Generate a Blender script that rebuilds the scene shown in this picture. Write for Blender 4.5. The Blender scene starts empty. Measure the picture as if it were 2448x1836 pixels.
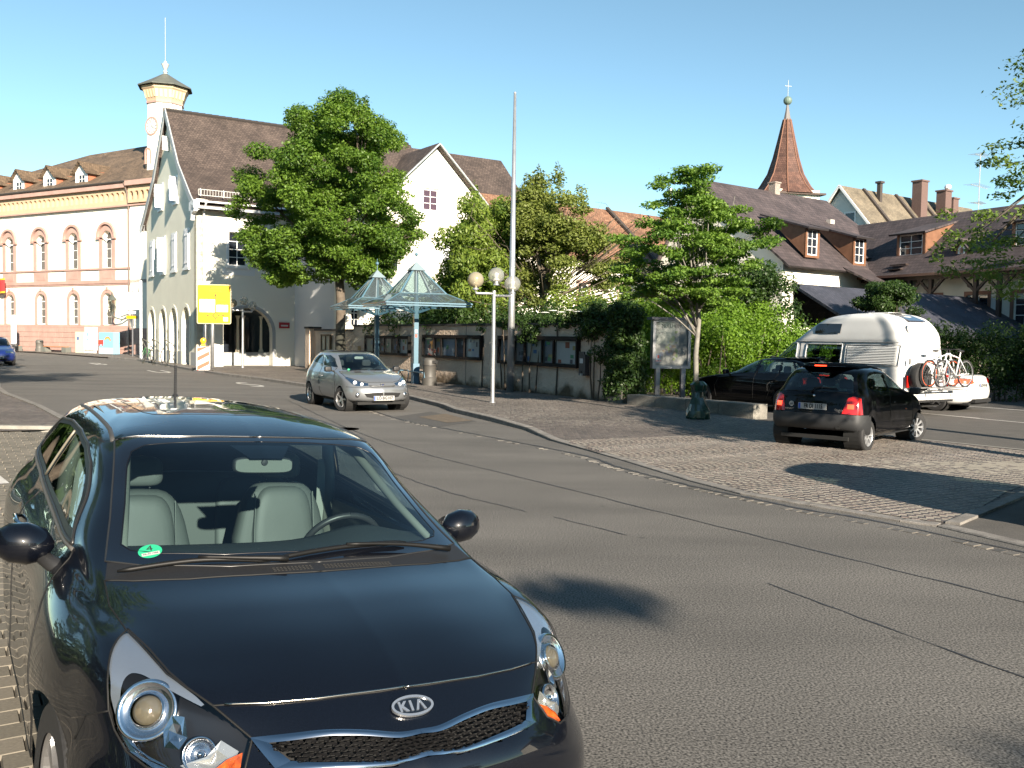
import bpy, bmesh, math, random
import numpy as np
from mathutils import Vector, Matrix, noise
from mathutils.geometry import tessellate_polygon
R_=math.radians
SC=bpy.context.scene
COL=SC.collection
# ---------------- camera ----------------
cd=bpy.data.cameras.new('camera'); cam=bpy.data.objects.new('camera',cd); COL.objects.link(cam)
cd.sensor_width=36; cd.lens=2211.8/2448*36; cd.clip_start=.05; cd.clip_end=2000
_p=.0499259; _r=-.0158634
Fv=Vector((0,math.cos(_p),-math.sin(_p))); Uv=Vector((0,math.sin(_p),math.cos(_p))); Rv=Vector((1,0,0))
R2=math.cos(_r)*Rv-math.sin(_r)*Uv; U2=math.sin(_r)*Rv+math.cos(_r)*Uv
m=Matrix((R2,U2,-Fv)).transposed().to_4x4(); m.translation=Vector((0,0,1.8222)); cam.matrix_world=m
SC.camera=cam
# ---------------- world and sun ----------------
SUN_AZ=Vector((.42,-.9075)); SUN_EL=R_(20.5)     # towards the sun
W=bpy.data.worlds.new('World'); SC.world=W; W.use_nodes=True
nt=W.node_tree; bg=nt.nodes['Background']; sky=nt.nodes.new('ShaderNodeTexSky'); sky.sky_type='NISHITA'
sky.sun_disc=False; sky.sun_elevation=SUN_EL; sky.sun_rotation=math.atan2(SUN_AZ.x,SUN_AZ.y)
sky.altitude=0; sky.air_density=.6; sky.dust_density=0; sky.ozone_density=1.5
tint=nt.nodes.new('ShaderNodeMix'); tint.data_type='RGBA'; tint.blend_type='MULTIPLY'; tint.inputs[0].default_value=1; tint.inputs[7].default_value=(.97,1.07,.86,1); nt.links.new(sky.outputs[0],tint.inputs[6]); nt.links.new(tint.outputs[2],bg.inputs[0]); bg.inputs[1].default_value=.084
sl=bpy.data.lights.new('sun','SUN'); sl.energy=5.0; sl.angle=R_(.53); sl.color=(1,.88,.72)
sun=bpy.data.objects.new('sun',sl); COL.objects.link(sun)
sd=Vector((SUN_AZ.x*math.cos(SUN_EL),SUN_AZ.y*math.cos(SUN_EL),math.sin(SUN_EL)))
sun.rotation_euler=sd.to_track_quat('Z','Y').to_euler(); sun.location=sd*60
SC.view_settings.view_transform='Standard'; SC.view_settings.look='None'; SC.view_settings.exposure=1.55
SC.view_settings.gamma=1; SC.view_settings.use_curve_mapping=False
SC.render.engine='CYCLES'
SC.cycles.max_bounces=8; SC.cycles.transparent_max_bounces=24; SC.cycles.caustics_reflective=False; SC.cycles.caustics_refractive=False
# ---------------- materials ----------------
MATS={}
def M(name,col=(.5,.5,.5),rough=.6,metal=0,var=0,vs=3,bump=0,bs=40,coat=0,spec=.5,emit=None,var2=None,grain=0,gs=200,detail=4):
    if name in MATS: return MATS[name]
    m=bpy.data.materials.new(name); m.use_nodes=True; MATS[name]=m
    t=m.node_tree; b=t.nodes['Principled BSDF']; N=t.nodes.new; L=t.links.new
    b.inputs['Roughness'].default_value=rough; b.inputs['Metallic'].default_value=metal
    b.inputs['Coat Weight'].default_value=coat; b.inputs['Coat Roughness'].default_value=.03
    b.inputs['Specular IOR Level'].default_value=spec
    b.inputs['Base Color'].default_value=(*col,1)
    if emit: b.inputs['Emission Color'].default_value=(*emit[:3],1); b.inputs['Emission Strength'].default_value=emit[3]
    if var or var2 or bump or grain: tc=N('ShaderNodeTexCoord')
    src=None
    if var or var2:
        nz=N('ShaderNodeTexNoise'); nz.inputs['Scale'].default_value=vs; nz.inputs['Detail'].default_value=detail; nz.inputs['Roughness'].default_value=.6
        L(tc.outputs['Object'],nz.inputs['Vector'])
        cr=N('ShaderNodeValToRGB'); cr.color_ramp.elements[0].position=.3; cr.color_ramp.elements[1].position=.7
        c2=var2 if var2 else tuple(min(1,c*(1+var)) for c in col)
        c1=col if var2 else tuple(c*(1-var) for c in col)
        cr.color_ramp.elements[0].color=(*c1,1); cr.color_ramp.elements[1].color=(*c2,1)
        L(nz.outputs['Fac'],cr.inputs[0]); src=cr.outputs[0]
    if grain:
        g=N('ShaderNodeTexNoise'); g.inputs['Scale'].default_value=gs; g.inputs['Detail'].default_value=2; L(tc.outputs['Object'],g.inputs['Vector'])
        mp=N('ShaderNodeMapRange'); mp.inputs[1].default_value=.3; mp.inputs[2].default_value=.7; mp.inputs[3].default_value=1-grain; mp.inputs[4].default_value=1+grain; L(g.outputs['Fac'],mp.inputs[0])
        mx=N('ShaderNodeMix'); mx.data_type='RGBA'; mx.blend_type='MULTIPLY'; mx.inputs[0].default_value=1
        if src: L(src,mx.inputs[6])
        else: mx.inputs[6].default_value=(*col,1)
        L(mp.outputs[0],mx.inputs[7]); src=mx.outputs[2]
    if src: L(src,b.inputs['Base Color'])
    if bump:
        g=N('ShaderNodeTexNoise'); g.inputs['Scale'].default_value=bs; g.inputs['Detail'].default_value=3; L(tc.outputs['Object'],g.inputs['Vector'])
        bp=N('ShaderNodeBump'); bp.inputs['Strength'].default_value=min(1,bump); bp.inputs['Distance'].default_value=.3/bs; L(g.outputs['Fac'],bp.inputs['Height']); L(bp.outputs[0],b.inputs['Normal'])
    return m
def MG(name,tint=(.8,.85,.82),refl=1.0,rough=0.0,dif=0,ior=1.5):   # thin glass: see-through plus reflection by angle
    if name in MATS: return MATS[name]
    m=bpy.data.materials.new(name); m.use_nodes=True; MATS[name]=m
    t=m.node_tree; N=t.nodes.new; L=t.links.new; t.nodes.remove(t.nodes['Principled BSDF'])
    tr=N('ShaderNodeBsdfTransparent'); tr.inputs[0].default_value=(*tint,1)
    gl=N('ShaderNodeBsdfGlossy'); gl.inputs['Roughness'].default_value=rough; gl.inputs[0].default_value=(refl,refl,refl,1)
    lw=N('ShaderNodeLayerWeight'); lw.inputs[0].default_value=.5     # reflection by angle, the same from both sides
    pw=N('ShaderNodeMath'); pw.operation='POWER'; pw.inputs[1].default_value=4.6; L(lw.outputs['Facing'],pw.inputs[0])
    fr=N('ShaderNodeMath'); fr.operation='MULTIPLY_ADD'; fr.inputs[1].default_value=.9; fr.inputs[2].default_value=((ior-1)/(ior+1))**2*1.8; L(pw.outputs[0],fr.inputs[0])
    mx=N('ShaderNodeMixShader'); L(fr.outputs[0],mx.inputs[0]); L(tr.outputs[0],mx.inputs[1]); L(gl.outputs[0],mx.inputs[2])
    o_=mx.outputs[0]
    if dif:
        df=N('ShaderNodeBsdfDiffuse'); df.inputs[0].default_value=(*[c*.8 for c in tint],1); m3=N('ShaderNodeMixShader'); m3.inputs[0].default_value=dif; L(o_,m3.inputs[1]); L(df.outputs[0],m3.inputs[2]); o_=m3.outputs[0]
    L(o_,t.nodes['Material Output'].inputs[0]); return m
def MLEAF(name,c1,c2,trans=.35):
    if name in MATS: return MATS[name]
    m=bpy.data.materials.new(name); m.use_nodes=True; MATS[name]=m
    t=m.node_tree; N=t.nodes.new; L=t.links.new; b=t.nodes['Principled BSDF']
    at=N('ShaderNodeAttribute'); at.attribute_name='rnd'
    cr=N('ShaderNodeValToRGB'); cr.color_ramp.elements[0].color=(*c1,1); cr.color_ramp.elements[1].color=(*c2,1)
    L(at.outputs['Fac'],cr.inputs[0]); L(cr.outputs[0],b.inputs['Base Color']); b.inputs['Roughness'].default_value=.5; b.inputs['Specular IOR Level'].default_value=.35
    tl=N('ShaderNodeBsdfTranslucent'); mm=N('ShaderNodeMix'); mm.data_type='RGBA'; mm.blend_type='MULTIPLY'; mm.inputs[0].default_value=1
    L(cr.outputs[0],mm.inputs[6]); mm.inputs[7].default_value=(1.5,1.7,.5,1); L(mm.outputs[2],tl.inputs[0])
    mx=N('ShaderNodeMixShader'); mx.inputs[0].default_value=trans; L(b.outputs[0],mx.inputs[1]); L(tl.outputs[0],mx.inputs[2]); L(mx.outputs[0],t.nodes['Material Output'].inputs[0])
    return m
# ---------------- objects ----------------
def tag(o,label=None,cat=None,group=None,kind=None):
    if label: o['label']=label
    if cat: o['category']=cat
    if group: o['group']=group
    if kind: o['kind']=kind
    return o
def T(name,label,cat,loc=(0,0,0),rz=0,group=None):
    o=bpy.data.objects.new(name,None); COL.objects.link(o); o.location=loc; o.rotation_euler=(0,0,rz); o.empty_display_size=.2
    return tag(o,label,cat,group)
def link(name,me,parent=None,loc=None,rot=None):
    o=bpy.data.objects.new(name,me); COL.objects.link(o)
    if parent is not None: o.parent=parent
    if loc is not None: o.location=loc
    if rot is not None: o.rotation_euler=rot
    return o
class B:
    def __init__(s): s.v=[]; s.f=[]; s.mi=[]; s.m=0
    def add(s,V,F):
        n=len(s.v); s.v.extend([tuple(p) for p in V]); s.f.extend([tuple(i+n for i in f) for f in F]); s.mi.extend([s.m]*len(F)); return s
    def box(s,x0,x1,y0,y1,z0,z1,M4=None):
        V=[(x,y,z) for z in (z0,z1) for y in (y0,y1) for x in (x0,x1)]
        if M4 is not None: V=[M4@Vector(p) for p in V]
        return s.add(V,[(0,2,3,1),(4,5,7,6),(0,1,5,4),(2,6,7,3),(0,4,6,2),(1,3,7,5)])
    def bar(s,a,b,w,h=None,up=(0,0,1)):     # rectangular bar from a to b
        a=Vector(a);b=Vector(b);h=h or w;d=(b-a).normalized();u=Vector(up)
        if abs(d.dot(u))>.98:u=Vector((0,1,0))
        x=d.cross(u).normalized();y=x.cross(d)
        V=[p+x*sx*w/2+y*sy*h/2 for p in (a,b) for sx,sy in ((-1,-1),(1,-1),(1,1),(-1,1))]
        return s.add(V,[(3,2,1,0),(4,5,6,7),(0,1,5,4),(1,2,6,5),(2,3,7,6),(3,0,4,7)])
    def tube(s,pts,r,n=8,cap=True):
        pts=[Vector(p) for p in pts]; rs=r if isinstance(r,(list,tuple)) else [r]*len(pts)
        V=[];F=[];k=len(pts);ref=None
        for i,p in enumerate(pts):
            d=(pts[min(i+1,k-1)]-pts[max(i-1,0)]).normalized()
            if ref is None:
                ref=Vector((0,0,1)) if abs(d.z)<.9 else Vector((1,0,0))
            x=d.cross(ref).normalized(); y=x.cross(d).normalized(); ref=y
            for j in range(n):
                a=2*math.pi*j/n; V.append(p+(x*math.cos(a)+y*math.sin(a))*rs[i])
        for i in range(k-1):
            for j in range(n):
                F.append((i*n+j,i*n+(j+1)%n,(i+1)*n+(j+1)%n,(i+1)*n+j))
        if cap: F.append(tuple(range(n))[::-1]); F.append(tuple((k-1)*n+j for j in range(n)))
        return s.add(V,F)
    def lathe(s,prof,c=(0,0,0),n=24,ax=None,M4=None,cap=True):   # prof [(r,z)]
        V=[];F=[];k=len(prof)
        for r,z in prof:
            for j in range(n):
                a=2*math.pi*j/n; V.append(Vector((r*math.cos(a),r*math.sin(a),z)))
        if M4 is not None: V=[M4@v for v in V]
        V=[v+Vector(c) for v in V]
        for i in range(k-1):
            for j in range(n): F.append((i*n+j,i*n+(j+1)%n,(i+1)*n+(j+1)%n,(i+1)*n+j))
        if cap and prof[0][0]>1e-4: F.append(tuple(range(n))[::-1])
        if cap and prof[-1][0]>1e-4: F.append(tuple((k-1)*n+j for j in range(n)))
        return s.add(V,F)
    def sphere(s,c,r,n=16,m=10,sc=(1,1,1)):
        prof=[(max(1e-5,r*math.sin(math.pi*i/m)),-r*math.cos(math.pi*i/m)) for i in range(m+1)]
        return s.lathe(prof,c,n,M4=Matrix.Diagonal((*sc,1)))
    def poly(s,loops,O,X,Y,depth=0,hd=None):      # flat polygon with holes in the frame O,X,Y ; depth along -normal (normal = X x Y) gives thickness/reveals
        O=Vector(O);X=Vector(X);Y=Vector(Y);Nn=X.cross(Y).normalized()
        fl=[p for lp in loops for p in lp]
        tri=tessellate_polygon([[Vector((p[0],p[1],0)) for p in lp] for lp in loops])
        V=[O+X*p[0]+Y*p[1] for p in fl]; F=[]
        for t in tri:
            a,b,c=[Vector((fl[i][0],fl[i][1])) for i in t]
            cr=(b-a).x*(c-a).y-(b-a).y*(c-a).x
            F.append(t if cr>0 else t[::-1])
        n=len(V)
        if depth:
            V2=[v-Nn*depth for v in V]
            k=0
            F2=[]
            for lp in loops:
                m_=len(lp)
                ar=sum(lp[i][0]*lp[(i+1)%m_][1]-lp[(i+1)%m_][0]*lp[i][1] for i in range(m_))
                outer=(k==0)
                for i in range(m_):
                    a=k+i;b=k+(i+1)%m_
                    q=(a,b,b+n,a+n)
                    if (ar>0)==outer: q=q[::-1]
                    F2.append(q)
                k+=m_
            F=F+F2+[tuple(i+n for i in f[::-1]) for f in F]
            V=V+V2
        return s.add(V,F)
    def grid(s,P,closed=False):
        n=len(P);m=len(P[0]);V=[p for r in P for p in r];F=[]
        for i in range(n-1):
            for j in range(m-(0 if closed else 1)):
                F.append((i*m+j,i*m+(j+1)%m,(i+1)*m+(j+1)%m,(i+1)*m+j))
        return s.add(V,F)
    def out(s,name,mat,parent=None,smooth=False,loc=None,rot=None,angle=None,fixn=False,kind=None):
        me=bpy.data.meshes.new(name); me.from_pydata(s.v,[],s.f)
        for mt in (mat if isinstance(mat,(list,tuple)) else [mat]): me.materials.append(mt)
        if isinstance(mat,(list,tuple)): me.polygons.foreach_set('material_index',s.mi)
        me.update()
        if getattr(s,'nrm',None) is not None and len(s.nrm)==len(s.v) and smooth: me.polygons.foreach_set('use_smooth',[True]*len(me.polygons)); me.normals_split_custom_set_from_vertices(s.nrm)
        if smooth: me.polygons.foreach_set('use_smooth',[True]*len(me.polygons))
        if angle or fixn:
            bm=bmesh.new(); bm.from_mesh(me); bmesh.ops.remove_doubles(bm,verts=bm.verts,dist=1e-5)
            if fixn: bmesh.ops.recalc_face_normals(bm,faces=bm.faces)
            if angle:
                for e in bm.edges:
                    if len(e.link_faces)==2 and e.calc_face_angle(0)>R_(angle): e.smooth=False
            bm.to_mesh(me); bm.free()
        o=link(name,me,parent,loc,rot)
        if kind: o['kind']=kind
        return o
def kids(o): return [c for c in bpy.data.objects if c.parent==o]
def dup(root,loc,rz,label=None,group=None,cat=None):
    r=root.copy(); COL.objects.link(r); r.location=loc; r.rotation_euler=(0,0,rz)
    tag(r,label,cat,group)
    for ch in kids(root):
        if ch==r: continue
        c=ch.copy(); COL.objects.link(c); c.parent=r
        for g in kids(ch):
            if g==c: continue
            d=g.copy(); COL.objects.link(d); d.parent=c
    return r
def text(name,s,size,mat,parent,O,X,Y,depth=.002,align='CENTER',sx=1,bold=0):
    cu=bpy.data.curves.new('t','FONT'); cu.body=s; cu.size=size; cu.extrude=depth/2; cu.align_x=align; cu.align_y='CENTER'; cu.resolution_u=2; cu.offset=bold
    o=bpy.data.objects.new('t',cu); COL.objects.link(o)
    dg=bpy.context.evaluated_depsgraph_get(); me=bpy.data.meshes.new_from_object(o.evaluated_get(dg)); bpy.data.objects.remove(o)
    X=Vector(X).normalized();Y=Vector(Y).normalized();Z=X.cross(Y)
    m4=Matrix((X*sx,Y,Z)).transposed().to_4x4(); m4.translation=Vector(O)+Z*depth/2
    me.transform(m4); me.materials.clear(); me.materials.append(mat)
    return link(name,me,parent)
def crspline(P,n):
    P=np.array(P,float); k=len(P)
    E=np.vstack([2*P[0]-P[1],P,2*P[-1]-P[-2]]); out=[]
    for q in np.linspace(0,k-1,n):
        i=min(int(q),k-2); t=q-i; a,b,c,d=E[i],E[i+1],E[i+2],E[i+3]
        out.append(.5*((2*b)+(c-a)*t+(2*a-5*b+4*c-d)*t*t+(3*b-a-3*c+d)*t**3))
    return np.array(out)
def loft(rows,nu,nv):
    Rw=[crspline(r,nv) for r in rows]; A=np.array(Rw)
    return np.stack([crspline(A[:,j],nu) for j in range(nv)],1)   # nu x nv x 3
def arch(x0,x1,z0,zs,n=10,rise=None):   # opening outline: rectangle with round top from springing zs
    r=(x1-x0)/2;c=(x0+x1)/2;rise=rise or r
    return [(x0,z0),(x1,z0)]+[(c+r*math.cos(math.pi*i/n),zs+rise*math.sin(math.pi*i/n)) for i in range(n+1)]
def rect(x0,x1,z0,z1): return [(x0,z0),(x1,z0),(x1,z1),(x0,z1)]
X3=Vector((1,0,0));Y3=Vector((0,1,0));Z3=Vector((0,0,1))
# foliage: many small leaf faces spread through clump volumes
def leaves(name,clumps,n,size,mat,parent=None,seed=1,flat=.5,droop=0,shell=.55,kind=None,asp=.6):
    rg=np.random.default_rng(seed)
    C=np.array([c[:3] for c in clumps],float); Rr=np.array([c[3:6] if len(c)>=6 else (c[3],)*3 for c in clumps],float)
    w=(Rr.prod(1))**(2/3); idx=rg.choice(len(C),n,p=w/w.sum())
    d=rg.normal(size=(n,3)); d/=np.linalg.norm(d,axis=1)[:,None]
    rad=np.where(rg.random(n)<shell,rg.uniform(.75,1.08,n),rg.random(n)**(1/2)*.95)
    rad*=1+.18*np.sin(d[:,0]*5+idx*1.7)*np.cos(d[:,2]*6+idx)
    c=C[idx]+Rr[idx]*d*rad[:,None]
    nrm=d*(1-flat)+rg.normal(size=(n,3))*.45+np.array([0,0,flat]); nrm/=np.linalg.norm(nrm,axis=1)[:,None]
    t=np.cross(nrm,rg.normal(size=(n,3))); t[:,2]-=droop; t-=nrm*(t*nrm).sum(1)[:,None]; t/=np.linalg.norm(t,axis=1)[:,None]
    b=np.cross(nrm,t); s=size*rg.uniform(.6,1.3,n)[:,None]
    V=np.empty((n,4,3)); V[:,0]=c-t*s*.5; V[:,1]=c+b*s*asp*.5-nrm*s*.08; V[:,2]=c+t*s*.5-nrm*s*.15; V[:,3]=c-b*s*asp*.5-nrm*s*.08
    me=bpy.data.meshes.new(name); me.vertices.add(4*n); me.vertices.foreach_set('co',V.reshape(-1))
    me.loops.add(4*n); me.loops.foreach_set('vertex_index',np.arange(4*n,dtype=np.int32))
    me.polygons.add(n); me.polygons.foreach_set('loop_start',np.arange(0,4*n,4,dtype=np.int32)); me.polygons.foreach_set('loop_total',np.full(n,4,dtype=np.int32))
    me.update(); at=me.attributes.new('rnd','FLOAT','POINT'); cl=rg.random(len(C))
    r=np.clip(.65*rg.random(n)+.35*cl[idx],0,1); at.data.foreach_set('value',np.repeat(r,4).astype(np.float32))
    me.materials.append(mat); o=link(name,me,parent)
    if kind: o['kind']=kind
    return o
def limbs(b,base,top,r0,clumps,rg,nb=14,r1=None):
    # trunk then limbs reaching into the clumps
    base=Vector(base);top=Vector(top)
    pts=[base+(top-base)*t+Vector((rg.uniform(-1,1),rg.uniform(-1,1),0))*r0*.6*(0<t<1) for t in (0,.25,.5,.75,1)]
    b.tube(pts,[r0*1.15,r0,r0*.92,r0*.85,r0*.7],10)
    for c in sorted(clumps,key=lambda c:rg.random())[:nb]:
        e=Vector(c[:3]); st=base+(top-base)*rg.uniform(.62,1)
        mid=st.lerp(e,.5)+Vector((rg.uniform(-.2,.2),rg.uniform(-.2,.2),rg.uniform(0,.35)))
        q=r0*rg.uniform(.25,.45)
        b.tube([st,st.lerp(mid,.5)+Vector((0,0,.05)),mid,mid.lerp(e,.6)+Vector((0,0,.08)),e],[q,q*.8,q*.6,q*.35,q*.12],6)
        for _ in range(3):
            e2=e+Vector((rg.uniform(-1,1),rg.uniform(-1,1),rg.uniform(-.4,1)))*c[3]*.9
            b.tube([mid.lerp(e,rg.random()*.6),mid.lerp(e2,.6),e2],[q*.35,q*.22,q*.08],4)
# =============== SETTING: ground, road, pavements ===============
def zs(y): return .012+.055*min(1,max(0,(y-14)/6.5))     # pavement height above the road: flush crossing in front, kerb further on
RK=[(-95,122),(-60,93),(-37,72.9),(-23.8,58.7),(-15.7,44.9),(-12.2,39.4),(-9.7,36.0),(-6.6,31.2),(-4.3,28.0),(-2.99,26.75),(-1.8,23.7),(-1.4,22.2),(-.45,20.0),(.28,18.2),(.7,16.4),(1.29,14.9),(1.66,13.9),(2.3,11.96),(2.74,10.94),(3.33,10.2),(3.99,9.4),(4.27,9.17),(4.68,8.25),(8.6,1.2),(15,-10),(24,-25)]
LK=[(-100,88),(-40,50),(-16.9,30.5),(-15.6,28.2),(-14.0,25.7),(-11.05,21.7),(-8.76,18.3),(-8.0,16.6)]
asph=M('asphalt',(.106,.099,.090),.85,var=.13,vs=.55,grain=1.0,gs=75,bump=.3,bs=90,detail=8)
t_=asph.node_tree; N_=t_.nodes.new; L_=t_.links.new; bb_=t_.nodes['Principled BSDF']; src_=bb_.inputs['Base Color'].links[0].from_socket
tc_=N_('ShaderNodeTexCoord'); mp_=N_('ShaderNodeMapping'); mp_.inputs['Rotation'].default_value=(0,0,math.radians(60)); mp_.inputs['Scale'].default_value=(.16,1.1,1); nz_=N_('ShaderNodeTexNoise'); nz_.inputs['Scale'].default_value=1; nz_.inputs['Detail'].default_value=6; L_(tc_.outputs['Object'],mp_.inputs[0]); L_(mp_.outputs[0],nz_.inputs[0])
mr_=N_('ShaderNodeMapRange'); mr_.inputs[1].default_value=.3; mr_.inputs[2].default_value=.7; mr_.inputs[3].default_value=.78; mr_.inputs[4].default_value=1.2; L_(nz_.outputs[0],mr_.inputs[0])
vo_=N_('ShaderNodeTexVoronoi'); vo_.inputs['Scale'].default_value=1.1; L_(tc_.outputs['Object'],vo_.inputs[0]); cr_=N_('ShaderNodeValToRGB'); cr_.color_ramp.elements[0].position=.02; cr_.color_ramp.elements[0].color=(.55,.55,.55,1); cr_.color_ramp.elements[1].position=.05; L_(vo_.outputs['Distance'],cr_.inputs[0])
x1_=N_('ShaderNodeMix'); x1_.data_type='RGBA'; x1_.blend_type='MULTIPLY'; x1_.inputs[0].default_value=1; L_(src_,x1_.inputs[6]); L_(mr_.outputs[0],x1_.inputs[7])
x2_=N_('ShaderNodeMix'); x2_.data_type='RGBA'; x2_.blend_type='MULTIPLY'; x2_.inputs[0].default_value=1; L_(x1_.outputs[2],x2_.inputs[6]); L_(cr_.outputs[0],x2_.inputs[7]); L_(x2_.outputs[2],bb_.inputs['Base Color'])
asph2=M('asphalt_patch',(.080,.074,.067),.9,var=.15,vs=2,grain=.4,gs=110,bump=.5,bs=90)
seal=M('bitumen',(.035,.034,.036),.55,grain=.3,gs=60)
whitep=M('road_paint',(.52,.5,.47),.7,grain=.25,gs=60,var=.15,vs=6)
granite=M('granite',(.185,.172,.158),.8,var=.3,vs=5,grain=.3,gs=90,bump=.4,bs=60)
b=B(); b.add([(-600,-300,-.12),(600,-300,-.12),(600,900,-.12),(-600,900,-.12)],[(0,1,2,3)])
tag(b.out('ground',M('ground',(.12,.115,.10),.95,var=.3,vs=.2)),kind='structure')
def flat(name,pts,z,mat,zf=None,kind='structure'):
    b=B(); tri=tessellate_polygon([[Vector((x,y,0)) for x,y in pts]])
    V=[(x,y,(zf(y) if zf else z)) for x,y in pts]; F=[]
    for t in tri:
        a,c,d=[Vector(V[i]) for i in t]
        F.append(t if (c-a).cross(d-a).z>0 else t[::-1])
    b.add(V,F); o=b.out(name,mat)
    if kind: o['kind']=kind
    return o
flat('road',[(-110,95),(-100,130)]+RK+[(24,-40),(-6,-40),(6,-8)]+[(-.1,2.6),(-7.2,14.1),(-7.85,16.2)]+LK[::-1],0,asph)
# cobbled pavement on the far side (texture; nearer stones are modelled on top)
def cobmat(name,stone1,stone2,joint,scale):
    m=bpy.data.materials.new(name); m.use_nodes=True; t=m.node_tree; N=t.nodes.new; L=t.links.new; bb=t.nodes['Principled BSDF']
    tc=N('ShaderNodeTexCoord'); v=N('ShaderNodeTexVoronoi'); v.feature='DISTANCE_TO_EDGE'; v.inputs['Scale'].default_value=scale; v.inputs['Randomness'].default_value=.35
    v2=N('ShaderNodeTexVoronoi'); v2.inputs['Scale'].default_value=scale; v2.inputs['Randomness'].default_value=.35
    L(tc.outputs['Object'],v.inputs[0]); L(tc.outputs['Object'],v2.inputs[0])
    cr=N('ShaderNodeValToRGB'); cr.color_ramp.elements[0].position=.02; cr.color_ramp.elements[1].position=.075; L(v.outputs['Distance'],cr.inputs[0])
    sc=N('ShaderNodeValToRGB'); sc.color_ramp.elements[0].color=(*stone1,1); sc.color_ramp.elements[1].color=(*stone2,1)
    sp=N('ShaderNodeSeparateColor'); L(v2.outputs['Color'],sp.inputs[0]); L(sp.outputs[0],sc.inputs[0])
    mx=N('ShaderNodeMix'); mx.data_type='RGBA'; L(cr.outputs[0],mx.inputs[0]); mx.inputs[6].default_value=(*joint,1); L(sc.outputs[0],mx.inputs[7])
    nz=N('ShaderNodeTexNoise'); nz.inputs['Scale'].default_value=.6; nz.inputs['Detail'].default_value=5; L(tc.outputs['Object'],nz.inputs[0])
    mp=N('ShaderNodeMapRange'); mp.inputs[1].default_value=.3; mp.inputs[2].default_value=.7; mp.inputs[3].default_value=.75; mp.inputs[4].default_value=1.25; L(nz.outputs[0],mp.inputs[0])
    m2=N('ShaderNodeMix'); m2.data_type='RGBA'; m2.blend_type='MULTIPLY'; m2.inputs[0].default_value=1; L(mx.outputs[2],m2.inputs[6]); L(mp.outputs[0],m2.inputs[7])
    L(m2.outputs[2],bb.inputs['Base Color']); bb.inputs['Roughness'].default_value=.7
    bp=N('ShaderNodeBump'); bp.inputs['Distance'].default_value=.012; bp.inputs['Strength'].default_value=.8; L(cr.outputs[0],bp.inputs['Height']); L(bp.outputs[0],bb.inputs['Normal'])
    return m
cob=cobmat('cobble_texture',(.065,.054,.050),(.135,.11,.097),(.19,.17,.145),10)
RP=[p for p in RK if p[1]<=59 and p[1]>=9.1]   # kerb line from the town hall side to the crossing corner
pave=flat('pavement',RK[:-4]+[(4.27,9.17),(6.25,11.3),(9.6,14.6),(8.84,15.8),(7.6,17.3),(5.45,20.9),(4.4,23.5),(5.2,30),(-2,60),(-20,80),(-45,115),(-80,135)],0,cob,zf=zs)
car_park=flat('car_park',[(4.4,23.5),(5.45,20.9),(7.6,17.3),(8.84,15.8),(9.6,14.6),(6.25,11.3),(4.27,9.17),(4.68,8.25),(8.6,1.2),(15,-10),(24,-25),(80,-10),(80,60),(30,70),(5.2,40)],.006,asph2)
lpave=flat('left_pavement',LK+[(-8.9,16.15),(-60,14.5),(-110,40)],.05,cob)
# mortar bed under the modelled cobbles
mort=M('mortar',(.27,.245,.205),.9,var=.2,vs=3,grain=.3,gs=80)
CP=[(.9,16.2),(1.42,14.95),(1.8,13.9),(2.44,12.0),(2.9,11.05),(3.48,10.3),(4.2,9.5),(4.5,9.3),(6.2,11.45),(9.45,14.7),(8.75,15.7),(7.5,17.15),(6.4,18.6),(3.6,17.4)]
mb=flat('mortar_bed',CP,0,mort,zf=lambda y:zs(y)+.006)
def inpoly(x,y,P):
    c=False;n=len(P)
    for i in range(n):
        x1,y1=P[i];x2,y2=P[i-1]
        if (y1>y)!=(y2>y) and x<(x2-x1)*(y-y1)/(y2-y1)+x1: c=not c
    return c
rg=random.Random(4)
def rndmat(name,c1,c2,rough=.6,src='attr',bump=.4,bs=80):
    m=bpy.data.materials.new(name); m.use_nodes=True; t=m.node_tree; N=t.nodes.new; L=t.links.new; bb=t.nodes['Principled BSDF']
    if src=='attr': a=N('ShaderNodeAttribute'); a.attribute_name='rnd'; s=a.outputs['Fac']
    else: a=N('ShaderNodeObjectInfo'); s=a.outputs['Random']
    cr=N('ShaderNodeValToRGB'); cr.color_ramp.elements[0].color=(*c1,1); cr.color_ramp.elements[1].color=(*c2,1); L(s,cr.inputs[0])
    tc=N('ShaderNodeTexCoord'); g=N('ShaderNodeTexNoise'); g.inputs['Scale'].default_value=bs; L(tc.outputs['Object'],g.inputs['Vector'])
    mp=N('ShaderNodeMapRange'); mp.inputs[3].default_value=.7; mp.inputs[4].default_value=1.3; L(g.outputs[0],mp.inputs[0])
    m2=N('ShaderNodeMix'); m2.data_type='RGBA'; m2.blend_type='MULTIPLY'; m2.inputs[0].default_value=1; L(cr.outputs[0],m2.inputs[6]); L(mp.outputs[0],m2.inputs[7]); L(m2.outputs[2],bb.inputs['Base Color'])
    bb.inputs['Roughness'].default_value=rough
    bp=N('ShaderNodeBump'); bp.inputs['Strength'].default_value=bump; bp.inputs['Distance'].default_value=.004; L(g.outputs[0],bp.inputs['Height']); L(bp.outputs[0],bb.inputs['Normal'])
    return m
cst=((.045,.037,.037),(.125,.095,.083))
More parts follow.
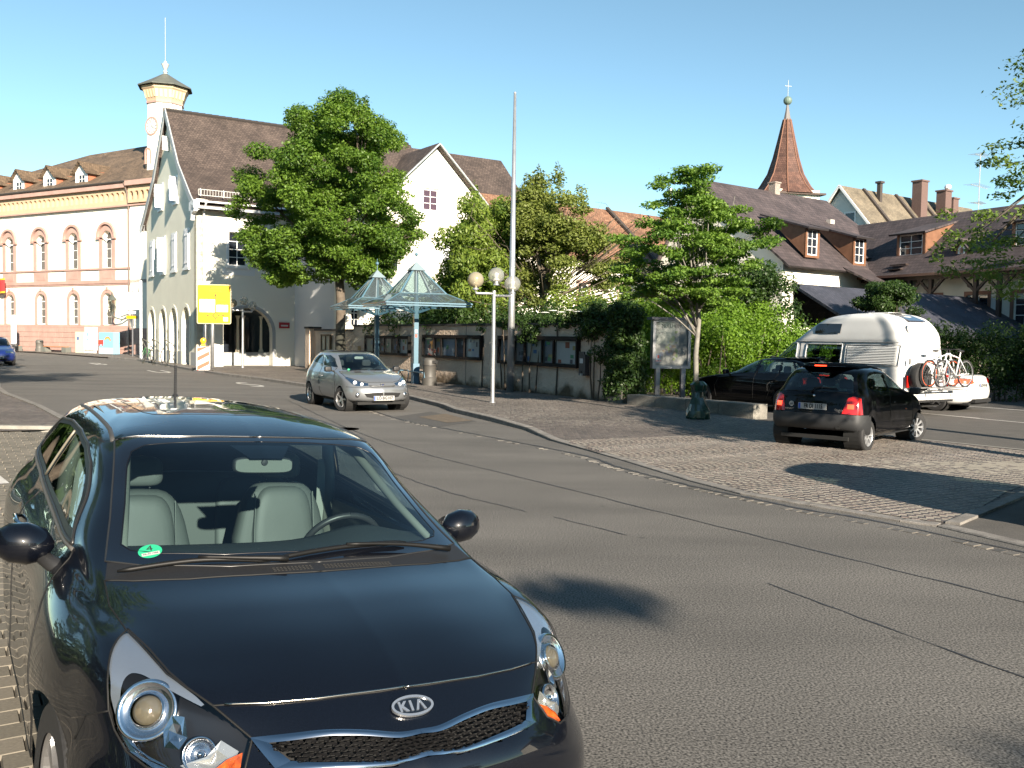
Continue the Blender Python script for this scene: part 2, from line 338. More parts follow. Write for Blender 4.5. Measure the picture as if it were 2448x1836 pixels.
def stones(name,S,parent,size,h,c1,c2,top=.86,near=300,rough=.55,bs=80):
    """S: list of (x,y,z,rot,sx,sy); the nearest become objects, the rest one joined part"""
    S=sorted(S,key=lambda s:s[0]**2+s[1]**2); A,Bq=S[:near],S[near:]
    t=top
    base=[(-.5,-.5,0),(.5,-.5,0),(.5,.5,0),(-.5,.5,0),(-.5*t,-.5*t,1),(.5*t,-.5*t,1),(.5*t,.5*t,1),(-.5*t,.5*t,1)]
    Fq=[(0,1,5,4),(1,2,6,5),(2,3,7,6),(3,0,4,7),(4,5,6,7)]
    mo=rndmat(name+'_mat',c1,c2,rough,'obj',bs=bs*size); ma=rndmat(name+'_field_mat',c1,c2,rough,'attr',bs=bs)
    me=bpy.data.meshes.new(name); me.from_pydata(base,[],Fq); me.materials.append(mo)
    for x,y,z,r,sx,sy in A:
        o=bpy.data.objects.new(name,me); COL.objects.link(o); o.parent=parent; o.location=(x,y,z); o.rotation_euler=(0,0,r); o.scale=(sx,sy,h)
    if Bq:
        Ar=np.array(Bq); n=len(Ar); bs_=np.array(base)
        P=bs_[None]*np.stack([Ar[:,4],Ar[:,5],np.full(n,h)],1)[:,None]; c=np.cos(Ar[:,3])[:,None];s=np.sin(Ar[:,3])[:,None]
        X=P[:,:,0]*c-P[:,:,1]*s+Ar[:,0:1];Y=P[:,:,0]*s+P[:,:,1]*c+Ar[:,1:2];Zz=P[:,:,2]+Ar[:,2:3]
        V=np.stack([X,Y,Zz],-1).reshape(-1,3); F=(np.array(Fq)[None]+8*np.arange(n)[:,None,None]).reshape(-1,4)
        me=bpy.data.meshes.new(name+'_field'); me.from_pydata(V.tolist(),[],F.tolist()); me.materials.append(ma)
        at=me.attributes.new('rnd','FLOAT','POINT'); at.data.foreach_set('value',np.repeat(np.random.default_rng(1).random(n),8).astype(np.float32))
        o=link(name+'_field',me,parent); o['kind']='stuff'
S=[]
ux,uy=.50,-.866                      # along the kerb
vx,vy=.866,.50                       # away from the kerb
ox,oy=1.0,16.0
Wc=1.42; pitch=.114
for col in range(-2,10):
    for k in range(-30,150):
        n=13
        for i in range(n):
            s=(i-(n-1)/2)/(n-1)*Wc*1.0
            a=-.25+ k*pitch; arcv=.62*(1-(2*s/Wc)**2)**1.0*.62
            u=col*Wc+Wc/2+s; v=a+arcv
            x=ox+ux*u*1+vx*v; y=oy+uy*u*1+vy*v
            if not inpoly(x,y,CP): continue
            sl=-4*.62*.62*2*s/Wc/Wc
            r=math.atan2(uy+vy*sl,ux+vx*sl)+rg.uniform(-.08,.08)
            S.append((x+rg.uniform(-.006,.006),y+rg.uniform(-.006,.006),zs(y)-.0145+rg.uniform(0,.003),r,rg.uniform(.082,.094),rg.uniform(.080,.090)))
stones('cobble',S,pave,.1,.022,*cst)
print('cobbles',len(S))
# kerb stones
def kerbs(P,parent,w,h,z,L0=1.0,ymin=-99,side=1,mat=granite,zf=None,name='kerb_stone',cap=120):
    k=0
    for i in range(len(P)-1):
        a=Vector(P[i]);c=Vector(P[i+1]);d=c-a;n=max(1,round(d.length/L0));d.normalize();q=Vector((-d.y,d.x))*side
        for j in range(n):
            p0=a.lerp(c,j/n);p1=a.lerp(c,(j+1)/n)
            if max(p0.y,p1.y)<ymin or min(p0.y,p1.y)>62: continue
            p0=p0+d*.006;p1=p1-d*.006
            b=B();V=[]
            for p in (p0,p1):
                zt=zf(p.y) if zf else z
                V+=[(p.x,p.y,-.05),(p.x,p.y,zt-.012),(p.x+q.x*.012,p.y+q.y*.012,zt),(p.x+q.x*w,p.y+q.y*w,zt),(p.x+q.x*w,p.y+q.y*w,-.05)]
            b.add(V,[(0,5,6,1),(1,6,7,2),(2,7,8,3),(3,8,9,4),(0,1,2,3,4),(9,8,7,6,5)])
            b.out(name,mat,parent,fixn=True); k+=1
    return k
kerbs(RK[2:],pave,.16,0,0,1.0,ymin=1,side=1,zf=lambda y:(.105 if y>20 else .012+ (y-14.6)/5.4*.093 if y>14.6 else .02))
kerbs(LK[1:],lpave,.15,.1,.075,1.0,side=-1)
kerbs([(-8.0,16.5),(-60,15.0)][::1],lpave,.16,.1,.11,1.2,side=-1,mat=M('pale_kerb',(.24,.23,.205),.8,var=.2,vs=4,grain=.2))
kerbs([(9.6,14.6),(6.25,11.3),(4.42,9.32)],pave,.14,.1,.035,1.0,side=1)
# gutter of small pale setts
GU=[(-4.9,25.9),(-2.54,20.2),(-1.1,17.83),(.16,15.85),(1.13,14.22),(1.48,13.08),(2.2,11.49),(2.66,10.74),(3.18,9.92),(4.12,8.66),(8.1,1.4),(14,-9)]
S=[]
for i in range(len(GU)-1):
    a=Vector(GU[i]);c=Vector(GU[i+1]);d=c-a;n=int(d.length/.125);r=math.atan2(d.y,d.x);q=Vector((-d.y,d.x)).normalized()
    for j in range(n):
        p=a.lerp(c,(j+.5)/n)
        if rg.random()<(.75 if p.y>14.5 else .12): continue
        p=p-q*(.05+rg.uniform(-.012,.012)); S.append((p.x,p.y,-.0165+rg.uniform(0,.006),r+rg.uniform(-.09,.09),rg.uniform(.09,.12),rg.uniform(.09,.14)))
road=bpy.data.objects['road']
stones('gutter_sett',S,road,.12,.02,(.075,.068,.06),(.15,.135,.115),near=200)
def strip(name,P,w,mat,z,parent,jit=0):
    V=[];F=[]
    for i,p in enumerate(P):
        p=Vector(p);d=(Vector(P[min(i+1,len(P)-1)])-Vector(P[max(i-1,0)])).normalized();q=Vector((-d.y,d.x))*w/2*(1+rg.uniform(-jit,jit))
        V+=[(p.x-q.x,p.y-q.y,z),(p.x+q.x,p.y+q.y,z)]
    F=[(2*i,2*i+1,2*i+3,2*i+2) for i in range(len(P)-1)]
    b=B();b.add(V,F);return b.out(name,mat,parent)
def wob(P,n,j):
    P=crspline(P,n); return [(x+rg.uniform(-j,j),y+rg.uniform(-j,j)) for x,y in P]
strip('gutter_joint',wob([(g[0]+.07,g[1]+.05) for g in GU],160,.012),.055,seal,.0045,road,.5)
strip('sealed_crack',wob([(-6.2,25.5),(-2.37,16.22),(.89,10.84),(3.67,6.5),(6,2.8)],90,.012),.022,seal,.004,road,.5)
strip('sealed_crack',wob([(-3.2,15.4),(-1.03,11.27),(.15,9.65)],40,.012),.018,seal,.004,road,.6)
strip('sealed_crack',wob([(.45,9.35),(1.1,8.54)],10,.01),.016,seal,.004,road,.6)
strip('sealed_crack',wob([(1.95,6.9),(2.84,5.0),(3.4,4.1)],30,.008),.014,seal,.004,road,.6)
flat('road_patch',[(-2.7,20.6),(-1.95,22.4),(-.75,20.0),(-1.5,18.5)],.004,M('asphalt_patch_dark',(.066,.062,.058),.85,grain=.4,gs=110,bump=.5,bs=90),kind=None).parent=road
flat('manhole_patch',[(-2.1,20.8),(-1.55,21.8),(-.85,20.1),(-1.35,19.5)],.008,M('rusty_patch',(.11,.085,.06),.9,var=.3,vs=8,grain=.4,gs=60),kind=None).parent=road
b=B(); b.lathe([(.02,.004),(.30,.004)],(-3.25,17.9,0),20); b.out('manhole_cover',seal,road)
# BUS lettering of the bus bay, and other markings
def mark(name,s,c,du,w,h):
    cu=bpy.data.curves.new('t','FONT'); cu.body=s; cu.size=1; cu.align_x='CENTER'; cu.align_y='CENTER'
    o=bpy.data.objects.new('t',cu); COL.objects.link(o); me=bpy.data.meshes.new_from_object(o.evaluated_get(bpy.context.evaluated_depsgraph_get())); bpy.data.objects.remove(o)
    d=Vector(du).normalized(); X=Vector((d.y,-d.x,0)); m4=Matrix((X*w,Vector((d.x,d.y,0))*h,Z3)).transposed().to_4x4(); m4.translation=Vector((*c,.006)); me.transform(m4)
    me.materials.clear(); me.materials.append(whitep); return link(name,me,road)
mark('bus_lettering','S',(-9.3,32.9),(-.52,.855),1.2,4.2); mark('bus_lettering','U',(-16.2,42.6),(-.52,.855),1.2,4.2); mark('bus_lettering','B',(-23,51.4),(-.55,.83),1.3,4.4)
strip('white_line',[(-25.6,46.4),(-23.5,44.6)],.13,whitep,.005,road)
strip('bay_line',[(-7.8,13.2),(-5.9,10.7)],.12,whitep,.034,road)
strip('parking_line',[(9.75,26.2),(11.6,22.9)],.12,whitep,.012,car_park); strip('parking_line',[(10.4,25.0),(12.2,21.6),(11.2,18.6)],.1,whitep,.012,car_park)
strip('parking_line',[(12.3,29.5),(15.2,24.6)],.12,whitep,.012,car_park)
strip('edge_line',[(5.7,21.1),(7.8,17.6),(9.1,15.9)],.14,M('pale_edge',(.22,.21,.19),.8,grain=.2),.014,car_park)
# parking bay of concrete pavers beside the black car
bay=flat('parking_bay',[(-.1,2.6),(-7.2,14.1),(-7.85,16.35),(-60,15.0),(-60,-30),(2,-30),(6,-8)],.004,M('paver_bed',(.06,.055,.048),.9,grain=.3))
S=[];BP=[(-.9,3.6),(-7.2,14.1),(-7.85,16.3),(-12.5,16.1),(-8,4),(-3.5,-.5),(-.5,-.5)]
d=Vector((-.526,.85));q=Vector((.85,.526))
for i in range(-20,110):
    for j in range(-50,40):
        p=Vector((-2.0,3.6))+d*(i*.168)+q*(j*.204+(.102 if i%2 else 0))
        if inpoly(p.x,p.y,BP) and p.x/p.y<-.30 and p.y>1.5: S.append((p.x,p.y,.004,math.atan2(q.y,q.x),.199,.163))
stones('paver',S,bay,.2,.026,(.11,.10,.08),(.175,.155,.125),top=.95,near=300,rough=.8,bs=60)
print('pavers',len(S))
# =============== VEHICLES: shell tools ===============
from mathutils.bvhtree import BVHTree
def cseg(P,per):
    P=np.array(P,float); k=len(P); d=np.maximum(np.linalg.norm(np.diff(P,axis=0),axis=1),1e-6)
    m=np.zeros_like(P); v=np.diff(P,axis=0)/d[:,None]
    for i in range(1,k-1): m[i]=(v[i-1]*d[i]+v[i]*d[i-1])/(d[i-1]+d[i])
    m[0]=v[0];m[-1]=v[-1]; out=[]
    for i in range(k-1):
        n=per if isinstance(per,int) else per[i]
        u=np.arange(n)/n; u=u[:,None]; h=d[i]
        out.append((2*u**3-3*u**2+1)*P[i]+(u**3-2*u**2+u)*h*m[i]+(-2*u**3+3*u**2)*P[i+1]+(u**3-u**2)*h*m[i+1])
    out.append(P[-1:]); return np.vstack(out)
class Shell:
    """half body surface (y>=0) made of stacked level curves running front centre -> side -> rear centre"""
    def __init__(s,levels,perk,perl,smooth=2):
        levels=list(levels)+[[(p[0]*.9+levels[-1][len(levels[-1])//2][0]*.1,0,p[2]) for p in levels[-1]]]; perl=list(perl)+[2] if not isinstance(perl,int) else perl
        A=np.array([cseg(l,perk) for l in levels]); V=np.stack([cseg(A[:,j],perl) for j in range(A.shape[1])],1)
        for _ in range(smooth):
            W_=V.copy(); W_[1:-1]=(V[:-2]+2*V[1:-1]+V[2:])/4; V=W_.copy(); V[:,1:-1]=(W_[:,:-2]+2*W_[:,1:-1]+W_[:,2:])/4
        V[:,0,1]=0; V[:,-1,1]=0; V[:,:,1]=np.maximum(V[:,:,1],0)
        s.V=V; s.n,s.m=V.shape[:2]; s.lab=np.zeros((s.n-1,s.m-1),int); s.names=['body']; s.bv=None; s.bvh()
        N_=s.fn(); fc=s.cen(); s.sg=1 if (N_[...,1]*np.sign(fc[...,1]-.3)).sum()>0 else -1
        vn=np.zeros_like(V)
        for a in (0,1):
            for b_ in (0,1): vn[a:s.n-1+a,b_:s.m-1+b_]+=N_*s.sg
        vn[:,0,1]=0; vn[:,-1,1]=0; s.N0=vn/np.maximum(np.linalg.norm(vn,axis=2),1e-9)[...,None]
    def cen(s,V=None):
        V=s.V if V is None else V
        return (V[:-1,:-1]+V[1:,:-1]+V[1:,1:]+V[:-1,1:])/4
    def fn(s):
        V=s.V; n=np.cross(V[1:,1:]-V[:-1,:-1],V[:-1,1:]-V[1:,:-1]); n/=np.maximum(np.linalg.norm(n,axis=2),1e-9)[...,None]; return n  # outward for this orientation (checked by sgn)
    def cut(s,name,poly,d,cond=None,eps=.01,closed=True,facing=.05):
        if name not in s.names: s.names.append(name)
        li=s.names.index(name); d=np.array(d,float); d/=np.linalg.norm(d)
        e1=np.cross(d,[0,0,1]); 
        if np.linalg.norm(e1)<.1: e1=np.array([1.,0,0])
        e1/=np.linalg.norm(e1); e2=np.cross(d,e1); E=np.stack([e1,e2],1)
        Pp=np.array(poly,float)@E; Q=s.V@E; fc=s.cen(); N_=s.fn()
        sg=1 if (N_[...,1]*np.sign(fc[...,1]-.3)).sum()>0 else -1
        ok=(N_@d)*sg>facing
        if cond is not None: ok&=cond(fc)
        okv=np.zeros((s.n,s.m),bool)
        for a in (0,1):
            for b in (0,1): okv[a:s.n-1+a,b:s.m-1+b]|=ok
        ii,jj=np.nonzero(okv); q=Q[ii,jj]; best=np.full(len(q),9.);dl=np.zeros_like(q)
        n=len(Pp)
        for i in range(n if closed else n-1):
            a=Pp[i];b=Pp[(i+1)%n];ab=b-a;t=np.clip(((q-a)@ab)/max(ab@ab,1e-9),0,1);c=a+t[:,None]*ab;v=c-q;D=np.linalg.norm(v,axis=1)
            w=D<best;best[w]=D[w];dl[w]=v[w]
        w=(best<eps)&(jj>0)&(jj<s.m-1); s.V[ii[w],jj[w]]+=(dl[w]@E.T)
        dv=Vector(d)
        for a,b_ in zip(ii[w],jj[w]):
            p=Vector(s.V[a,b_]); h=s.bv.ray_cast(p+dv*.06,-dv,.12)
            if h[0] is not None: s.V[a,b_]=h[0]
        fc=s.cen()@E; ins=np.zeros(fc.shape[:2],bool)
        for i in range(n):
            x1,y1=Pp[i];x2,y2=Pp[i-1]; c=(y1>fc[...,1])!=(y2>fc[...,1])
            with np.errstate(divide='ignore',invalid='ignore'): xx=(x2-x1)*(fc[...,1]-y1)/(y2-y1)+x1
            ins^=c&(fc[...,0]<xx)
        s.lab[ins&ok]=li
    def mesh(s,labs,off=0,side=0,V=None):
        """faces with the given labels; side 0 both halves, 1 left(+y), -1 right"""
        V=(s.V if V is None else V); ids=[s.names.index(l) for l in labs if l in s.names]
        I,J=np.nonzero(np.isin(s.lab,ids)); m=s.m
        F=np.stack([I*m+J,I*m+J+1,(I+1)*m+J+1,(I+1)*m+J],1)
        u,inv=np.unique(F,return_inverse=True); F=inv.reshape(-1,4)
        N_=s.fn(); fc=s.cen(); sg=1 if (N_[...,1]*np.sign(fc[...,1]-.3)).sum()>0 else -1
        if off: V=V+s.N0*off
        P=V.reshape(-1,3)[u]; Fl=F if sg<0 else F[:,::-1]
        b=B(); Nn=s.N0.reshape(-1,3)[u]; b.nrm=[]
        if side>=0: b.add(P.tolist(),Fl.tolist()); b.nrm+=Nn.tolist()
        if side<=0: Pm=P*np.array([1,-1,1]); b.add(Pm.tolist(),Fl[:,::-1].tolist()); b.nrm+=(Nn*np.array([1,-1,1])).tolist()
        return b
    def bvh(s):
        if s.bv is not None: return
        V=s.V.reshape(-1,3); m=s.m; F=[(i*m+j,i*m+j+1,(i+1)*m+j+1,(i+1)*m+j) for i in range(s.n-1) for j in range(m-1)]
        Vm=V*np.array([1,-1,1]); n=len(V)
        s.bv=BVHTree.FromPolygons([tuple(v) for v in np.vstack([V,Vm])],F+[tuple(i+n for i in f) for f in F])
    def on(s,p,d,off=0):
        if s.bv is None: s.bvh()
        p=Vector([float(c) for c in p]);d=Vector(d).normalized()
        h=s.bv.ray_cast(p+d*.8,-d,1.6)
        if h[0] is None:
            h=s.bv.find_nearest(p)
        nn=h[1] if h[1].dot(d)>0 else -h[1]
        return h[0]+nn*off,nn
    def line(s,name,P,d,r,mat,parent,off=0,n=None,mirror=True,per=.03):
        L=[np.array(p,float) for p in P]; Q=[]
        for a,b in zip(L[:-1],L[1:]):
            k=max(1,int(np.linalg.norm(b-a)/per)); Q+=[a+(b-a)*i/k for i in range(k)]
        Q.append(L[-1]); pts=[s.on(p,d,off)[0] for p in Q]
        b=B(); b.tube(pts,r,5)
        if mirror and min(abs(p.y) for p in pts)<.02:
            b.tube([Vector((p.x,-p.y,p.z)) for p in pts],r,5); return b.out(name,mat,parent,smooth=True)
        o=b.out(name,mat,parent,smooth=True)
        if mirror: b=B(); b.tube([Vector((p.x,-p.y,p.z)) for p in pts],r,5); b.out(name,mat,parent,smooth=True)
        return o
    def ribbon(s,up,lo,d,off,nu=16,nv=5,th=0,crown=0):
        U=crspline(up,nu);Lw=crspline(lo,nu);G=[]
        for j in range(nv):
            t=j/(nv-1);row=[]
            for i in range(nu):
                p,nn=s.on(U[i]*(1-t)+Lw[i]*t,d,off+crown*math.sin(math.pi*t)*min(1,4*(i/(nu-1))*(1-i/(nu-1)))); row.append(tuple(p))
            G.append(row)
        b=B();b.grid(G)
        return b
def bmir(b):
    n=len(b.v);b.add([(x,-y,z) for x,y,z in b.v],[tuple(i for i in f[::-1]) for f in b.f]);return b
def mir1(b,sd):
    if sd<0: b.v=[(x,-y,z) for x,y,z in b.v]; b.f=[f[::-1] for f in b.f]
    return b
rubber=M('tyre_rubber',(.018,.018,.019),.75,grain=.3,gs=60)
blackp=M('black_plastic',(.02,.02,.021),.5)
blackm=M('matt_black',(.008,.008,.008),.8)
alloy=M('alloy',(.55,.55,.56),.28,metal=.9)
chrome=M('chrome',(.75,.76,.78),.07,metal=1)
silverm=M('silver_reflector',(.8,.8,.82),.13,metal=1)
platew=M('plate_white',(.36,.36,.35),.5); platet=M('plate_ink',(.02,.02,.02),.6); plateb=M('plate_blue',(.01,.06,.35),.5)
gdark=MG('car_glass',(.42,.50,.48),1.0); gclear=MG('lamp_glass',(.93,.94,.95),1.0,ior=1.45); gws=MG('windscreen_glass',(.60,.72,.72),1.0)
redlens=M('red_lens',(.45,.012,.008),.12,coat=1); amber=M('amber_lens',(.50,.085,.01),.12,coat=1,var=.5,vs=40)
redlit=M('lit_brake_lamp',(.6,.02,.01),.2,coat=1,emit=(1,.06,.02,1.6))
seatd=M('dark_seat',(.03,.03,.034),.8)
def wheel(parent,c,r,w,side,style=0,steer=0,cover=None):
    """c centre, axle along y, side +1 = outer face to +y"""
    b=B(); rr=r*.66
    prof=[(rr,-w/2),(r*.93,-w/2),(r*.985,-w*.42),(r,-w*.3),(r,w*.3),(r*.985,w*.42),(r*.93,w/2),(rr,w/2)]
    Mx=Matrix.Rotation(-side*math.pi/2,4,'X')
    ho=B(); ho.lathe([(.001,w*.36),(r*.16,w*.36),(r*.17,w*.2),(r*.17,-w*.3)],(0,0,0),16,M4=Mx)
    hub=ho.out('wheel',alloy,parent,loc=c,rot=(0,0,steer),smooth=False)
    b.lathe(prof,(0,0,0),36,M4=Mx,cap=False); b.out('tyre',rubber,hub,smooth=True,angle=40)
    q=B(); q.lathe([(rr*1.0,w*.47),(rr*.97,w*.44),(rr*.93,w*.30),(rr*.9,-w*.3)],(0,0,0),36,M4=Mx,cap=False)
    ns={0:5,1:7,2:9,3:10}[style]
    for i in range(ns):
        a0=2*math.pi*i/ns
        for off in ((0,) if style!=2 else (0,)):
            a=a0; hw=(.30,.20,.26,.13)[style]
            P=[]
            for rad,ww,zz in ((r*.13,hw*.9,w*.34),(rr*.55,hw*.55,w*.40),(rr*.95,hw*(.8 if style!=2 else 1.05),w*.40)):
                P.append([Mx@Vector((rad*math.cos(a)-sg*ww*r*.35*math.sin(a),rad*math.sin(a)+sg*ww*r*.35*math.cos(a),zz)) for sg in (-1,1)])
            P2=[[p-Mx@Vector((0,0,w*.12)) for p in row] for row in P]
            n0=len(q.v); q.grid(P); q.grid(P2)
            for sg in (0,1): q.add([P[0][sg],P[1][sg],P[2][sg],P2[0][sg],P2[1][sg],P2[2][sg]],[(0,1,4,3),(1,2,5,4)])
    q.out('rim',cover or alloy,hub,smooth=False)
    k=B(); k.lathe([(.001,w*.05),(rr*.9,w*.05)],(0,0,0),24,M4=Mx); k.out('brake_disc',M('brake_disc',(.06,.06,.06),.6),hub)
    return hub
def plate(parent,s,O,X,Y,w=.52,h=.11,th=.012):
    X=Vector(X).normalized();Y=Vector(Y).normalized();O=Vector(O);Nn=X.cross(Y)
    b=B(); b.poly([rect(-w/2,w/2,-h/2,h/2)],O+Nn*th,X,Y,depth=th); p=b.out('number_plate',platew,parent)
    b=B(); b.poly([rect(-w/2+.006,-w/2+.042,-h/2+.006,h/2-.006)],O+Nn*(th+.0015),X,Y,depth=.001); b.out('blue_band',plateb,p)
    text('registration',s,h*.95,platet,p,O+Nn*(th+.001)+X*.018,X,Y,.001,sx=min(1,(w*.84)/(len(s)*h*.56)),bold=.004)
    return p
def levelcurve(x0,x1,w,z0,zm,z1,bow=.10,cf=.28,bowr=.06,cr=.22,fw=.9,rw=.93,sx=None):
    a,b=(sx if sx else (x0-bow-cf-.55,x1+bowr+cr+.5)); zz=lambda t:z0+(zm-z0)*t; zr=lambda t:z1+(zm-z1)*t
    return [(x0,0,z0),(x0-bow*.35,w*.45,z0),(x0-bow,w*.78*fw,zz(.05)),(x0-bow-cf*.45,w*.95*fw+.0,zz(.3)),(x0-bow-cf,w*(.5+.5*fw),zz(.6)),(a,w*.995,zz(.95)),((a+b)/2,w,zm),(b,w*.995,zr(.95)),(x1+bowr+cr,w*(.5+.5*rw),zr(.6)),(x1+bowr+cr*.4,w*.95*rw,zr(.3)),(x1+bowr,w*.78*rw,zr(.05)),(x1+bowr*.35,w*.45,z1),(x1,0,z1)]
def gcar(root,spec,paint,per=(4,),glass=gdark,detail=8):
    """a generic small car: spec gives the level curves and window outlines in side view"""
    S=Shell(spec['levels'],detail,spec.get('perl',6),smooth=2)
    L=spec['L']; side=lambda fc:fc[...,1]>.35
    for (x,r) in spec['arches']:
        S.cut('arch',[(x+r*math.cos(a),.8,spec['wr']+r*math.sin(a)) for a in np.linspace(0,2*math.pi,28)[:-1]],(0,1,0),cond=lambda f:f[...,1]>.45,eps=.035,facing=.02)
    for nm,poly in spec['side']:
        S.cut(nm,[(x,.7,z) for x,z in poly],(0,1,0),cond=lambda f:f[...,1]>.35,eps=.035,facing=.02)
    for nm,poly,d,cond in spec.get('cuts',[]): S.cut(nm,poly,d,cond=cond,eps=.035,facing=.02)
    return S
# =============== THE BLACK HATCHBACK IN FRONT ===============
KL=[ # level curves, front centre -> rear centre (x forward, y to the car's left, z up)
[(-.10,0,.18),(-.14,.35,.18),(-.26,.60,.18),(-.45,.74,.19),(-.85,.80,.19),(-1.95,.82,.17),(-2.75,.82,.18),(-3.45,.78,.2),(-3.8,.70,.22),(-3.92,.35,.24),(-3.96,0,.24)],
[(.05,0,.26),(.02,.35,.26),(-.12,.62,.26),(-.34,.79,.27),(-.78,.845,.27),(-1.95,.85,.23),(-2.75,.85,.25),(-3.45,.82,.30),(-3.82,.73,.32),(-3.96,.36,.33),(-4.0,0,.33)],
[(.085,0,.47),(.05,.34,.47),(-.08,.63,.47),(-.29,.785,.48),(-.74,.86,.48),(-1.95,.862,.45),(-2.75,.862,.47),(-3.45,.85,.52),(-3.86,.75,.54),(-4.0,.38,.56),(-4.04,0,.56)],
[(.068,0,.62),(.04,.33,.615),(-.055,.53,.60),(-.25,.705,.60),(-.70,.857,.62),(-1.95,.862,.60),(-2.75,.865,.63),(-3.45,.858,.68),(-3.86,.76,.70),(-3.97,.38,.72),(-4.0,0,.72)],
[(-.020,0,.708),(-.060,.30,.708),(-.125,.47,.705),(-.40,.755,.705),(-.72,.850,.72),(-1.95,.858,.72),(-2.75,.862,.76),(-3.45,.855,.80),(-3.84,.755,.82),(-3.94,.38,.84),(-3.96,0,.84)],
[(-.127,0,.783),(-.155,.28,.779),(-.225,.532,.772),(-.435,.752,.785),(-.76,.835,.80),(-1.95,.852,.83),(-2.75,.852,.89),(-3.45,.84,.94),(-3.80,.74,.95),(-3.90,.38,.96),(-3.92,0,.96)],
[(-.33,0,.868),(-.345,.28,.862),(-.42,.59,.838),(-.56,.735,.855),(-.86,.805,.872),(-1.95,.825,.905),(-2.75,.825,.97),(-3.43,.80,1.02),(-3.72,.71,1.04),(-3.84,.38,1.05),(-3.86,0,1.05)],
[(-.58,0,.928),(-.60,.30,.923),(-.69,.60,.905),(-.79,.705,.905),(-1.02,.765,.918),(-1.95,.79,.955),(-2.75,.775,1.03),(-3.42,.735,1.10),(-3.66,.67,1.12),(-3.80,.38,1.14),(-3.82,0,1.14)],
[(-.85,0,.968),(-.87,.30,.966),(-.96,.58,.960),(-1.05,.70,.963),(-1.28,.755,.968),(-1.95,.775,.985),(-2.75,.758,1.06),(-3.42,.715,1.14),(-3.60,.65,1.18),(-3.74,.38,1.20),(-3.76,0,1.20)],
[(-.925,0,.985),(-.945,.30,.983),(-1.035,.57,.982),(-1.13,.69,.99),(-1.42,.745,1.03),(-1.97,.745,1.06),(-2.75,.735,1.12),(-3.38,.695,1.19),(-3.54,.64,1.23),(-3.68,.38,1.25),(-3.70,0,1.25)],
[(-1.34,0,1.198),(-1.36,.30,1.194),(-1.44,.545,1.178),(-1.53,.64,1.17),(-1.70,.675,1.17),(-2.05,.69,1.20),(-2.75,.68,1.24),(-3.30,.655,1.27),(-3.46,.60,1.30),(-3.60,.36,1.32),(-3.62,0,1.32)],
[(-1.75,0,1.372),(-1.765,.30,1.368),(-1.817,.55,1.352),(-1.88,.597,1.336),(-2.02,.612,1.345),(-2.30,.612,1.362),(-2.75,.60,1.372),(-3.15,.59,1.372),(-3.38,.55,1.375),(-3.66,.34,1.385),(-3.70,0,1.39)],
[(-2.05,0,1.435),(-2.06,.28,1.43),(-2.10,.46,1.413),(-2.16,.52,1.40),(-2.26,.545,1.396),(-2.45,.548,1.403),(-2.78,.545,1.412),(-3.1,.53,1.415),(-3.3,.49,1.417),(-3.52,.30,1.42),(-3.58,0,1.42)],
[(-2.45,0,1.468),(-2.46,.16,1.465),(-2.48,.28,1.458),(-2.52,.34,1.452),(-2.58,.36,1.451),(-2.66,.365,1.453),(-2.82,.36,1.457),(-3.0,.34,1.459),(-3.12,.30,1.46),(-3.3,.18,1.462),(-3.34,0,1.462)],
[(-2.7,0,1.478),(-2.7,.04,1.478),(-2.71,.08,1.478),(-2.73,.1,1.477),(-2.76,.1,1.477),(-2.8,.1,1.477),(-2.86,.1,1.477),(-2.92,.1,1.477),(-2.98,.08,1.477),(-3.05,.04,1.477),(-3.06,0,1.477)]]
kia=T('hatchback','gleaming dark blue-black hatchback with pale grey seats filling the lower left foreground','car')
kia.matrix_world=Matrix(((.526,.849,.045,-.272),(-.850,.525,.038,2.538),(.008,-.058,.998,.009),(0,0,0,1)))
_q=kia.matrix_world.to_quaternion(); kia.matrix_world=Matrix.Translation((-.2723,2.5377,.009))@_q.to_matrix().to_4x4()
KS=Shell(KL,[22,22,26,24,44,60,60,26,14,10],[14,14,12,12,16,18,18,18,12,30,30,20,18,10],smooth=5)
HE=[(-.225,.532,.773),(-.30,.58,.80),(-.375,.62,.83),(-.50,.655,.866),(-.633,.690,.893),(-.82,.712,.925),(-1.0,.703,.96)]
SHUT=[(-.127,0,.784),(-.128,.08,.784),(-.145,.26,.779),(-.175,.40,.775),(-.219,.525,.773)]
HREAR=[(-1.0,.703,.96),(-.955,.62,.965),(-.90,.45,.968),(-.87,.25,.968),(-.855,0,.968)]
CH_UP=[(-.007,0,.702),(-.012,.066,.702),(-.035,.158,.714),(-.062,.256,.719),(-.082,.355,.717),(-.105,.452,.714)]
CH_UPI=[(.002,0,.692),(.002,.067,.691),(-.022,.16,.702),(-.048,.25,.706),(-.064,.35,.704),(-.079,.410,.702)]
CH_LOI=[(.046,0,.661),(.052,.075,.656),(.048,.124,.655),(.032,.21,.659),(.005,.308,.664),(-.016,.365,.670),(-.079,.410,.702)]
CH_LO=[(.056,0,.651),(.061,.075,.648),(.06,.12,.644),(.036,.24,.648),(.008,.35,.654),(-.012,.408,.662),(-.105,.452,.714)]
LAMP=[(-.633,.690,.889),(-.590,.722,.875),(-.545,.745,.85),(-.47,.763,.81),(-.435,.765,.765),(-.425,.758,.72),(-.385,.745,.675),(-.325,.72,.633),(-.255,.675,.607),(-.15,.595,.595),(-.09,.52,.60),(-.075,.47,.64),(-.105,.455,.714),(-.165,.495,.745),(-.225,.532,.773),(-.30,.58,.80),(-.375,.62,.83),(-.50,.655,.866)]
top=(0,0,1); cut=KS.cut
nose=(1,0,.55); dl=(.62,.52,.55)
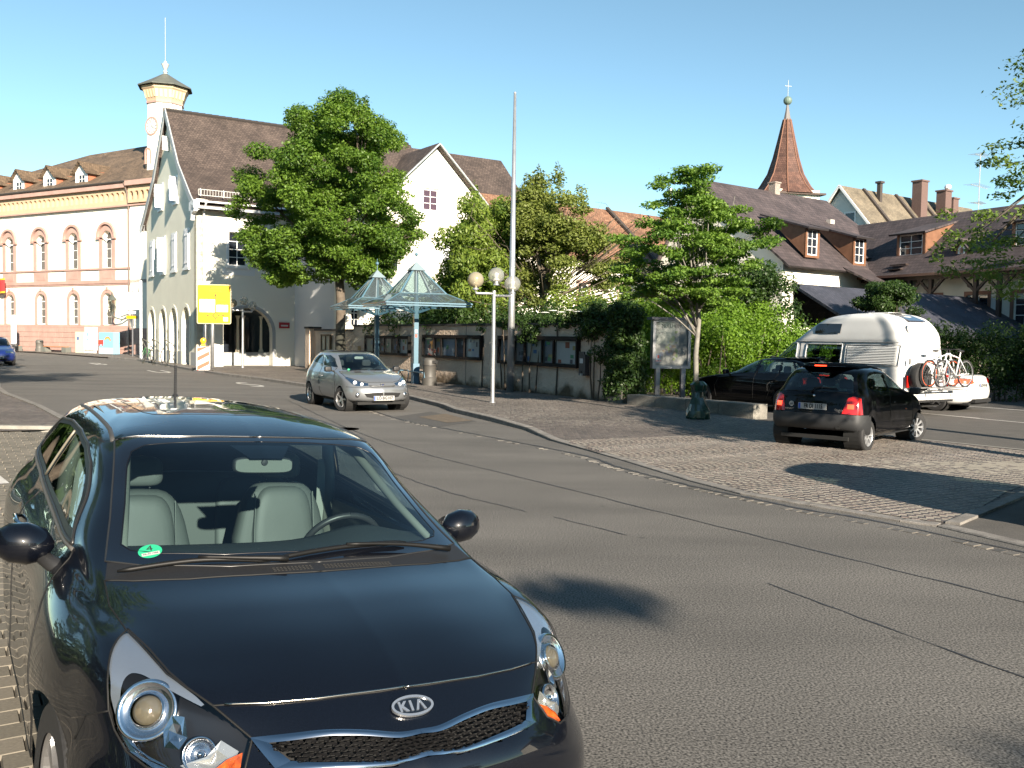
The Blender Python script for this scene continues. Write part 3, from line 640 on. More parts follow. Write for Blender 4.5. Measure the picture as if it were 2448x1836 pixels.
cut('nose',[(-.0,-.2,.7)]+[(p[0],p[1],p[2]) for p in CH_UP]+[(-.165,.495,.745),(-.225,.532,.773)]+[p for p in SHUT[::-1]]+[(-.127,-.2,.784)],nose,eps=.006)
cut('grille',[(.0,-.2,.69)]+CH_UP[::1]+CH_LO[::-1]+[(.056,-.2,.65)],nose,eps=.004)
cut('hood',[(-.127,-.1,.78)]+SHUT+HE+HREAR+[(-.855,-.1,.97)],top,eps=.005,cond=lambda f:f[...,2]>.7)
cut('lamp',LAMP,dl,eps=.005,cond=lambda f:f[...,0]>-.75)
# windscreen (dark border + clear field), roof, side windows
WS=[(-.93,-.1,1),(-.93,0,.985),(-.95,.30,.983),(-1.04,.57,.983),(-1.12,.685,.99),(-1.36,.640,1.10),(-1.60,.600,1.235),(-1.817,.568,1.355),(-1.77,.30,1.368),(-1.755,0,1.372),(-1.755,-.1,1.37)]
cut('frit',WS,(1,0,1.2),eps=.010,cond=lambda f:f[...,0]>-1.95)
WI=[(-1.0,-.1,1.02),(-1.0,0,1.02),(-1.02,.30,1.02),(-1.09,.52,1.02),(-1.135,.60,1.035),(-1.18,.625,1.05),(-1.40,.585,1.15),(-1.62,.550,1.262),(-1.69,.525,1.30),(-1.72,.47,1.322),(-1.725,.35,1.335),(-1.72,.2,1.342),(-1.715,0,1.344),(-1.715,-.1,1.344)]
cut('windscreen',WI,(1,0,1.2),eps=.010,cond=lambda f:f[...,0]>-1.95)
SW=[(-1.40,1.0),(-1.9,1.02),(-2.7,1.085),(-3.40,1.165),(-3.50,1.19),(-3.42,1.27),(-3.15,1.34),(-2.8,1.352),(-2.35,1.342),(-2.05,1.31),(-1.85,1.25),(-1.62,1.135)]
cut('side_frame',[(x,.7,z) for x,z in SW],(0,1,0),eps=.011,cond=lambda f:f[...,1]>.4,facing=.02)
cut('front_side_glass',[(x,.7,z) for x,z in [(-1.50,1.04),(-1.9,1.05),(-2.60,1.105),(-2.47,1.318),(-2.35,1.318),(-2.08,1.285),(-1.87,1.22),(-1.66,1.125)]],(0,1,0),eps=.011,cond=lambda f:f[...,1]>.4,facing=.02)
cut('rear_side_glass',[(x,.7,z) for x,z in [(-2.68,1.115),(-3.36,1.185),(-3.42,1.205),(-3.36,1.262),(-3.12,1.317),(-2.8,1.332),(-2.55,1.325)]],(0,1,0),eps=.011,cond=lambda f:f[...,1]>.4,facing=.02)
cut('rear_glass',[(-3.7,y,z) for y,z in [(-.2,1.22),(.5,1.2),(.55,1.24),(.45,1.36),(-.2,1.37)]],(-1,0,.6),eps=.01,cond=lambda f:f[...,0]<-3.3)
for x,r in ((-.83,.335),(-3.40,.335)):
    cut('arch',[(x+r*math.cos(a),.8,.31+r*math.sin(a)) for a in np.linspace(0,2*math.pi,40)[:-1]],(0,1,0),eps=.008,cond=lambda f:f[...,1]>.5,facing=.02)
cut('door',[(x,.8,z) for x,z in [(-1.22,.30),(-1.17,.55),(-1.20,.80),(-1.33,.93),(-1.9,.985),(-2.58,1.03),(-2.66,.85),(-2.62,.5),(-2.50,.30)]],(0,1,0),eps=.008,cond=lambda f:(f[...,1]>.5)&(f[...,2]<1.08),facing=.02)
0 and cut('mask',[(.2,-.2,.62),(.2,.40,.60),(.1,.50,.58),(.1,.46,.40),(.2,.40,.30),(.2,-.2,.30)],(1,0,0),eps=.006,cond=lambda f:f[...,0]>-.2)
kp=M('blueblack_paint',(.0022,.0030,.0058),.35,coat=1,grain=.6,gs=900,spec=.12)
KS.mesh(['body']).out('body',kp,kia,smooth=True)
KS.mesh(['nose']).out('nose_panel',kp,kia,smooth=True); KS.mesh(['hood']).out('bonnet',kp,kia,smooth=True)
for sd in (1,-1):
    dr=KS.mesh(['door'],side=sd).out('door',kp,kia,smooth=True)
    KS.mesh(['side_frame'],side=sd,off=-.002).out('window_frame',M('frame_black',(.006,.006,.006),.5),kia,smooth=True)
    KS.mesh(['front_side_glass'],side=sd,off=-.004).out('window_glass',gws,kia,smooth=True)
    KS.mesh(['rear_side_glass'],side=sd,off=-.004).out('window_glass',gdark,kia,smooth=True)
gb=M('frame_black',(.006,.006,.006),.5)
ws=KS.mesh(['windscreen']).out('windscreen',gws,kia,smooth=True); KS.mesh(['frit']).out('windscreen_border',M('windscreen_border',(.004,.005,.008),.04,coat=1),ws,smooth=True)
KS.mesh(['rear_glass']).out('rear_window',gdark,kia,smooth=True)

# gaps, seals and trims
gap=M('panel_gap',(.002,.002,.002),.7); seam=M('seal_strip',(.02,.02,.02),.35)
KS.line('panel_gap',SHUT+HE,(.2,.1,1),.0028,gap,kia,per=.02)
KS.line('panel_gap',HREAR,(0,0,1),.004,gap,kia,per=.02)
KS.line('bonnet_edge_chrome',[(-.127,0,.782),(-.128,.08,.782),(-.145,.26,.777),(-.175,.40,.773),(-.21,.50,.771)],nose,.0030,M('edge_glint',(.45,.42,.36),.2,metal=1),kia,per=.02,off=.004)
KS.line('windscreen_inner_edge',WI[1:-1],(1,0,1.2),.0035,M('inner_edge',(.004,.004,.006),.3),kia,per=.02,off=-.001)
KS.ribbon([(-1.70,-.13,1.32),(-1.70,.13,1.32)],[(-1.60,-.07,1.26),(-1.60,.07,1.26)],(1,0,1.2),-.004,12,4).out('sensor_cover',M('inner_edge',(.004,.004,.006),.3),kia)
KS.line('windscreen_seal',WS[1:-1],(1,0,1.2),.004,seam,kia,per=.03)
KS.line('windscreen_header_trim',[(-1.757,0,1.372),(-1.768,.30,1.368),(-1.815,.555,1.356)],(1,0,1.2),.0038,M('edge_glint2',(.25,.25,.25),.25,metal=1),kia,per=.03,off=.002)
KS.line('roof_channel',[(-1.83,.575,1.35),(-2.02,.560,1.385),(-2.3,.555,1.40),(-2.7,.548,1.41),(-3.1,.54,1.41),(-3.4,.51,1.41)],(0,0,1),.0135,M('roof_strip',(.05,.048,.046),.55),kia,per=.05,off=-.006)
KS.line('window_seal',[(x,.7,z) for x,z in SW+SW[:1]],(0,1,0),.007,seam,kia,per=.03)
KS.line('beltline_trim',[(-1.36,.76,.985),(-1.9,.76,1.005),(-2.7,.75,1.07),(-3.42,.71,1.155)],(0,1,0),.008,M('belt_trim',(.09,.085,.08),.4),kia,per=.05)
KS.line('pillar_trim',[(-2.64,.7,1.10),(-2.51,.65,1.325)],(0,1,0),.007,M('pillar_trim',(.20,.18,.14),.4),kia,per=.05)
KS.line('panel_gap',[(x,.8,z) for x,z in [(-1.30,.27),(-1.22,.30),(-1.17,.55),(-1.20,.80),(-1.33,.93),(-1.36,.99)]],(0,1,0),.0035,gap,kia)
KS.line('panel_gap',[(x,.8,z) for x,z in [(-2.58,1.03),(-2.66,.85),(-2.62,.5),(-2.50,.30),(-1.30,.27)]],(0,1,0),.0035,gap,kia)
KS.line('lamp_gap',LAMP+LAMP[:1],dl,.0032,gap,kia,per=.015)
KS.line('panel_gap',[(-.42,.755,.72),(-.52,.79,.68),(-.56,.82,.60)],(.3,1,.1),.003,gap,kia,per=.02)
# sunroof
KS.line('sunroof_edge',[(-2.12,0,1.44),(-2.13,.30,1.43),(-2.17,.36,1.43),(-2.25,.385,1.43),(-2.45,.39,1.44),(-2.85,.39,1.45)],(0,0,1),.003,gap,kia,per=.03,off=-.001)
# chrome grille frame
def band(up,lo,d,off,nu=60,nv=4,crown=.004,mir=True):
    b=KS.ribbon(up,lo,d,off,nu,nv,crown=crown); return bmir(b) if mir else b
satin=M('satin_chrome',(.50,.53,.58),.16,metal=1)
g=KS.mesh(['grille'],off=-.03).out('grille',blackm,kia)
band(CH_UP,CH_UPI,nose,.004).out('grille_surround_upper',satin,g,smooth=True)
band(CH_LOI[:6],CH_LO[:6],nose,.004,crown=.004).out('grille_surround_lower',satin,g,smooth=True)
for sd in (1,-1): mir1(band([(-.105,.452,.714),(-.055,.43,.688),(-.012,.408,.660)],[(-.079,.410,.702),(-.047,.389,.686),(-.016,.368,.670)],nose,.004,20,mir=False),sd).out('grille_surround_end',satin,g,smooth=True)
# honeycomb cells
hc=B()
UI=np.array([p for p in CH_UPI]);LI=np.array([p for p in CH_LOI])
def yz(c,y): return np.array([np.interp(y,c[:,1],c[:,0]),y,np.interp(y,c[:,1],c[:,2])])
LI2=LI[:6]
pit=.034
for sgn in (1,-1):
    for i in range(13):
        for j in range(5):
            yc=(i+.5*(j%2))*pit+(.0 if j%2 else 0)
            if sgn<0 and yc<.005: continue
            if yc>.395: continue
            u=yz(UI,min(yc,.405)); l=yz(LI2,min(yc,.36)); hgt=u[2]-l[2]; t=(j+.5)/5
            if yc>.36: 
                l=np.array([-.016-(yc-.365)*1.4,yc,.670+(yc-.365)*.71]); 
                if (1-t)<.25: continue
            c=u*(1-t)+l*t; 
            dz=(u-l)/np.linalg.norm(u-l); 
            w=pit*.44; h=np.linalg.norm(u-l)/5*.40
            n_=np.array([.6,0.,.55]); n_/=np.linalg.norm(n_)
            ring=[(-w,-h*.3),(-w*.75,-h),(w*.75,-h),(w,-h*.3),(w,h*.3),(w*.75,h),(-w*.75,h),(-w,h*.3)]
            yv=np.array([-.25 if yc>.1 else 0.,1.,0.]); yv/=np.linalg.norm(yv)
            o0=[c+n_*.0+yv*a_+dz*b_ for a_,b_ in ring]; o1=[c-n_*.012+yv*a_*.62+dz*b_*.55 for a_,b_ in ring]
            V=[p*np.array([1,sgn,1]) for p in o0+o1]; F=[(k,(k+1)%8,8+(k+1)%8,8+k) for k in range(8)]
            hc.add(V,F)
hc.out('grille_mesh',M('grille_gloss',(.012,.012,.013),.22,coat=.6),g)
# slim mesh face behind
# badge
bc=Vector((-.068,0,.745)); bn=Vector((.58,0,.81)).normalized(); bx=Vector((0,1,0)); by=bn.cross(bx)
def ell(a,c,n=40): return [(a*math.cos(2*math.pi*i/n),c*math.sin(2*math.pi*i/n)) for i in range(n)]
bo=KS.on((-.068,0,.745),nose,.0)[0]
b=B(); b.poly([ell(.0645,.0325)],bo+bn*.006,bx,by,depth=.008); bd=b.out('badge',M('badge_black',(.006,.008,.012),.12,coat=1),kia)
b=B(); b.poly([ell(.066,.034),ell(.0585,.0265)],bo+bn*.0095,bx,by,depth=.008); bch=M('badge_chrome',(.82,.83,.85),.22,metal=.9); b.out('badge_ring',bch,bd)
lt=bch
def letter(P,dx):
    b=B(); b.poly([[((x+dx),y) for x,y in P]],bo+bn*.0095,bx,by,depth=.004); b.out('badge_letter',lt,bd)
H_=.0165
letter([(-.0,-H_),(.007,-H_),(.007,-.003),(.019,-H_),(.0285,-H_),(.0145,.001),(.027,H_),(.018,H_),(.007,.0045),(.007,H_),(0,H_)],-.043)
letter([(0,-H_),(.0075,-H_),(.0075,H_),(0,H_)],-.0085)
letter([(0,-H_),(.008,-H_),(.0175,.009),(.0255,-H_),(.0335,-H_),(.021,H_),(.0135,H_)],.0065)
# headlights
for sd in (1,-1):
    f=lambda p:(p[0],p[1]*sd,p[2])
    lens=KS.mesh(['lamp'],side=sd,off=.001).out('headlight',gclear,kia,smooth=True)
    hb=KS.mesh(['lamp'],side=sd,off=-.05).out('housing',M('lamp_housing',(.008,.008,.009),.35),lens,smooth=True)
    # bright eyebrow band, following the tip
    inn=lambda P,off:[Vector(f(KS.on(p,dl,off)[0])) for p in P]
    oP=[(-.392,.740,.690),(-.432,.757,.75),(-.45,.760,.79),(-.505,.757,.832),(-.575,.730,.866),(-.618,.694,.886),(-.55,.670,.871),(-.44,.645,.845),(-.34,.604,.814),(-.275,.567,.79),(-.235,.550,.775)]
    iP=[(-.386,.731,.692),(-.406,.734,.73),(-.420,.733,.765),(-.436,.722,.80),(-.440,.706,.817),(-.430,.690,.820),(-.410,.672,.817),(-.370,.648,.808),(-.31,.605,.788),(-.265,.572,.775),(-.24,.556,.770)]
    dr=M('eyebrow_diffuser',(.33,.38,.45),.2,metal=.7)
    b=B(); A_=crspline(oP,44);I_=crspline(iP,44); b.grid([[tuple(v) for v in inn(A_*(1-t)+I_*t,-.006-.004*t)] for t in (0,.33,.66,1)])
    b.out('daylight_band',dr,lens,smooth=True)
    # projector: chrome bowl, rings and lens
    ctr,nn=KS.on((-.353,.676,.722),dl,-.035); ax=Vector((.80,.42,.43)).normalized()
    Q=ax.to_track_quat('Z','Y').to_matrix().to_4x4(); 
    if sd<0: Q=Vector((ax.x,-ax.y,ax.z)).to_track_quat('Z','Y').to_matrix().to_4x4()
    cc=Vector(f(ctr))
    b=B(); b.lathe([(.046,.0),(.052,.012),(.062,.010),(.070,.018),(.079,.022),(.084,.012),(.086,-.02)],cc,40,M4=Q,cap=False); b.out('reflector_ring',silverm,lens,smooth=True)
    b=B(); b.lathe([(.0425,.020),(.047,.018),(.049,.0)],cc,32,M4=Q,cap=False); b.out('lens_ring',chrome,lens,smooth=True)
    b=B(); b.lathe([(.0005,.036),(.014,.034),(.028,.028),(.038,.016),(.043,.005)],cc,32,M4=Q); b.out('projector_lens',M('projector_glass',(.16,.14,.10),.03,metal=.35,coat=1),lens,smooth=True)
    # second lamp towards the grille
    c2,_=KS.on((-.175,.575,.668),dl,-.03); c2=Vector(f(c2))
    b=B(); b.lathe([(.001,-.02),(.02,-.018),(.036,.0),(.041,.012),(.045,.012),(.047,-.01)],c2,32,M4=Q); b.out('main_beam_reflector',silverm,lens,smooth=True)
    b=B(); b.lathe([(.001,.012),(.008,.010),(.012,-.01)],c2,16,M4=Q); b.out('bulb_shield',chrome,lens,smooth=True)
    # reflector wings and amber indicator
    def facet(P,off,mat,nm,jit=.004,n=6):
        P=[Vector(f(KS.on(p,dl,off)[0])) for p in P]; c=sum(P,Vector())/len(P); b=B(); rr_=random.Random(3)
        mid=[p.lerp(c,.45)+Vector((rr_.uniform(-1,1),rr_.uniform(-1,1),rr_.uniform(-1,1)))*jit for p in P]; k=len(P)
        b.add(P+mid+[c-Vector(f((.6,.5,.5)))*.012],[(i,(i+1)%k,k+(i+1)%k,k+i) for i in range(k)]+[(k+i,k+(i+1)%k,2*k) for i in range(k)])
        return b.out(nm,mat,lens)
    facet([(-.275,.63,.74),(-.245,.605,.745),(-.215,.60,.70),(-.22,.615,.665),(-.255,.645,.66),(-.275,.65,.70)],-.02,silverm,'side_reflector')
    facet([(-.155,.525,.705),(-.115,.485,.685),(-.105,.50,.645),(-.12,.535,.62),(-.16,.575,.61),(-.20,.61,.625),(-.155,.56,.665)],-.02,M('reflector_pale',(.75,.74,.70),.2,metal=.8),'reflector_wing')
    facet([(-.105,.475,.68),(-.085,.482,.645),(-.085,.52,.61),(-.11,.555,.605),(-.125,.54,.63),(-.118,.51,.66)],-.010,amber,'indicator_lens')
    facet([(-.40,.745,.672),(-.33,.715,.63),(-.25,.665,.607),(-.17,.605,.60),(-.18,.61,.612),(-.26,.67,.625),(-.33,.71,.645),(-.39,.738,.678)],-.008,silverm,'lower_reflector_strip',.003)
# dark rings behind
# mirrors
for sd in (1,-1):
    b=B(); G=[]
    prof=[(0,.012),(.15,.052),(.45,.068),(.75,.062),(.93,.042),(1,.008)]
    for t,r in prof:
        row=[]
        for j in range(20):
            a=2*math.pi*j/20
            x=-1.475+ -.02*t+ r*1.1*math.cos(a)*(1.0 if math.cos(a)>0 else .75); z=.985+.012*t+ r*1.18*math.sin(a)*(1.0 if math.sin(a)>0 else .95); y=(.81+.20*t)
            row.append((x,y*sd,z))
        G.append(row)
    b.grid(G,closed=True); mr=b.out('mirror',kp,kia,smooth=True,fixn=True)
    b=B(); b.tube([(-1.40,.775*sd,.90),(-1.42,.80*sd,.91),(-1.455,.85*sd,.945)],[.035,.032,.026],10); b.out('mirror_foot',blackp,mr,smooth=True)
    b=B(); b.lathe([(.0005,0),(.056,.0)],(-1.545,.885*sd,.985),20,M4=Matrix.Rotation(-math.pi/2,4,'Y')@Matrix.Diagonal((.9,1.25,1,1))); b.out('mirror_glass',chrome,mr)
    b=B(); b.tube([(-1.43,.90*sd,.965),(-1.445,.955*sd,.97),(-1.475,.99*sd,.975)],[.008,.008,.005],6); b.out('indicator',M('clear_lens',(.6,.6,.6),.1,metal=.7),mr,smooth=True)
# wipers and cowl
b=KS.ribbon([(-.855,0,.968),(-.87,.25,.968),(-.90,.45,.968),(-.955,.62,.965),(-1.0,.70,.962)],[(-.945,0,.985),(-.965,.30,.983),(-1.02,.52,.982),(-1.07,.62,.985),(-1.11,.68,.989)],(0,0,1),.001,30,5); bmir(b).out('scuttle',M('scuttle_plastic',(.009,.009,.010),.6,grain=.3),kia,smooth=True)
b=B()
for i in range(34):
    for j in range(3):
        y=-.16+i*.0135; p=KS.on((-.885-.012*j+.02*abs(y)*0-.0*y*y,y,.97),top,.0025)[0]
        if -.02<y<.02: continue
        b.box(p.x-.004,p.x+.004,p.y-.0045,p.y+.0045,p.z-.004,p.z)
b.out('vent_holes',blackm,kia,kind='stuff')
wm=M('wiper_black',(.006,.006,.006),.5,spec=.25)
for P,A_ in (([(-.985,-.66,1.0),(-.98,-.40,1.01),(-.93,-.16,1.0)],[(-.93,-.10,.985),(-.95,-.25,1.0),(-.985,-.40,1.012)]),([(-.95,-.13,1.0),(-1.0,.12,1.015),(-1.035,.42,1.025)],[(-1.0,.60,.985),(-1.005,.40,1.01),(-1.00,.15,1.022)])):
    L1=[KS.on(p,(1,0,1.2),.014)[0] for p in crspline(P,14)]; L2=[KS.on(p,(1,0,1.2),.024)[0] for p in crspline(A_,10)]
    b=B(); b.tube(L1,[.004]+[.0095]*12+[.004],6); b.tube(L1,[.003]*14,4); wp=b.out('wiper',wm,kia,smooth=True)
    b=B(); b.tube(L2,[.013,.012,.011,.010,.009,.008,.008,.007,.007,.006],6); b.out('wiper_arm',wm,wp,smooth=True)
# aerial, handles, wheels
b=B(); ap=KS.on((-3.42,0,1.46),top,0)[0]; b.lathe([(.030,-.004),(.028,.006),(.018,.016),(.011,.028),(.001,.03)],ap,20,M4=Matrix.Diagonal((1.4,1,1,1))); an=b.out('aerial',blackp,kia,smooth=True)
b=B(); P=[ap+Vector((-.035*t,.0,.02+.175*t)) for t in np.linspace(0,1,26)]; b.tube(P,[.0075+.0022*(i%2) for i in range(26)],7); b.out('aerial_rod',blackp,an)
for sd in (1,-1):
    P=[KS.on((x,.85*1,z),(0,1,0),o_)[0] for x,z,o_ in ((-2.38,.90,0),(-2.41,.905,.03),(-2.52,.915,.033),(-2.56,.918,0))]
    b=B(); b.tube([Vector((p.x,p.y*sd,p.z)) for p in P],[.008,.011,.011,.008],8); b.out('door_handle',chrome,kia,smooth=True)
    for x,st in ((-.83,.06),(-3.40,0)): wheel(kia,(x,(.755 if x>-2 else .70)*sd,.31),.31,.20,sd,0,steer=st)
    for x in (-.83,-3.40):
        b=B(); b.lathe([(.345,-.16),(.345,.10)],(x,.70*sd,.31),32,M4=Matrix.Rotation(-sd*math.pi/2,4,'X'),cap=False); b.lathe([(.345,-.16),(.001,-.16)],(x,.70*sd,.31),32,M4=Matrix.Rotation(-sd*math.pi/2,4,'X')); b.out('wheel_arch',blackm,kia)
b=B(); b.box(-3.8,-.2,-.72,.72,.17,.22); b.out('floor_pan',blackm,kia)
# ---- cabin ----
sg=M('pale_seat_leather',(.085,.092,.088),.55,var=.06,vs=6,bump=.25,bs=160); sgd=M('grey_seat_side',(.075,.082,.078),.6,bump=.2,bs=160)
dash=M('dashboard',(.035,.04,.042),.6,bump=.3,bs=220); trim=M('pale_trim',(.15,.155,.135),.7)
def rbox(x0,x1,y0,y1,z0,z1,r,lean=0,n=6,tw=1.0):   # cushion: rounded block leaning back with height
    b=B();G=[]
    hx=(x1-x0)/2;hy=(y1-y0)/2;hz=(z1-z0)/2;c=Vector(((x0+x1)/2,(y0+y1)/2,(z0+z1)/2))
    for i in range(13):
        a=-math.pi/2+math.pi*i/12; row=[]
        for j in range(28):
            t=2*math.pi*j/28
            s=lambda v,e:math.copysign(abs(v)**e,v)
            yy=s(math.cos(t),.45)*s(math.cos(a),.35);zz=s(math.sin(t),.5)*s(math.cos(a),.35);xx=s(math.sin(a),.5)
            w=1-(1-tw)*max(0,zz)
            row.append((c.x+hx*xx-lean*(zz*hz),c.y+hy*yy*w,c.z+hz*zz))
        G.append(row)
    b.grid(G,closed=True); return b
for (sx,sy,dz) in ((-2.22,-.385,.0),(-2.46,.37,.0)):
    b=rbox(sx-.07,sx+.05,sy-.245,sy+.245,.50,1.075+dz,.05,.18,tw=.74); st=b.out('seat',sgd,kia,smooth=True,fixn=True)
    b=rbox(sx-.03,sx+.072,sy-.165,sy+.165,.58,1.055+dz,.05,.18,tw=.86); b.out('seat_centre',sg,st,smooth=True,fixn=True)
    for s_ in (-1,1):
        b=B(); b.tube([(sx+.075-.18*(z-.82),sy+s_*(.165-.03*(z-.6)),z) for z in np.linspace(.62,1.03,8)],.0025,5); b.out('seam',M('stitching',(.15,.16,.15),.8),st)
    b=rbox(sx-.15,sx-.045,sy-.115,sy+.115,1.085+dz,1.225+dz,.04,.10,tw=.93); b.out('headrest',sg,st,smooth=True,fixn=True)
    for q_ in (-.06,.06): b=B(); b.tube([(sx-.10,sy+q_,1.04),(sx-.10,sy+q_,1.10)],.007,6); b.out('headrest_post',chrome,st)
    b=rbox(sx-.05,sx+.46,sy-.24,sy+.24,.36,.52,.05,0); b.out('seat_cushion',sg,st,smooth=True,fixn=True)
b=rbox(-3.12,-2.98,-.60,.60,.50,1.06,.05,.15); rs=b.out('rear_seat',sgd,kia,smooth=True,fixn=True)
for y in (-.38,.38):
    b=rbox(-3.02,-2.95,y-.22,y+.22,.52,1.04,.04,.15); b.out('seat_centre',sg,rs,smooth=True,fixn=True)
G=[]
for y in np.linspace(-.68,.68,30):
    hump=.055*math.exp(-((y-.37)/.19)**2); f_=.02*(y/.68)**2
    G.append([(x-f_*3,y,z+hump*w_) for x,z,w_ in ((-.98,.965,0),(-1.10,.975,.0),(-1.22,.985,.3),(-1.33,.985,.9),(-1.40,.975,1),(-1.44,.94,.9),(-1.47,.84,.2),(-1.42,.6,0),(-1.35,.4,0))])
b=B();b.grid(G);b.out('dashboard',dash,kia,smooth=True,fixn=False)
b=B(); ang=R_(64); Qs=Matrix.Rotation(-ang,4,'Y'); 
P=[Vector((-1.60,.37,.885))+Qs@Vector((.0+.185*math.cos(a),.185*math.sin(a),0)) for a in np.linspace(0,2*math.pi,41)]
b.tube(P,.0145,8,cap=False); sw=b.out('steering_wheel',M('wheel_leather',(.03,.03,.032),.4),kia,smooth=True)
b=B(); b.sphere((-1.585,.37,.88),.065,14,8,(.5,1,1)); b.bar((-1.6,.20,.885),(-1.6,.54,.885),.02,.045); b.out('wheel_hub',blackp,sw,smooth=True)
mm=rbox(-1.64,-1.60,-.13,.13,1.228,1.30,.02,0).out('rear_view_mirror',blackp,kia,smooth=True,fixn=True)
b=B(); b.poly([[(x*.122,y*.029) for x,y in [(math.copysign(abs(math.cos(t))**.4,math.cos(t)),math.copysign(abs(math.sin(t))**.5,math.sin(t))) for t in np.linspace(0,2*math.pi,33)[:-1]]]],(-1.599,0,1.264),(0,1,0),(0,0,1)); b.out('mirror_back',M('mirror_back',(.13,.14,.125),.5),mm)
b=B(); b.lathe([(.001,.006),(.012,.005),(.015,.0)],(-1.598,0,1.278),16,M4=Matrix.Rotation(math.pi/2,4,'Y')); b.out('mirror_sensor',blackp,mm)
for sd in (1,-1):
    b=B(); b.tube([(-2.50,.615*sd,1.30),(-2.56,.66*sd,1.10),(-2.60,.69*sd,.6)],[.03,.035,.05],8); bp=b.out('door_pillar_trim',trim,kia,smooth=True)
    b=B(); b.bar((-2.52,.60*sd,1.19),(-2.60,.64*sd,.6),.045,.004,up=(1,0,0)); b.out('seat_belt',M('belt_webbing',(.25,.26,.24),.8),bp)
    b=B(); b.tube([(-1.17,.62*sd,.98),(-1.46,.575*sd,1.10),(-1.84,.52*sd,1.29),(-2.3,.535*sd,1.345),(-3.1,.53*sd,1.34)],[.014,.018,.022,.025,.03],8); b.out('pillar_lining',trim,kia,smooth=True)
    b=B(); b.box(-2.55,-1.2,.70*sd-.02,.70*sd+.02,.35,.97); b.out('door_card',M('door_card',(.06,.065,.065),.7),kia)
b=KS.mesh(['body'],off=-.03); 
hl=B(); hl.grid([[(x,y,z-.0) for y in np.linspace(-.52,.52,9)] for x,z in ((-1.80,1.335),(-2.2,1.40),(-2.8,1.43),(-3.3,1.40))]); hl.out('headlining',trim,kia,smooth=True)
# environment badge on the windscreen
sp,nn=KS.on((-1.10,-.54,1.035),(1,0,1.2),-.004); 
ex=Vector((0,1,0)); ex=(ex-nn*ex.dot(nn)).normalized(); ey=nn.cross(ex)
b=B(); b.poly([ell(.040,.040,36)],sp+nn*.0055,ex,ey); s1=b.out('green_sticker',M('sticker_green',(.02,.33,.17),.5),kia)
b=B(); b.poly([rect(-.03,.03,-.026,-.008)],sp+nn*.0065,ex,ey); b.out('sticker_field',platew,s1)
text('sticker_digit','4',.045,platet,s1,sp+nn*.0065+ey*.014,ex,ey,.0005); text('sticker_code','FR-AI 1988',.011,platet,s1,sp+nn*.007-ey*.017,ex,ey,.0003)
# =============== OTHER VEHICLES ===============
def LV(rows,**k): return [levelcurve(*r,**k) for r in rows]
gapm=gap
def finish_car(root,S,paint,sp):
    glass=sp.get('glass',gdark)
    S.mesh(['body']).out('body',paint,root,smooth=True)
    for nm,lab,mt,off in sp['parts']:
        if nm in('windscreen','rear_window','bumper','bumper_band','roof_band'):
            S.mesh([lab],off=off).out(nm,mt,root,smooth=True)
        else:
            for sd in (1,-1): S.mesh([lab],side=sd,off=off).out(nm,mt,root,smooth=True)
    for P,d,r in sp.get('gaps',[]): S.line('panel_gap',P,d,r,gapm,root,per=.06)
    w=sp['w']
    for (x,sty,st) in sp['wheels']:
        for sd in (1,-1):
            R0=sp['wr']; wheel(root,(x,(w-.105)*sd,R0),R0,.185,sd,sty,steer=st,cover=sp.get('cover'))
            b=B(); Mx=Matrix.Rotation(-sd*math.pi/2,4,'X'); c=(x,(w-.16)*sd,R0); b.lathe([(R0+.045,-.16),(R0+.045,.10)],c,28,M4=Mx,cap=False); b.lathe([(R0+.045,-.16),(.001,-.16)],c,28,M4=Mx); b.out('wheel_arch',blackm,root)
    b=B(); b.box(-sp['L']+.12,-.12,-w+.22,w-.22,.19,.25); b.out('floor_pan',blackm,root)
    for x,y in sp.get('seats',[]):
        b=rbox(x-.06,x+.06,y-.23,y+.23,.5,1.0+sp.get('sz',0),.05,.12,tw=.8); st=b.out('seat',seatd,root,smooth=True,fixn=True)
        b=rbox(x-.13,x-.04,y-.12,y+.12,1.03+sp.get('sz',0),1.2+sp.get('sz',0),.05,.05,tw=.9); b.out('headrest',seatd,st,smooth=True,fixn=True)
    if sp.get('seats'):
        b=B(); xd=sp['dash']; b.box(xd-.35,xd+.02,-w+.12,w-.12,.55,.94+sp.get('sz',0)); b.out('dashboard',seatd,root)
        b=B(); b.box(-sp['L']+.25,xd,-w+.1,w-.1,.40,.45); b.out('cabin_floor',blackm,root)
    for sd in (1,-1):
        x,y,z=sp['mirror']; b=rbox(x-.05,x+.06,y-.09,y+.09,z-.06,z+.07,.03,0)
        if sd<0: b=mir1(b,-1)
        m_=b.out('mirror',sp.get('mpaint',blackp),root,smooth=True,fixn=True); b=B(); b.tube([(x,(y-.05)*sd,z-.02),(x+.03,(y-.17)*sd,z-.05)],.025,6); b.out('mirror_foot',blackp,m_)
def arc(S,x,r,zc,eps=.03,ymin=.45): S.cut('arch',[(x+r*math.cos(a),.8,zc+r*math.sin(a)) for a in np.linspace(0,2*math.pi,28)[:-1]],(0,1,0),cond=lambda f:f[...,1]>ymin,eps=eps,facing=.02)
def scut(S,nm,poly,eps=.022,ymin=.35,sf=1): S.cut(nm,[(x,.7,z) for x,z in poly],(0,1,0),cond=lambda f:f[...,1]>ymin,eps=eps,facing=.02)
PERC=[8,8,6,6,14,22,22,14,6,6,8,8]
def rz(h): return math.atan2(h[1],h[0])
def side2(P): return [(x,.9,z) for x,z in P]
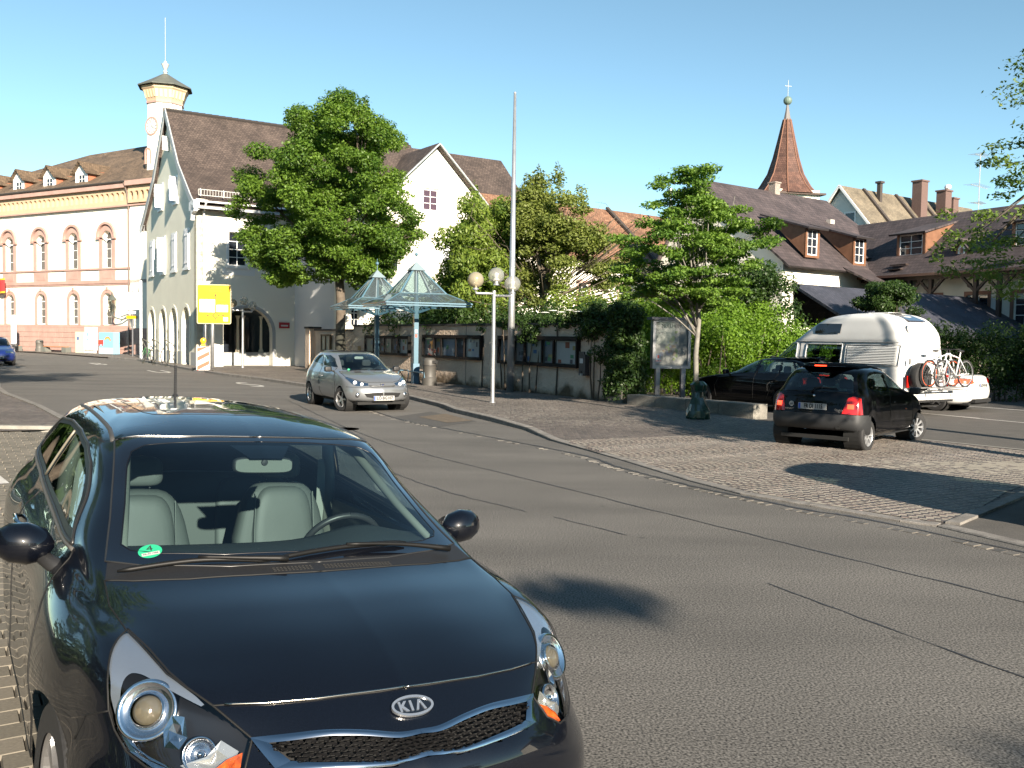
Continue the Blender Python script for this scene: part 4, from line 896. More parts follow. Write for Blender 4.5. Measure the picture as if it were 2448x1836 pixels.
# ---- silver hatchback (front and its right flank seen) ----
pe=T('hatchback','silver three-door hatchback with its headlights on facing the camera beside the bus shelters','car',(-3.034,21.88,0),-1.0522)
silver=M('silver_paint',(.29,.30,.31),.32,metal=.65,coat=1,grain=.08,gs=600)
S=Shell(LV([(-.14,-3.66,.70,.24,.25,.27),(-.03,-3.78,.78,.29,.29,.33),(.0,-3.83,.822,.42,.42,.46),(-.012,-3.82,.826,.54,.56,.60),(-.07,-3.79,.822,.635,.70,.74),(-.20,-3.76,.805,.735,.82,.88),(-.48,-3.73,.78,.845,.90,.97),(-.80,-3.70,.755,.915,.955,1.02),(-1.0,-3.67,.735,.955,1.01,1.06),(-1.42,-3.53,.665,1.19,1.21,1.24),(-1.86,-3.30,.58,1.362,1.375,1.36),(-2.15,-3.05,.42,1.412,1.42,1.405),(-2.55,-2.85,.06,1.428,1.428,1.42)],bow=.13,cf=.26),PERC,[4,4,4,4,5,6,6,4,9,9,6,4],smooth=2)
arc(S,-.76,.325,.29); arc(S,-3.2,.325,.29)
S.cut('windscreen',[(-1.0,-.1,.975),(-1.03,.35,.975),(-1.17,.60,1.0),(-1.87,.475,1.335),(-1.82,.3,1.35),(-1.80,-.1,1.352)],(1,0,1),cond=lambda f:f[...,0]>-2.1,eps=.02)
scut(S,'fsg',[(-1.42,1.03),(-2.28,1.06),(-2.40,1.30),(-2.10,1.315),(-1.80,1.235)]); scut(S,'rsg',[(-2.38,1.065),(-3.10,1.12),(-3.22,1.18),(-3.02,1.28),(-2.50,1.31)])
S.cut('rearw',[(-3.6,-.1,1.08),(-3.6,.55,1.08),(-3.4,.45,1.33),(-3.4,-.1,1.34)],(-1,0,.5),cond=lambda f:f[...,0]<-3.3,eps=.02)
finish_car(pe,S,silver,dict(L=3.83,w=.826,wr=.29,wheels=[(-.76,0,.32),(-3.2,0,0)],seats=[(-2.05,.36),(-2.05,-.36),(-2.95,0)],dash=-1.1,mirror=(-1.42,.90,.98),parts=[('windscreen','windscreen',gws,-.004),('window_glass','fsg',gdark,-.004),('window_glass','rsg',gdark,-.004),('rear_window','rearw',gdark,-.004)],
  gaps=[(side2([(-1.15,.30),(-1.10,.6),(-1.25,.85),(-1.42,1.02)]),(0,1,0),.006),(side2([(-2.36,1.06),(-2.38,.8),(-2.30,.45),(-2.15,.30),(-1.15,.27)]),(0,1,0),.006),([(-.165,0,.72),(-.19,.3,.72),(-.30,.5,.745),(-.62,.735,.86),(-1.02,.73,.95)],(.3,.2,1),.006),([(.0,0,.60),(-.05,.4,.60),(-.2,.72,.60),(-.40,.80,.60)],(1,.6,0),.005)],mpaint=M('dark_mirror',(.012,.012,.013),.5)))
def rib(S,nm,up,lo,d,off,mt,par,both=True,nv=4,crown=0):
    o=None
    for sd in ((1,-1) if both else (1,)):
        o=mir1(S.ribbon(up,lo,d,off,14,nv,crown=crown),sd).out(nm,mt,par,smooth=True)
    return o
S.bvh(); dF=(.8,.4,.3)
lampb=M('lamp_bright',(.7,.7,.7),.18,metal=.6,emit=(1,.97,.9,.0))
for sd in (1,-1):
    h=mir1(S.ribbon([(-.15,.33,.70),(-.26,.50,.735),(-.45,.64,.79),(-.62,.735,.835)],[(-.06,.36,.645),(-.12,.54,.635),(-.24,.68,.66),(-.60,.76,.80)],dF,.012,18,5,crown=.012),sd).out('headlight',gclear,pe,smooth=True)
    mir1(S.ribbon([(-.15,.34,.695),(-.26,.50,.73),(-.45,.64,.785),(-.60,.735,.83)],[(-.07,.37,.65),(-.13,.54,.64),(-.24,.67,.665),(-.58,.75,.80)],dF,.002,18,5),sd).out('reflector',silverm,h)
    for c,r in (((-.14,.50,.672),.045),((-.27,.62,.70),.05)):
        p=S.on(c,dF,.012)[0]; b=B(); b.sphere((p.x,p.y*sd,p.z),r,14,8,(.5,1,1)); b.out('lamp_bowl',M('lamp_bowl_lit',(.8,.8,.78),.1,metal=.5,emit=(1,.96,.85,.25)),h,smooth=True)
    p=S.on((-.1,.60,.42),(1,.3,0),.004)[0]; b=B(); b.lathe([(.001,.02),(.04,.016),(.055,.0)],(p.x,p.y*sd,p.z),20,M4=Matrix.Rotation(math.pi/2-.3*sd*0,4,'Y')); b.out('fog_lamp',silverm,pe,smooth=True)
rib(S,'lower_grille',[(.0,-.46,.455),(.0,-.2,.475),(0,.2,.475),(0,.46,.455)],[(0,-.40,.37),(0,-.2,.345),(0,.2,.345),(0,.40,.37)],(1,0,0),.004,blackm,pe,both=False)
rib(S,'upper_grille',[(-.08,-.34,.655),(-.05,-.15,.65),(-.05,.15,.65),(-.08,.34,.655)],[(-.04,-.30,.615),(-.02,-.15,.605),(-.02,.15,.605),(-.04,.30,.615)],(1,0,.2),.004,M('grille_grey',(.05,.05,.05),.4),pe,both=False)
b=B(); b.tube([S.on((-.03,y,.632),(1,0,.2),.008)[0] for y in np.linspace(-.32,.32,9)],.009,6); b.out('grille_bar',silver,pe,smooth=True)
b=B(); p=S.on((-.05,0,.645),(1,0,.3),.012)[0]; b.add([(p.x,p.y+y,p.z+z) for y,z in ((-.05,.05),(-.055,0),(0,-.06),(.055,0),(.05,.05))],[(0,1,2,3,4)]); bd=b.out('badge',chrome,pe); 
b=B(); b.add([(p.x+.004,p.y+y,p.z+z) for y,z in ((-.03,.03),(-.035,-.01),(-.01,-.0),(0,-.04),(.012,-.01),(.035,.02),(.01,.035))],[(0,1,2,3,4,5,6)]); b.out('badge_emblem',M('emblem_blue',(.02,.03,.08),.4),bd)
plate(pe,'LÖ·BG107',(.02,0,.395-.05),(0,1,0),(0,0,1))
rib(S,'side_trim',side2([(-1.25,.56),(-1.8,.57),(-2.35,.58)]),side2([(-1.25,.50),(-1.8,.51),(-2.35,.52)]),(0,1,0),.012,silver,pe)
rib(S,'bumper_strip',[(.0,.25,.535),(-.08,.55,.535),(-.22,.74,.535),(-.42,.81,.535)],[(.0,.25,.515),(-.08,.55,.515),(-.22,.74,.515),(-.42,.81,.515)],(1,.6,0),.008,silver,pe)
b=B(); 
for i in range(3):
    ps=[S.on((-.86-.055*i,y,.93),(0,0,1),.004)[0] for y in (-.22,-.40,-.40,-.22)]
    b.add([(p.x+(.018 if k in (2,3) else -.012),p.y,p.z) for k,p in enumerate(ps)],[(0,1,2,3)])
b.out('bonnet_vent',blackm,pe,kind='stuff')
for a_,c_ in (((-1.0,-.55,.99),(-1.06,.0,.99)),((-1.0,.05,.99),(-1.08,.50,1.0))):
    b=B(); b.tube([S.on(Vector(a_).lerp(Vector(c_),t),(1,0,1),.012)[0] for t in np.linspace(0,1,8)],.008,5); b.out('wiper',wm,pe)
b=B(); p=S.on((-1.1,-.46,1.03),(1,0,1),.004)[0]; b.sphere(p,.035,12,6,(.3,1,.7)); b.out('green_sticker',M('sticker_green2',(.02,.35,.16),.5),pe)
rbox(-1.72,-1.69,-.12,.12,1.22,1.29,.02,0).out('rear_view_mirror',M('mirror_pale',(.3,.3,.28),.5),pe,smooth=True,fixn=True)
b=B(); b.tube([Vector((-1.42,.36,.86))+Matrix.Rotation(-R_(62),4,'Y')@Vector((.17*math.cos(a),.17*math.sin(a),0)) for a in np.linspace(0,6.283,25)],.014,6); b.out('steering_wheel',blackp,pe)
p_=S.on((-1.52,-.82,.86),(0,-1,0),.0)[0]
for sd in (1,-1):
    b=B(); b.tube([(-2.12,.80*sd,.80),(-2.14,.835*sd,.80),(-2.24,.835*sd,.805),(-2.26,.80*sd,.805)],.012,6); b.out('door_handle',silver,pe,smooth=True)
    p=S.on((-3.65,.6,.85),(-.8,.6,.1),.004)[0]; mir1(S.ribbon([(-3.45,.78,.92),(-3.62,.66,.95)],[(-3.50,.80,.72),(-3.68,.70,.74)],(-.7,.7,0),.006,8,4),sd).out('tail_lamp',redlens,pe)
# ---- small black car turning in (rear and right flank seen) ----
tw=T('small_car','small black three-door car with grey bumper and number plate FR DI 1115 crossing the cobbles','car',(7.394,18.18,0),.8307)
bpaint=M('black_paint',(.003,.003,.004),.3,coat=.6,spec=.05)
S=Shell(LV([(-.12,-3.28,.70,.24,.24,.36),(-.02,-3.39,.775,.30,.29,.38),(.0,-3.435,.81,.43,.43,.47),(-.02,-3.425,.815,.56,.58,.60),(-.08,-3.385,.812,.68,.74,.74),(-.22,-3.36,.80,.79,.85,.86),(-.48,-3.33,.785,.90,.93,.95),(-.72,-3.30,.765,.96,.98,.99),(-.86,-3.27,.74,1.0,1.03,1.03),(-1.22,-3.17,.675,1.2,1.21,1.20),(-1.60,-3.03,.60,1.352,1.366,1.335),(-1.88,-2.85,.43,1.40,1.41,1.39),(-2.3,-2.6,.06,1.42,1.42,1.41)],bow=.14,cf=.24,bowr=.07,cr=.16,rw=.95),PERC,[4,4,5,5,5,5,5,4,8,9,6,4],smooth=2)
arc(S,-.60,.33,.275); arc(S,-2.945,.33,.275)
S.cut('bumper',[(-2.99,.9,.24),(-2.99,.9,.30),(-3.05,.9,.60),(-3.12,.9,.625),(-4.2,-.5,.625),(-4.2,-.5,.24)],(-.7,.7,0),cond=lambda f:f[...,0]<-2.85,eps=.025,facing=0)
S.cut('windscreen',[(-.88,-.1,1.02),(-.92,.35,1.02),(-1.05,.62,1.03),(-1.60,.50,1.32),(-1.55,-.1,1.34)],(1,0,1),cond=lambda f:f[...,0]>-2.0,eps=.02)
scut(S,'fsg',[(-1.05,1.0),(-1.93,1.0),(-2.02,1.295),(-1.80,1.30),(-1.50,1.235)]); scut(S,'rsg',[(-2.05,1.0),(-2.74,1.01),(-2.86,1.06),(-2.84,1.18),(-2.72,1.26),(-2.50,1.295),(-2.12,1.295)])
S.cut('rearw',[(-3.3,-.1,.985),(-3.3,.56,.985),(-3.3,.62,1.02),(-3.1,.545,1.26),(-3.1,.50,1.305),(-3.1,-.1,1.325)],(-1,0,.25),cond=lambda f:f[...,0]<-2.95,eps=.02)
finish_car(tw,S,bpaint,dict(L=3.43,w=.815,wr=.275,cover=M('wheel_trim',(.45,.46,.48),.3,metal=.6),wheels=[(-.60,2,-.35),(-2.945,2,0)],seats=[(-1.85,.36),(-1.85,-.36),(-2.65,.3),(-2.65,-.3)],dash=-.95,mirror=(-1.12,.90,.97),parts=[('windscreen','windscreen',gws,-.004),('window_glass','fsg',gws,-.004),('window_glass','rsg',gws,-.004),('rear_window','rearw',gws,-.004),('bumper','bumper',M('grey_plastic',(.017,.018,.020),.6,bump=.2,bs=200),.012)],
  gaps=[(side2([(-.95,.30),(-.92,.6),(-1.0,.9),(-1.05,1.0)]),(0,1,0),.005),(side2([(-2.0,1.0),(-2.05,.7),(-2.0,.45),(-1.9,.28),(-.95,.26)]),(0,1,0),.005),([(-3.2,.66,1.04),(-3.3,.60,.93),(-3.38,.50,.80),(-3.40,.48,.66),(-3.42,0,.65)],(-1,.2,0),.005),([(-3.43,0,.50),(-3.40,.5,.50),(-3.2,.78,.50),(-3.05,.82,.50)],(-.8,.6,0),.004),([(-3.27,0,1.0),(-3.27,.55,.99)],(-1,0,0),.006)]))
S.bvh()
for sd in (1,-1):
    tl=mir1(S.ribbon([(-3.34,.60,.905),(-3.30,.68,.93),(-3.20,.755,.90)],[(-3.40,.52,.645),(-3.34,.66,.635),(-3.20,.785,.635)],(-.85,.5,0),.010,12,6,crown=.012),sd).out('tail_lamp',redlens,tw,smooth=True)
    mir1(S.ribbon([(-3.36,.60,.80),(-3.31,.69,.80)],[(-3.37,.60,.72),(-3.32,.69,.72)],(-.85,.5,0),.022,6,4,crown=.008),sd).out('lit_bulb',redlit,tl,smooth=True)
    mir1(S.ribbon([(-.10,.35,.78),(-.3,.62,.80)],[(-.04,.35,.66),(-.2,.68,.66)],(.8,.4,.2),.01,8,4,crown=.01),sd).out('headlight',silverm,tw,smooth=True)
    b=B(); b.tube([(-1.85,.80*sd,.80),(-1.87,.835*sd,.80),(-1.97,.835*sd,.80)],.011,6); b.out('door_handle',blackp,tw)
    b=B(); p=S.on((-1.3,.82,.66),(0,1,0),.004)[0]; b.sphere((p.x,p.y*sd,p.z),.022,10,6,(1.6,.4,.7)); b.out('side_indicator',amber,tw)
    b=B(); b.tube([(-2.6,.815*sd,.265),(-.95,.815*sd,.265)],.012,6); b.out('sill_trim',blackp,tw)
plate(tw,'FR DI 1115',(-3.395,0,.745),(0,-1,0),(0,0,1),.50,.105)
p=S.on((-3.33,-.43,.74-.03),(-1,0,0),.004)[0]; text('model_script','twingo',.085,chrome,tw,(p.x-.006,p.y+.02,.70),(-.15,-1,0),(0,0,1),.004)
p=S.on((-3.35,.37,.72),(-1,0,0),.004)[0]
text('maker_script','RENAULT',.042,chrome,tw,(p.x-.008,.40,.685),(.08,-1,0),(0,0,1),.004)
b=B(); b.poly([ell(.042,.045,20)],(p.x-.008,.385,.77),(0.08,-1,0),(0,0,1),depth=.003); ro=b.out('route_sticker',platew,tw); text('sticker_number','66',.05,platet,ro,(p.x-.012,.385,.765),(0.08,-1,0),(0,0,1),.001)
b=B(); P=[S.on((-3.25,y,z),(-1,0,.2),.02)[0] for y,z in ((.06,.95),(.02,1.03),(-.08,1.06),(-.35,1.05))]; b.tube(P,[.016,.012,.009,.007],6); b.out('rear_wiper',wm,tw,smooth=True)
b=B(); b.sphere(S.on((-3.3,0,.925),(-1,0,0),.0)[0],.022,12,6,(.4,1,.8)); b.out('boot_lock',chrome,tw)
b=B(); p=S.on((-3.03,0,1.352),(-1,0,.8),.01)[0]; b.bar((p.x,-.10,p.z),(p.x,.10,p.z),.03,.022); b.out('third_brake_light',redlit,tw)
b=B(); p=S.on((-3.42,-.45,.42),(-1,0,0),.012)[0]; b.lathe([(.045,.012),(.04,.014),(.03,-.02),(.001,-.02)],p,16,M4=Matrix.Rotation(-math.pi/2,4,'Y')@Matrix.Diagonal((.75,1,1,1))); b.out('exhaust_opening',blackm,tw)
b=B(); G=[[tuple(S.on((x,y,1.4),(0,0,1),.022+.018*(1-(y/.5)**2)+.006*math.sin(x*18))[0]) for y in np.linspace(-.48,.48,12)] for x in np.linspace(-1.70,-2.72,24)]; b.grid(G)
for x in (-1.70,-2.72): b.tube([S.on((x,y,1.4),(0,0,1),.015)[0] for y in np.linspace(-.49,.49,8)],.022,6)
for y in (-.49,.49): b.tube([S.on((x,y,1.4),(0,0,1),.01)[0] for x in np.linspace(-1.70,-2.72,10)],.02,6)
b.out('canvas_roof',M('canvas',(.012,.012,.013),.9,bump=.3,bs=100),tw,smooth=False)
# ---- dark estate car ----
es=T('estate_car','black estate car parked nose to the hedge, left of the white camper','car',(5.62,27.05,0),rz((-.55,.835)))
S=Shell(LV([(-.2,-4.4,.78,.2,.19,.25),(-.04,-4.5,.86,.28,.25,.32),(.0,-4.56,.90,.45,.44,.5),(-.02,-4.57,.905,.58,.6,.66),(-.12,-4.52,.90,.70,.76,.82),(-.45,-4.48,.88,.80,.86,.93),(-.95,-4.43,.85,.90,.92,1.0),(-1.30,-4.38,.82,.945,.96,1.03),(-1.45,-4.33,.80,.975,1.0,1.05),(-1.95,-4.15,.71,1.20,1.21,1.22),(-2.45,-3.85,.62,1.375,1.385,1.36),(-2.8,-3.6,.42,1.415,1.42,1.395),(-3.2,-3.4,.06,1.43,1.43,1.41)],bow=.14,cf=.3),PERC,[4,4,4,4,4,5,6,4,7,8,6,4],smooth=2)
arc(S,-.85,.35,.32); arc(S,-3.65,.35,.32)
S.cut('windscreen',[(-1.4,-.1,.97),(-1.45,.35,.97),(-1.6,.68,1.0),(-2.45,.52,1.35),(-2.38,-.1,1.37)],(1,0,1),cond=lambda f:f[...,0]>-2.7,eps=.02)
scut(S,'fsg',[(-1.75,.98),(-2.62,1.0),(-2.66,1.33),(-2.40,1.31),(-2.1,1.20)]); scut(S,'rsg',[(-2.72,1.0),(-3.40,1.02),(-3.40,1.33),(-2.75,1.335)]); scut(S,'qsg',[(-3.47,1.02),(-3.98,1.05),(-4.12,1.10),(-3.85,1.29),(-3.47,1.33)])
S.cut('rearw',[(-4.4,-.1,1.04),(-4.3,.6,1.04),(-4.0,.5,1.33),(-4.0,-.1,1.34)],(-1,0,.5),cond=lambda f:f[...,0]<-3.9,eps=.02)
finish_car(es,S,bpaint,dict(L=4.56,w=.905,wr=.32,wheels=[(-.85,0,.0),(-3.65,0,0)],seats=[(-2.35,.38),(-2.35,-.38),(-3.25,.35),(-3.25,-.35)],dash=-1.5,mirror=(-1.78,.98,1.0),mpaint=bpaint,parts=[('windscreen','windscreen',gws,-.004),('window_glass','fsg',gws,-.004),('window_glass','rsg',gws,-.004),('window_glass','qsg',gws,-.004),('rear_window','rearw',gdark,-.004)],
  gaps=[(side2([(-1.35,.3),(-1.3,.6),(-1.45,.85),(-1.7,.98)]),(0,1,0),.006),(side2([(-2.68,1.0),(-2.66,.3)]),(0,1,0),.006),(side2([(-3.43,1.02),(-3.3,.75),(-3.2,.5),(-3.1,.3),(-1.35,.27)]),(0,1,0),.006)]))
S.bvh()
for sd in (1,-1):
    for x in (-2.45,-3.22):
        b=B(); b.tube([(x,.88*sd,.84),(x-.02,.92*sd,.84),(x-.16,.92*sd,.85),(x-.18,.88*sd,.85)],.012,6); b.out('door_handle',bpaint,es,smooth=True)
    b=B(); P=[S.on((x,.75,z),(0,1,0),.004)[0] for x,z in ((-2.69,1.0),(-2.71,1.34))]; b.bar((P[0].x,P[0].y*sd,P[0].z),(P[1].x,P[1].y*sd,P[1].z),.05,.008,up=(0,1,0)); b.out('pillar_trim',gb,es)
    b=B(); b.tube([(-2.5,.60*sd,1.40),(-3.0,.60*sd,1.43),(-3.9,.56*sd,1.40)],.014,6); b.out('roof_rail',gb,es)
    mir1(S.ribbon([(-.1,.42,.70),(-.45,.80,.78)],[(-.04,.42,.60),(-.35,.85,.66)],(.7,.6,.2),.01,8,4),sd).out('headlight',silverm,es,smooth=True)
    mir1(S.ribbon([(-4.45,.5,.95),(-4.25,.85,.93)],[(-4.52,.5,.80),(-4.30,.88,.78)],(-.7,.6,.1),.01,8,4),sd).out('tail_lamp',redlens,es,smooth=True)
b=B(); b.add([(-3.95,.0,1.41),(-4.12,.0,1.395),(-4.08,.0,1.46)],[(0,1,2)]); b.tube([(-3.95,0,1.41),(-4.07,0,1.45),(-4.1,0,1.40)],.012,5); b.out('roof_aerial',M('fin_blue',(.02,.03,.08),.3,coat=1),es)
# ---- white camper van ----
vn=T('camper_van','white high-roof camper van with two bicycles hanging on its back','van',(0,0,0),rz((-.55,.835)))
Aw=Vector((9.95,23.4)); hv=Vector((-.55,.835)); rc=Aw+Vector((.835,.55))*.95; fc_=rc+hv*4.9; vn.location=(fc_.x,fc_.y,0)
vw=M('white_van_paint',(.62,.62,.61),.5,coat=0,var=.04,vs=2)
S=Shell(LV([(-.15,-4.80,.88,.32,.32,.34),(-.02,-4.87,.94,.42,.42,.44),(.0,-4.90,.95,.70,.70,.70),(-.02,-4.90,.95,.95,.98,.98),(-.15,-4.88,.945,1.12,1.2,1.2),(-.32,-4.86,.935,1.22,1.32,1.32),(-.75,-4.83,.90,1.58,1.62,1.62),(-1.02,-4.81,.875,1.83,1.84,1.84),(-1.10,-4.80,.89,1.88,1.88,1.88),(-1.3,-4.78,.885,2.02,2.02,2.02),(-1.68,-4.66,.84,2.28,2.28,2.25),(-2.10,-4.45,.77,2.50,2.51,2.45),(-2.55,-4.25,.56,2.60,2.61,2.55),(-3.3,-3.8,.05,2.64,2.64,2.60)],bow=.10,cf=.22,bowr=.05,cr=.10,rw=.96),PERC,[4,4,5,5,4,7,6,3,4,6,6,6,4],smooth=1)
arc(S,-.85,.38,.34); arc(S,-3.75,.38,.34)
S.cut('windscreen',[(-.35,-.1,1.24),(-.38,.4,1.24),(-.5,.78,1.28),(-1.0,.72,1.80),(-.98,.4,1.80),(-.95,-.1,1.80)],(1,0,.8),cond=lambda f:f[...,0]>-1.3,eps=.025)
scut(S,'fsg',[(-.62,1.30),(-1.40,1.30),(-1.42,1.79),(-1.14,1.79)],ymin=.5); scut(S,'rsg',[(-1.76,1.28),(-2.90,1.28),(-2.92,1.77),(-1.78,1.77)],ymin=.5)
scut(S,'frame',[(-3.0,1.22),(-4.74,1.22),(-4.74,1.80),(-3.0,1.80)],ymin=.5)
S.cut('rearw',[(-4.9,.28,1.35),(-4.9,.82,1.35),(-4.9,.80,1.78),(-4.9,.28,1.78)],(-1,0,0),cond=lambda f:f[...,0]<-4.6,eps=.02) if False else None
finish_car(vn,S,vw,dict(L=4.9,w=.95,wr=.34,sz=.45,wheels=[(-.85,1,0),(-3.75,1,0)],seats=[(-1.65,.45),(-1.65,-.45)],dash=-.6,mirror=(-.75,1.1,1.35),parts=[('windscreen','windscreen',gdark,-.004),('window_glass','fsg',gdark,-.008),('window_glass','rsg',gdark,-.008),('side_panel','frame',vw,-.012)],
  gaps=[(side2([(-.55,.5),(-.5,1.2),(-1.12,1.82)]),(0,1,0),.008),(side2([(-1.55,.4),(-1.55,1.83)]),(0,1,0),.008),(side2([(-2.98,.4),(-2.98,1.83)]),(0,1,0),.006)]))
S.bvh()
S.line('roof_gutter',[(-1.04,.3,1.86),(-1.06,.62,1.86),(-1.3,.88,1.86),(-2.5,.89,1.86),(-4.0,.89,1.86),(-4.72,.86,1.86)],(.1,1,0),.016,M('gutter_grey',(.32,.33,.34),.5),vn,per=.1)
for sd in (1,-1):
    lp=None
    for i in range(11):
        z=1.29+i*.042
        P=[S.on((x,.9,z),(0,1,0),.004)[0] for x in (-3.12,-4.62)]
        b=B(); b.add([(P[0].x,(P[0].y)*sd,z),(P[1].x,(P[1].y)*sd,z),(P[1].x,(P[1].y+.022)*sd,z+.008),(P[0].x,(P[0].y+.022)*sd,z+.008),(P[0].x,P[0].y*sd,z+.036),(P[1].x,P[1].y*sd,z+.036)],[(0,1,2,3),(3,2,5,4)]); b.out('louvre_slat',vw,vn)
    for nm,P in (('window_frame',[(-.60,1.28),(-1.42,1.28),(-1.44,1.81),(-1.13,1.81),(-.60,1.28)]),('window_frame',[(-1.74,1.26),(-2.92,1.26),(-2.94,1.79),(-1.76,1.79),(-1.74,1.26)]),('panel_frame',[(-3.06,1.25),(-4.68,1.25),(-4.68,1.78),(-3.06,1.78),(-3.06,1.25)])):
        Q=[S.on((x,.9,z),(0,1,0),.004)[0] for a_,b_ in zip(P[:-1],P[1:]) for x,z in [(a_[0]+(b_[0]-a_[0])*k/6,a_[1]+(b_[1]-a_[1])*k/6) for k in range(6)]]+[S.on((P[0][0],.9,P[0][1]),(0,1,0),.004)[0]]
        b=B(); b.tube([(q.x,q.y*sd,q.z) for q in Q],.016,5); b.out(nm,M('frame_grey',(.42,.43,.44),.5),vn,smooth=True)
    w_=mir1(S.ribbon([(-2.02,.8,2.33),(-2.45,.8,2.34),(-2.88,.8,2.33)],[(-2.04,.87,2.08),(-2.45,.87,2.07),(-2.86,.87,2.08)],(0,1,.25),.018,12,5),sd).out('roof_window',M('tinted_pane',(.012,.013,.015),.08,coat=1),vn,smooth=True)
p=S.on((-4.7,.50,2.18),(-1,0,.2),.03)[0]; b=B(); b.lathe([(.135,-.01),(.15,.0),(.15,.012),(.13,.014)],p,28,M4=Matrix.Rotation(-R_(78),4,'Y')); rw_=b.out('porthole',M('frame_grey2',(.5,.5,.5),.5),vn); b=B(); b.lathe([(.001,.008),(.135,.008)],p,28,M4=Matrix.Rotation(-R_(78),4,'Y')); b.out('porthole_glass',M('mesh_pane',(.10,.105,.11),.4,grain=.3,gs=200),rw_)
b=B(); b.box(-5.05,-4.86,-.92,.92,.38,.62); b.out('rear_bumper',M('white_bumper',(.66,.66,.65),.5),vn); b=B(); b.box(-5.07,-4.9,-.9,.9,.34,.40); b.out('bumper_step',blackp,vn)
b=B(); b.tube([(-4.95,.1,.33),(-5.12,.1,.31),(-5.16,.1,.38)],.025,6); b.out('tow_bar',blackp,vn)
b=B(); b.box(-4.935,-4.915,.80,.84,1.3,1.45) ; b.out('rear_hinge',blackp,vn)
b=B(); b.box(-3.9,-3.3,-.3,.3,2.56,2.655); b.out('roof_hatch',M('hatch_white',(.7,.7,.7),.4),vn); b=B(); b.bar((-4.56,0,2.42),(-4.12,0,2.575),.7,.03); b.out('solar_panel',M('solar',(.05,.06,.09),.2,coat=1),vn)
for sd in (1,-1): b=B(); b.box(-4.925,-4.90,sd*.86-.05,sd*.86+.05,.72,1.02); b.out('tail_lamp',redlens,vn)
b=B(); sp_=Matrix.Rotation(math.pi/2,4,'Y'); b.lathe([(.001,-.1),(.2,-.1),(.35,-.1),(.37,-.05),(.37,.05),(.34,.1),(.22,.11),(.001,.11)],(-5.03,.52,.98),28,M4=sp_); b.out('spare_wheel',rubber,vn,smooth=True,angle=40)
for z in (.66,.95): b=B(); b.bar((-4.9,-.75,z),(-5.55,-.75,z),.03); b.bar((-4.9,.35,z),(-5.55,.35,z),.03); b.out('carrier_arm',M('carrier_alu',(.5,.5,.5),.4,metal=.7),vn,kind='stuff')
for x in (-5.25,-5.45): b=B(); b.box(x-.03,x+.03,-.95,.85,.715,.74); b.out('carrier_rail',M('carrier_alu',(.5,.5,.5),.4,metal=.7),vn)
# ---- bicycles ----
def bicycle(name,label,loc,rzv,frame,rimc,group=None,tilt=0,par=None):
    """wheels in the xz plane, front wheel towards +x, origin on the ground midway"""
    t=T(name,label,'bicycle',loc,rzv,group); fm=M('bike_frame_'+name+str(frame),frame,.35,coat=.5); R0=.34
    for x in (.52,-.52):
        b=B(); P=[(x+R0*math.cos(a),0,R0+R0*math.sin(a)) for a in np.linspace(0,2*math.pi,33)]; b.tube(P,.021,7,cap=False); w=b.out('wheel',rubber,t,smooth=True)
        b=B(); b.tube([(x+(R0-.03)*math.cos(a),0,R0+(R0-.03)*math.sin(a)) for a in np.linspace(0,2*math.pi,33)],.010,5,cap=False); b.out('rim',rimc,w,smooth=True)
        b=B(); [b.tube([(x,.02*(-1)**i,R0),(x+(R0-.03)*math.cos(a),0,R0+(R0-.03)*math.sin(a))],.0022,3) for i,a in enumerate(np.linspace(0,2*math.pi,21)[:-1])]; b.tube([(x,-.05,R0),(x,.05,R0)],.022,8); b.out('spokes',M('spoke',(.5,.5,.5),.3,metal=.9),w,kind='stuff')
    H1=(.36,0,.86);H0=(.40,0,.72);BB=(-.08,0,.29);ST=(-.22,0,.74)
    b=B()
    for a,c,r in ((H1,ST,.018),(H0,BB,.021),(ST,BB,.018),(H1,H0,.024),(ST,(-.52,.04,R0),.010),(BB,(-.52,.04,R0),.012),(ST,(-.52,-.04,R0),.010),(BB,(-.52,-.04,R0),.012),((-.22,0,.74),(-.26,0,.90),.014)): b.tube([a,c],r,8)
    b.out('frame',fm,t,smooth=True)
    b=B(); [b.tube([H0,(.42,s*.05,.66),(.52,s*.05,R0)],[.02,.018,.014],8) for s in (-1,1)]; b.out('fork',fm,t,smooth=True)
    b=B(); b.tube([H1,(.34,0,.95)],.015,8); b.tube([(.32,-.31,.97),(.34,-.1,.96),(.34,.1,.96),(.32,.31,.97)],.013,6); b.out('handlebar',blackp,t,smooth=True)
    b=B(); b.sphere((-.28,0,.92),.13,12,6,(1,.45,.22)); b.out('saddle',blackp,t,smooth=True)
    b=B(); b.lathe([(.001,.0),(.09,.0),(.09,.006)],BB,18,M4=Matrix.Rotation(math.pi/2,4,'X')); b.tube([(-.08,-.06,.29),(.02,-.07,.15)],.01,6); b.tube([(-.08,.06,.29),(-.18,.07,.43)],.01,6); b.out('crankset',M('crank',(.08,.08,.08),.4),t)
    return t
Mv=Matrix.Translation(vn.location)@Matrix.Rotation(vn.rotation_euler.z,4,'Z')
greyrim=M('grey_rim',(.35,.36,.38),.4,metal=.5)
p=Mv@Vector((-5.20,-.12,.74)); bicycle('bicycle','white bicycle with an orange-red rear wheel nearest the van back',(p.x,p.y,p.z),vn.rotation_euler.z-math.pi/2,(.6,.6,.58),M('orange_rim',(.6,.10,.03),.5),'bicycles carried on the camper')
p=Mv@Vector((-5.45,-.28,.74)); bicycle('bicycle','silver-white mountain bicycle with black tyres outermost on the van rack',(p.x,p.y,p.z),vn.rotation_euler.z+math.pi/2,(.75,.76,.78),greyrim,'bicycles carried on the camper')
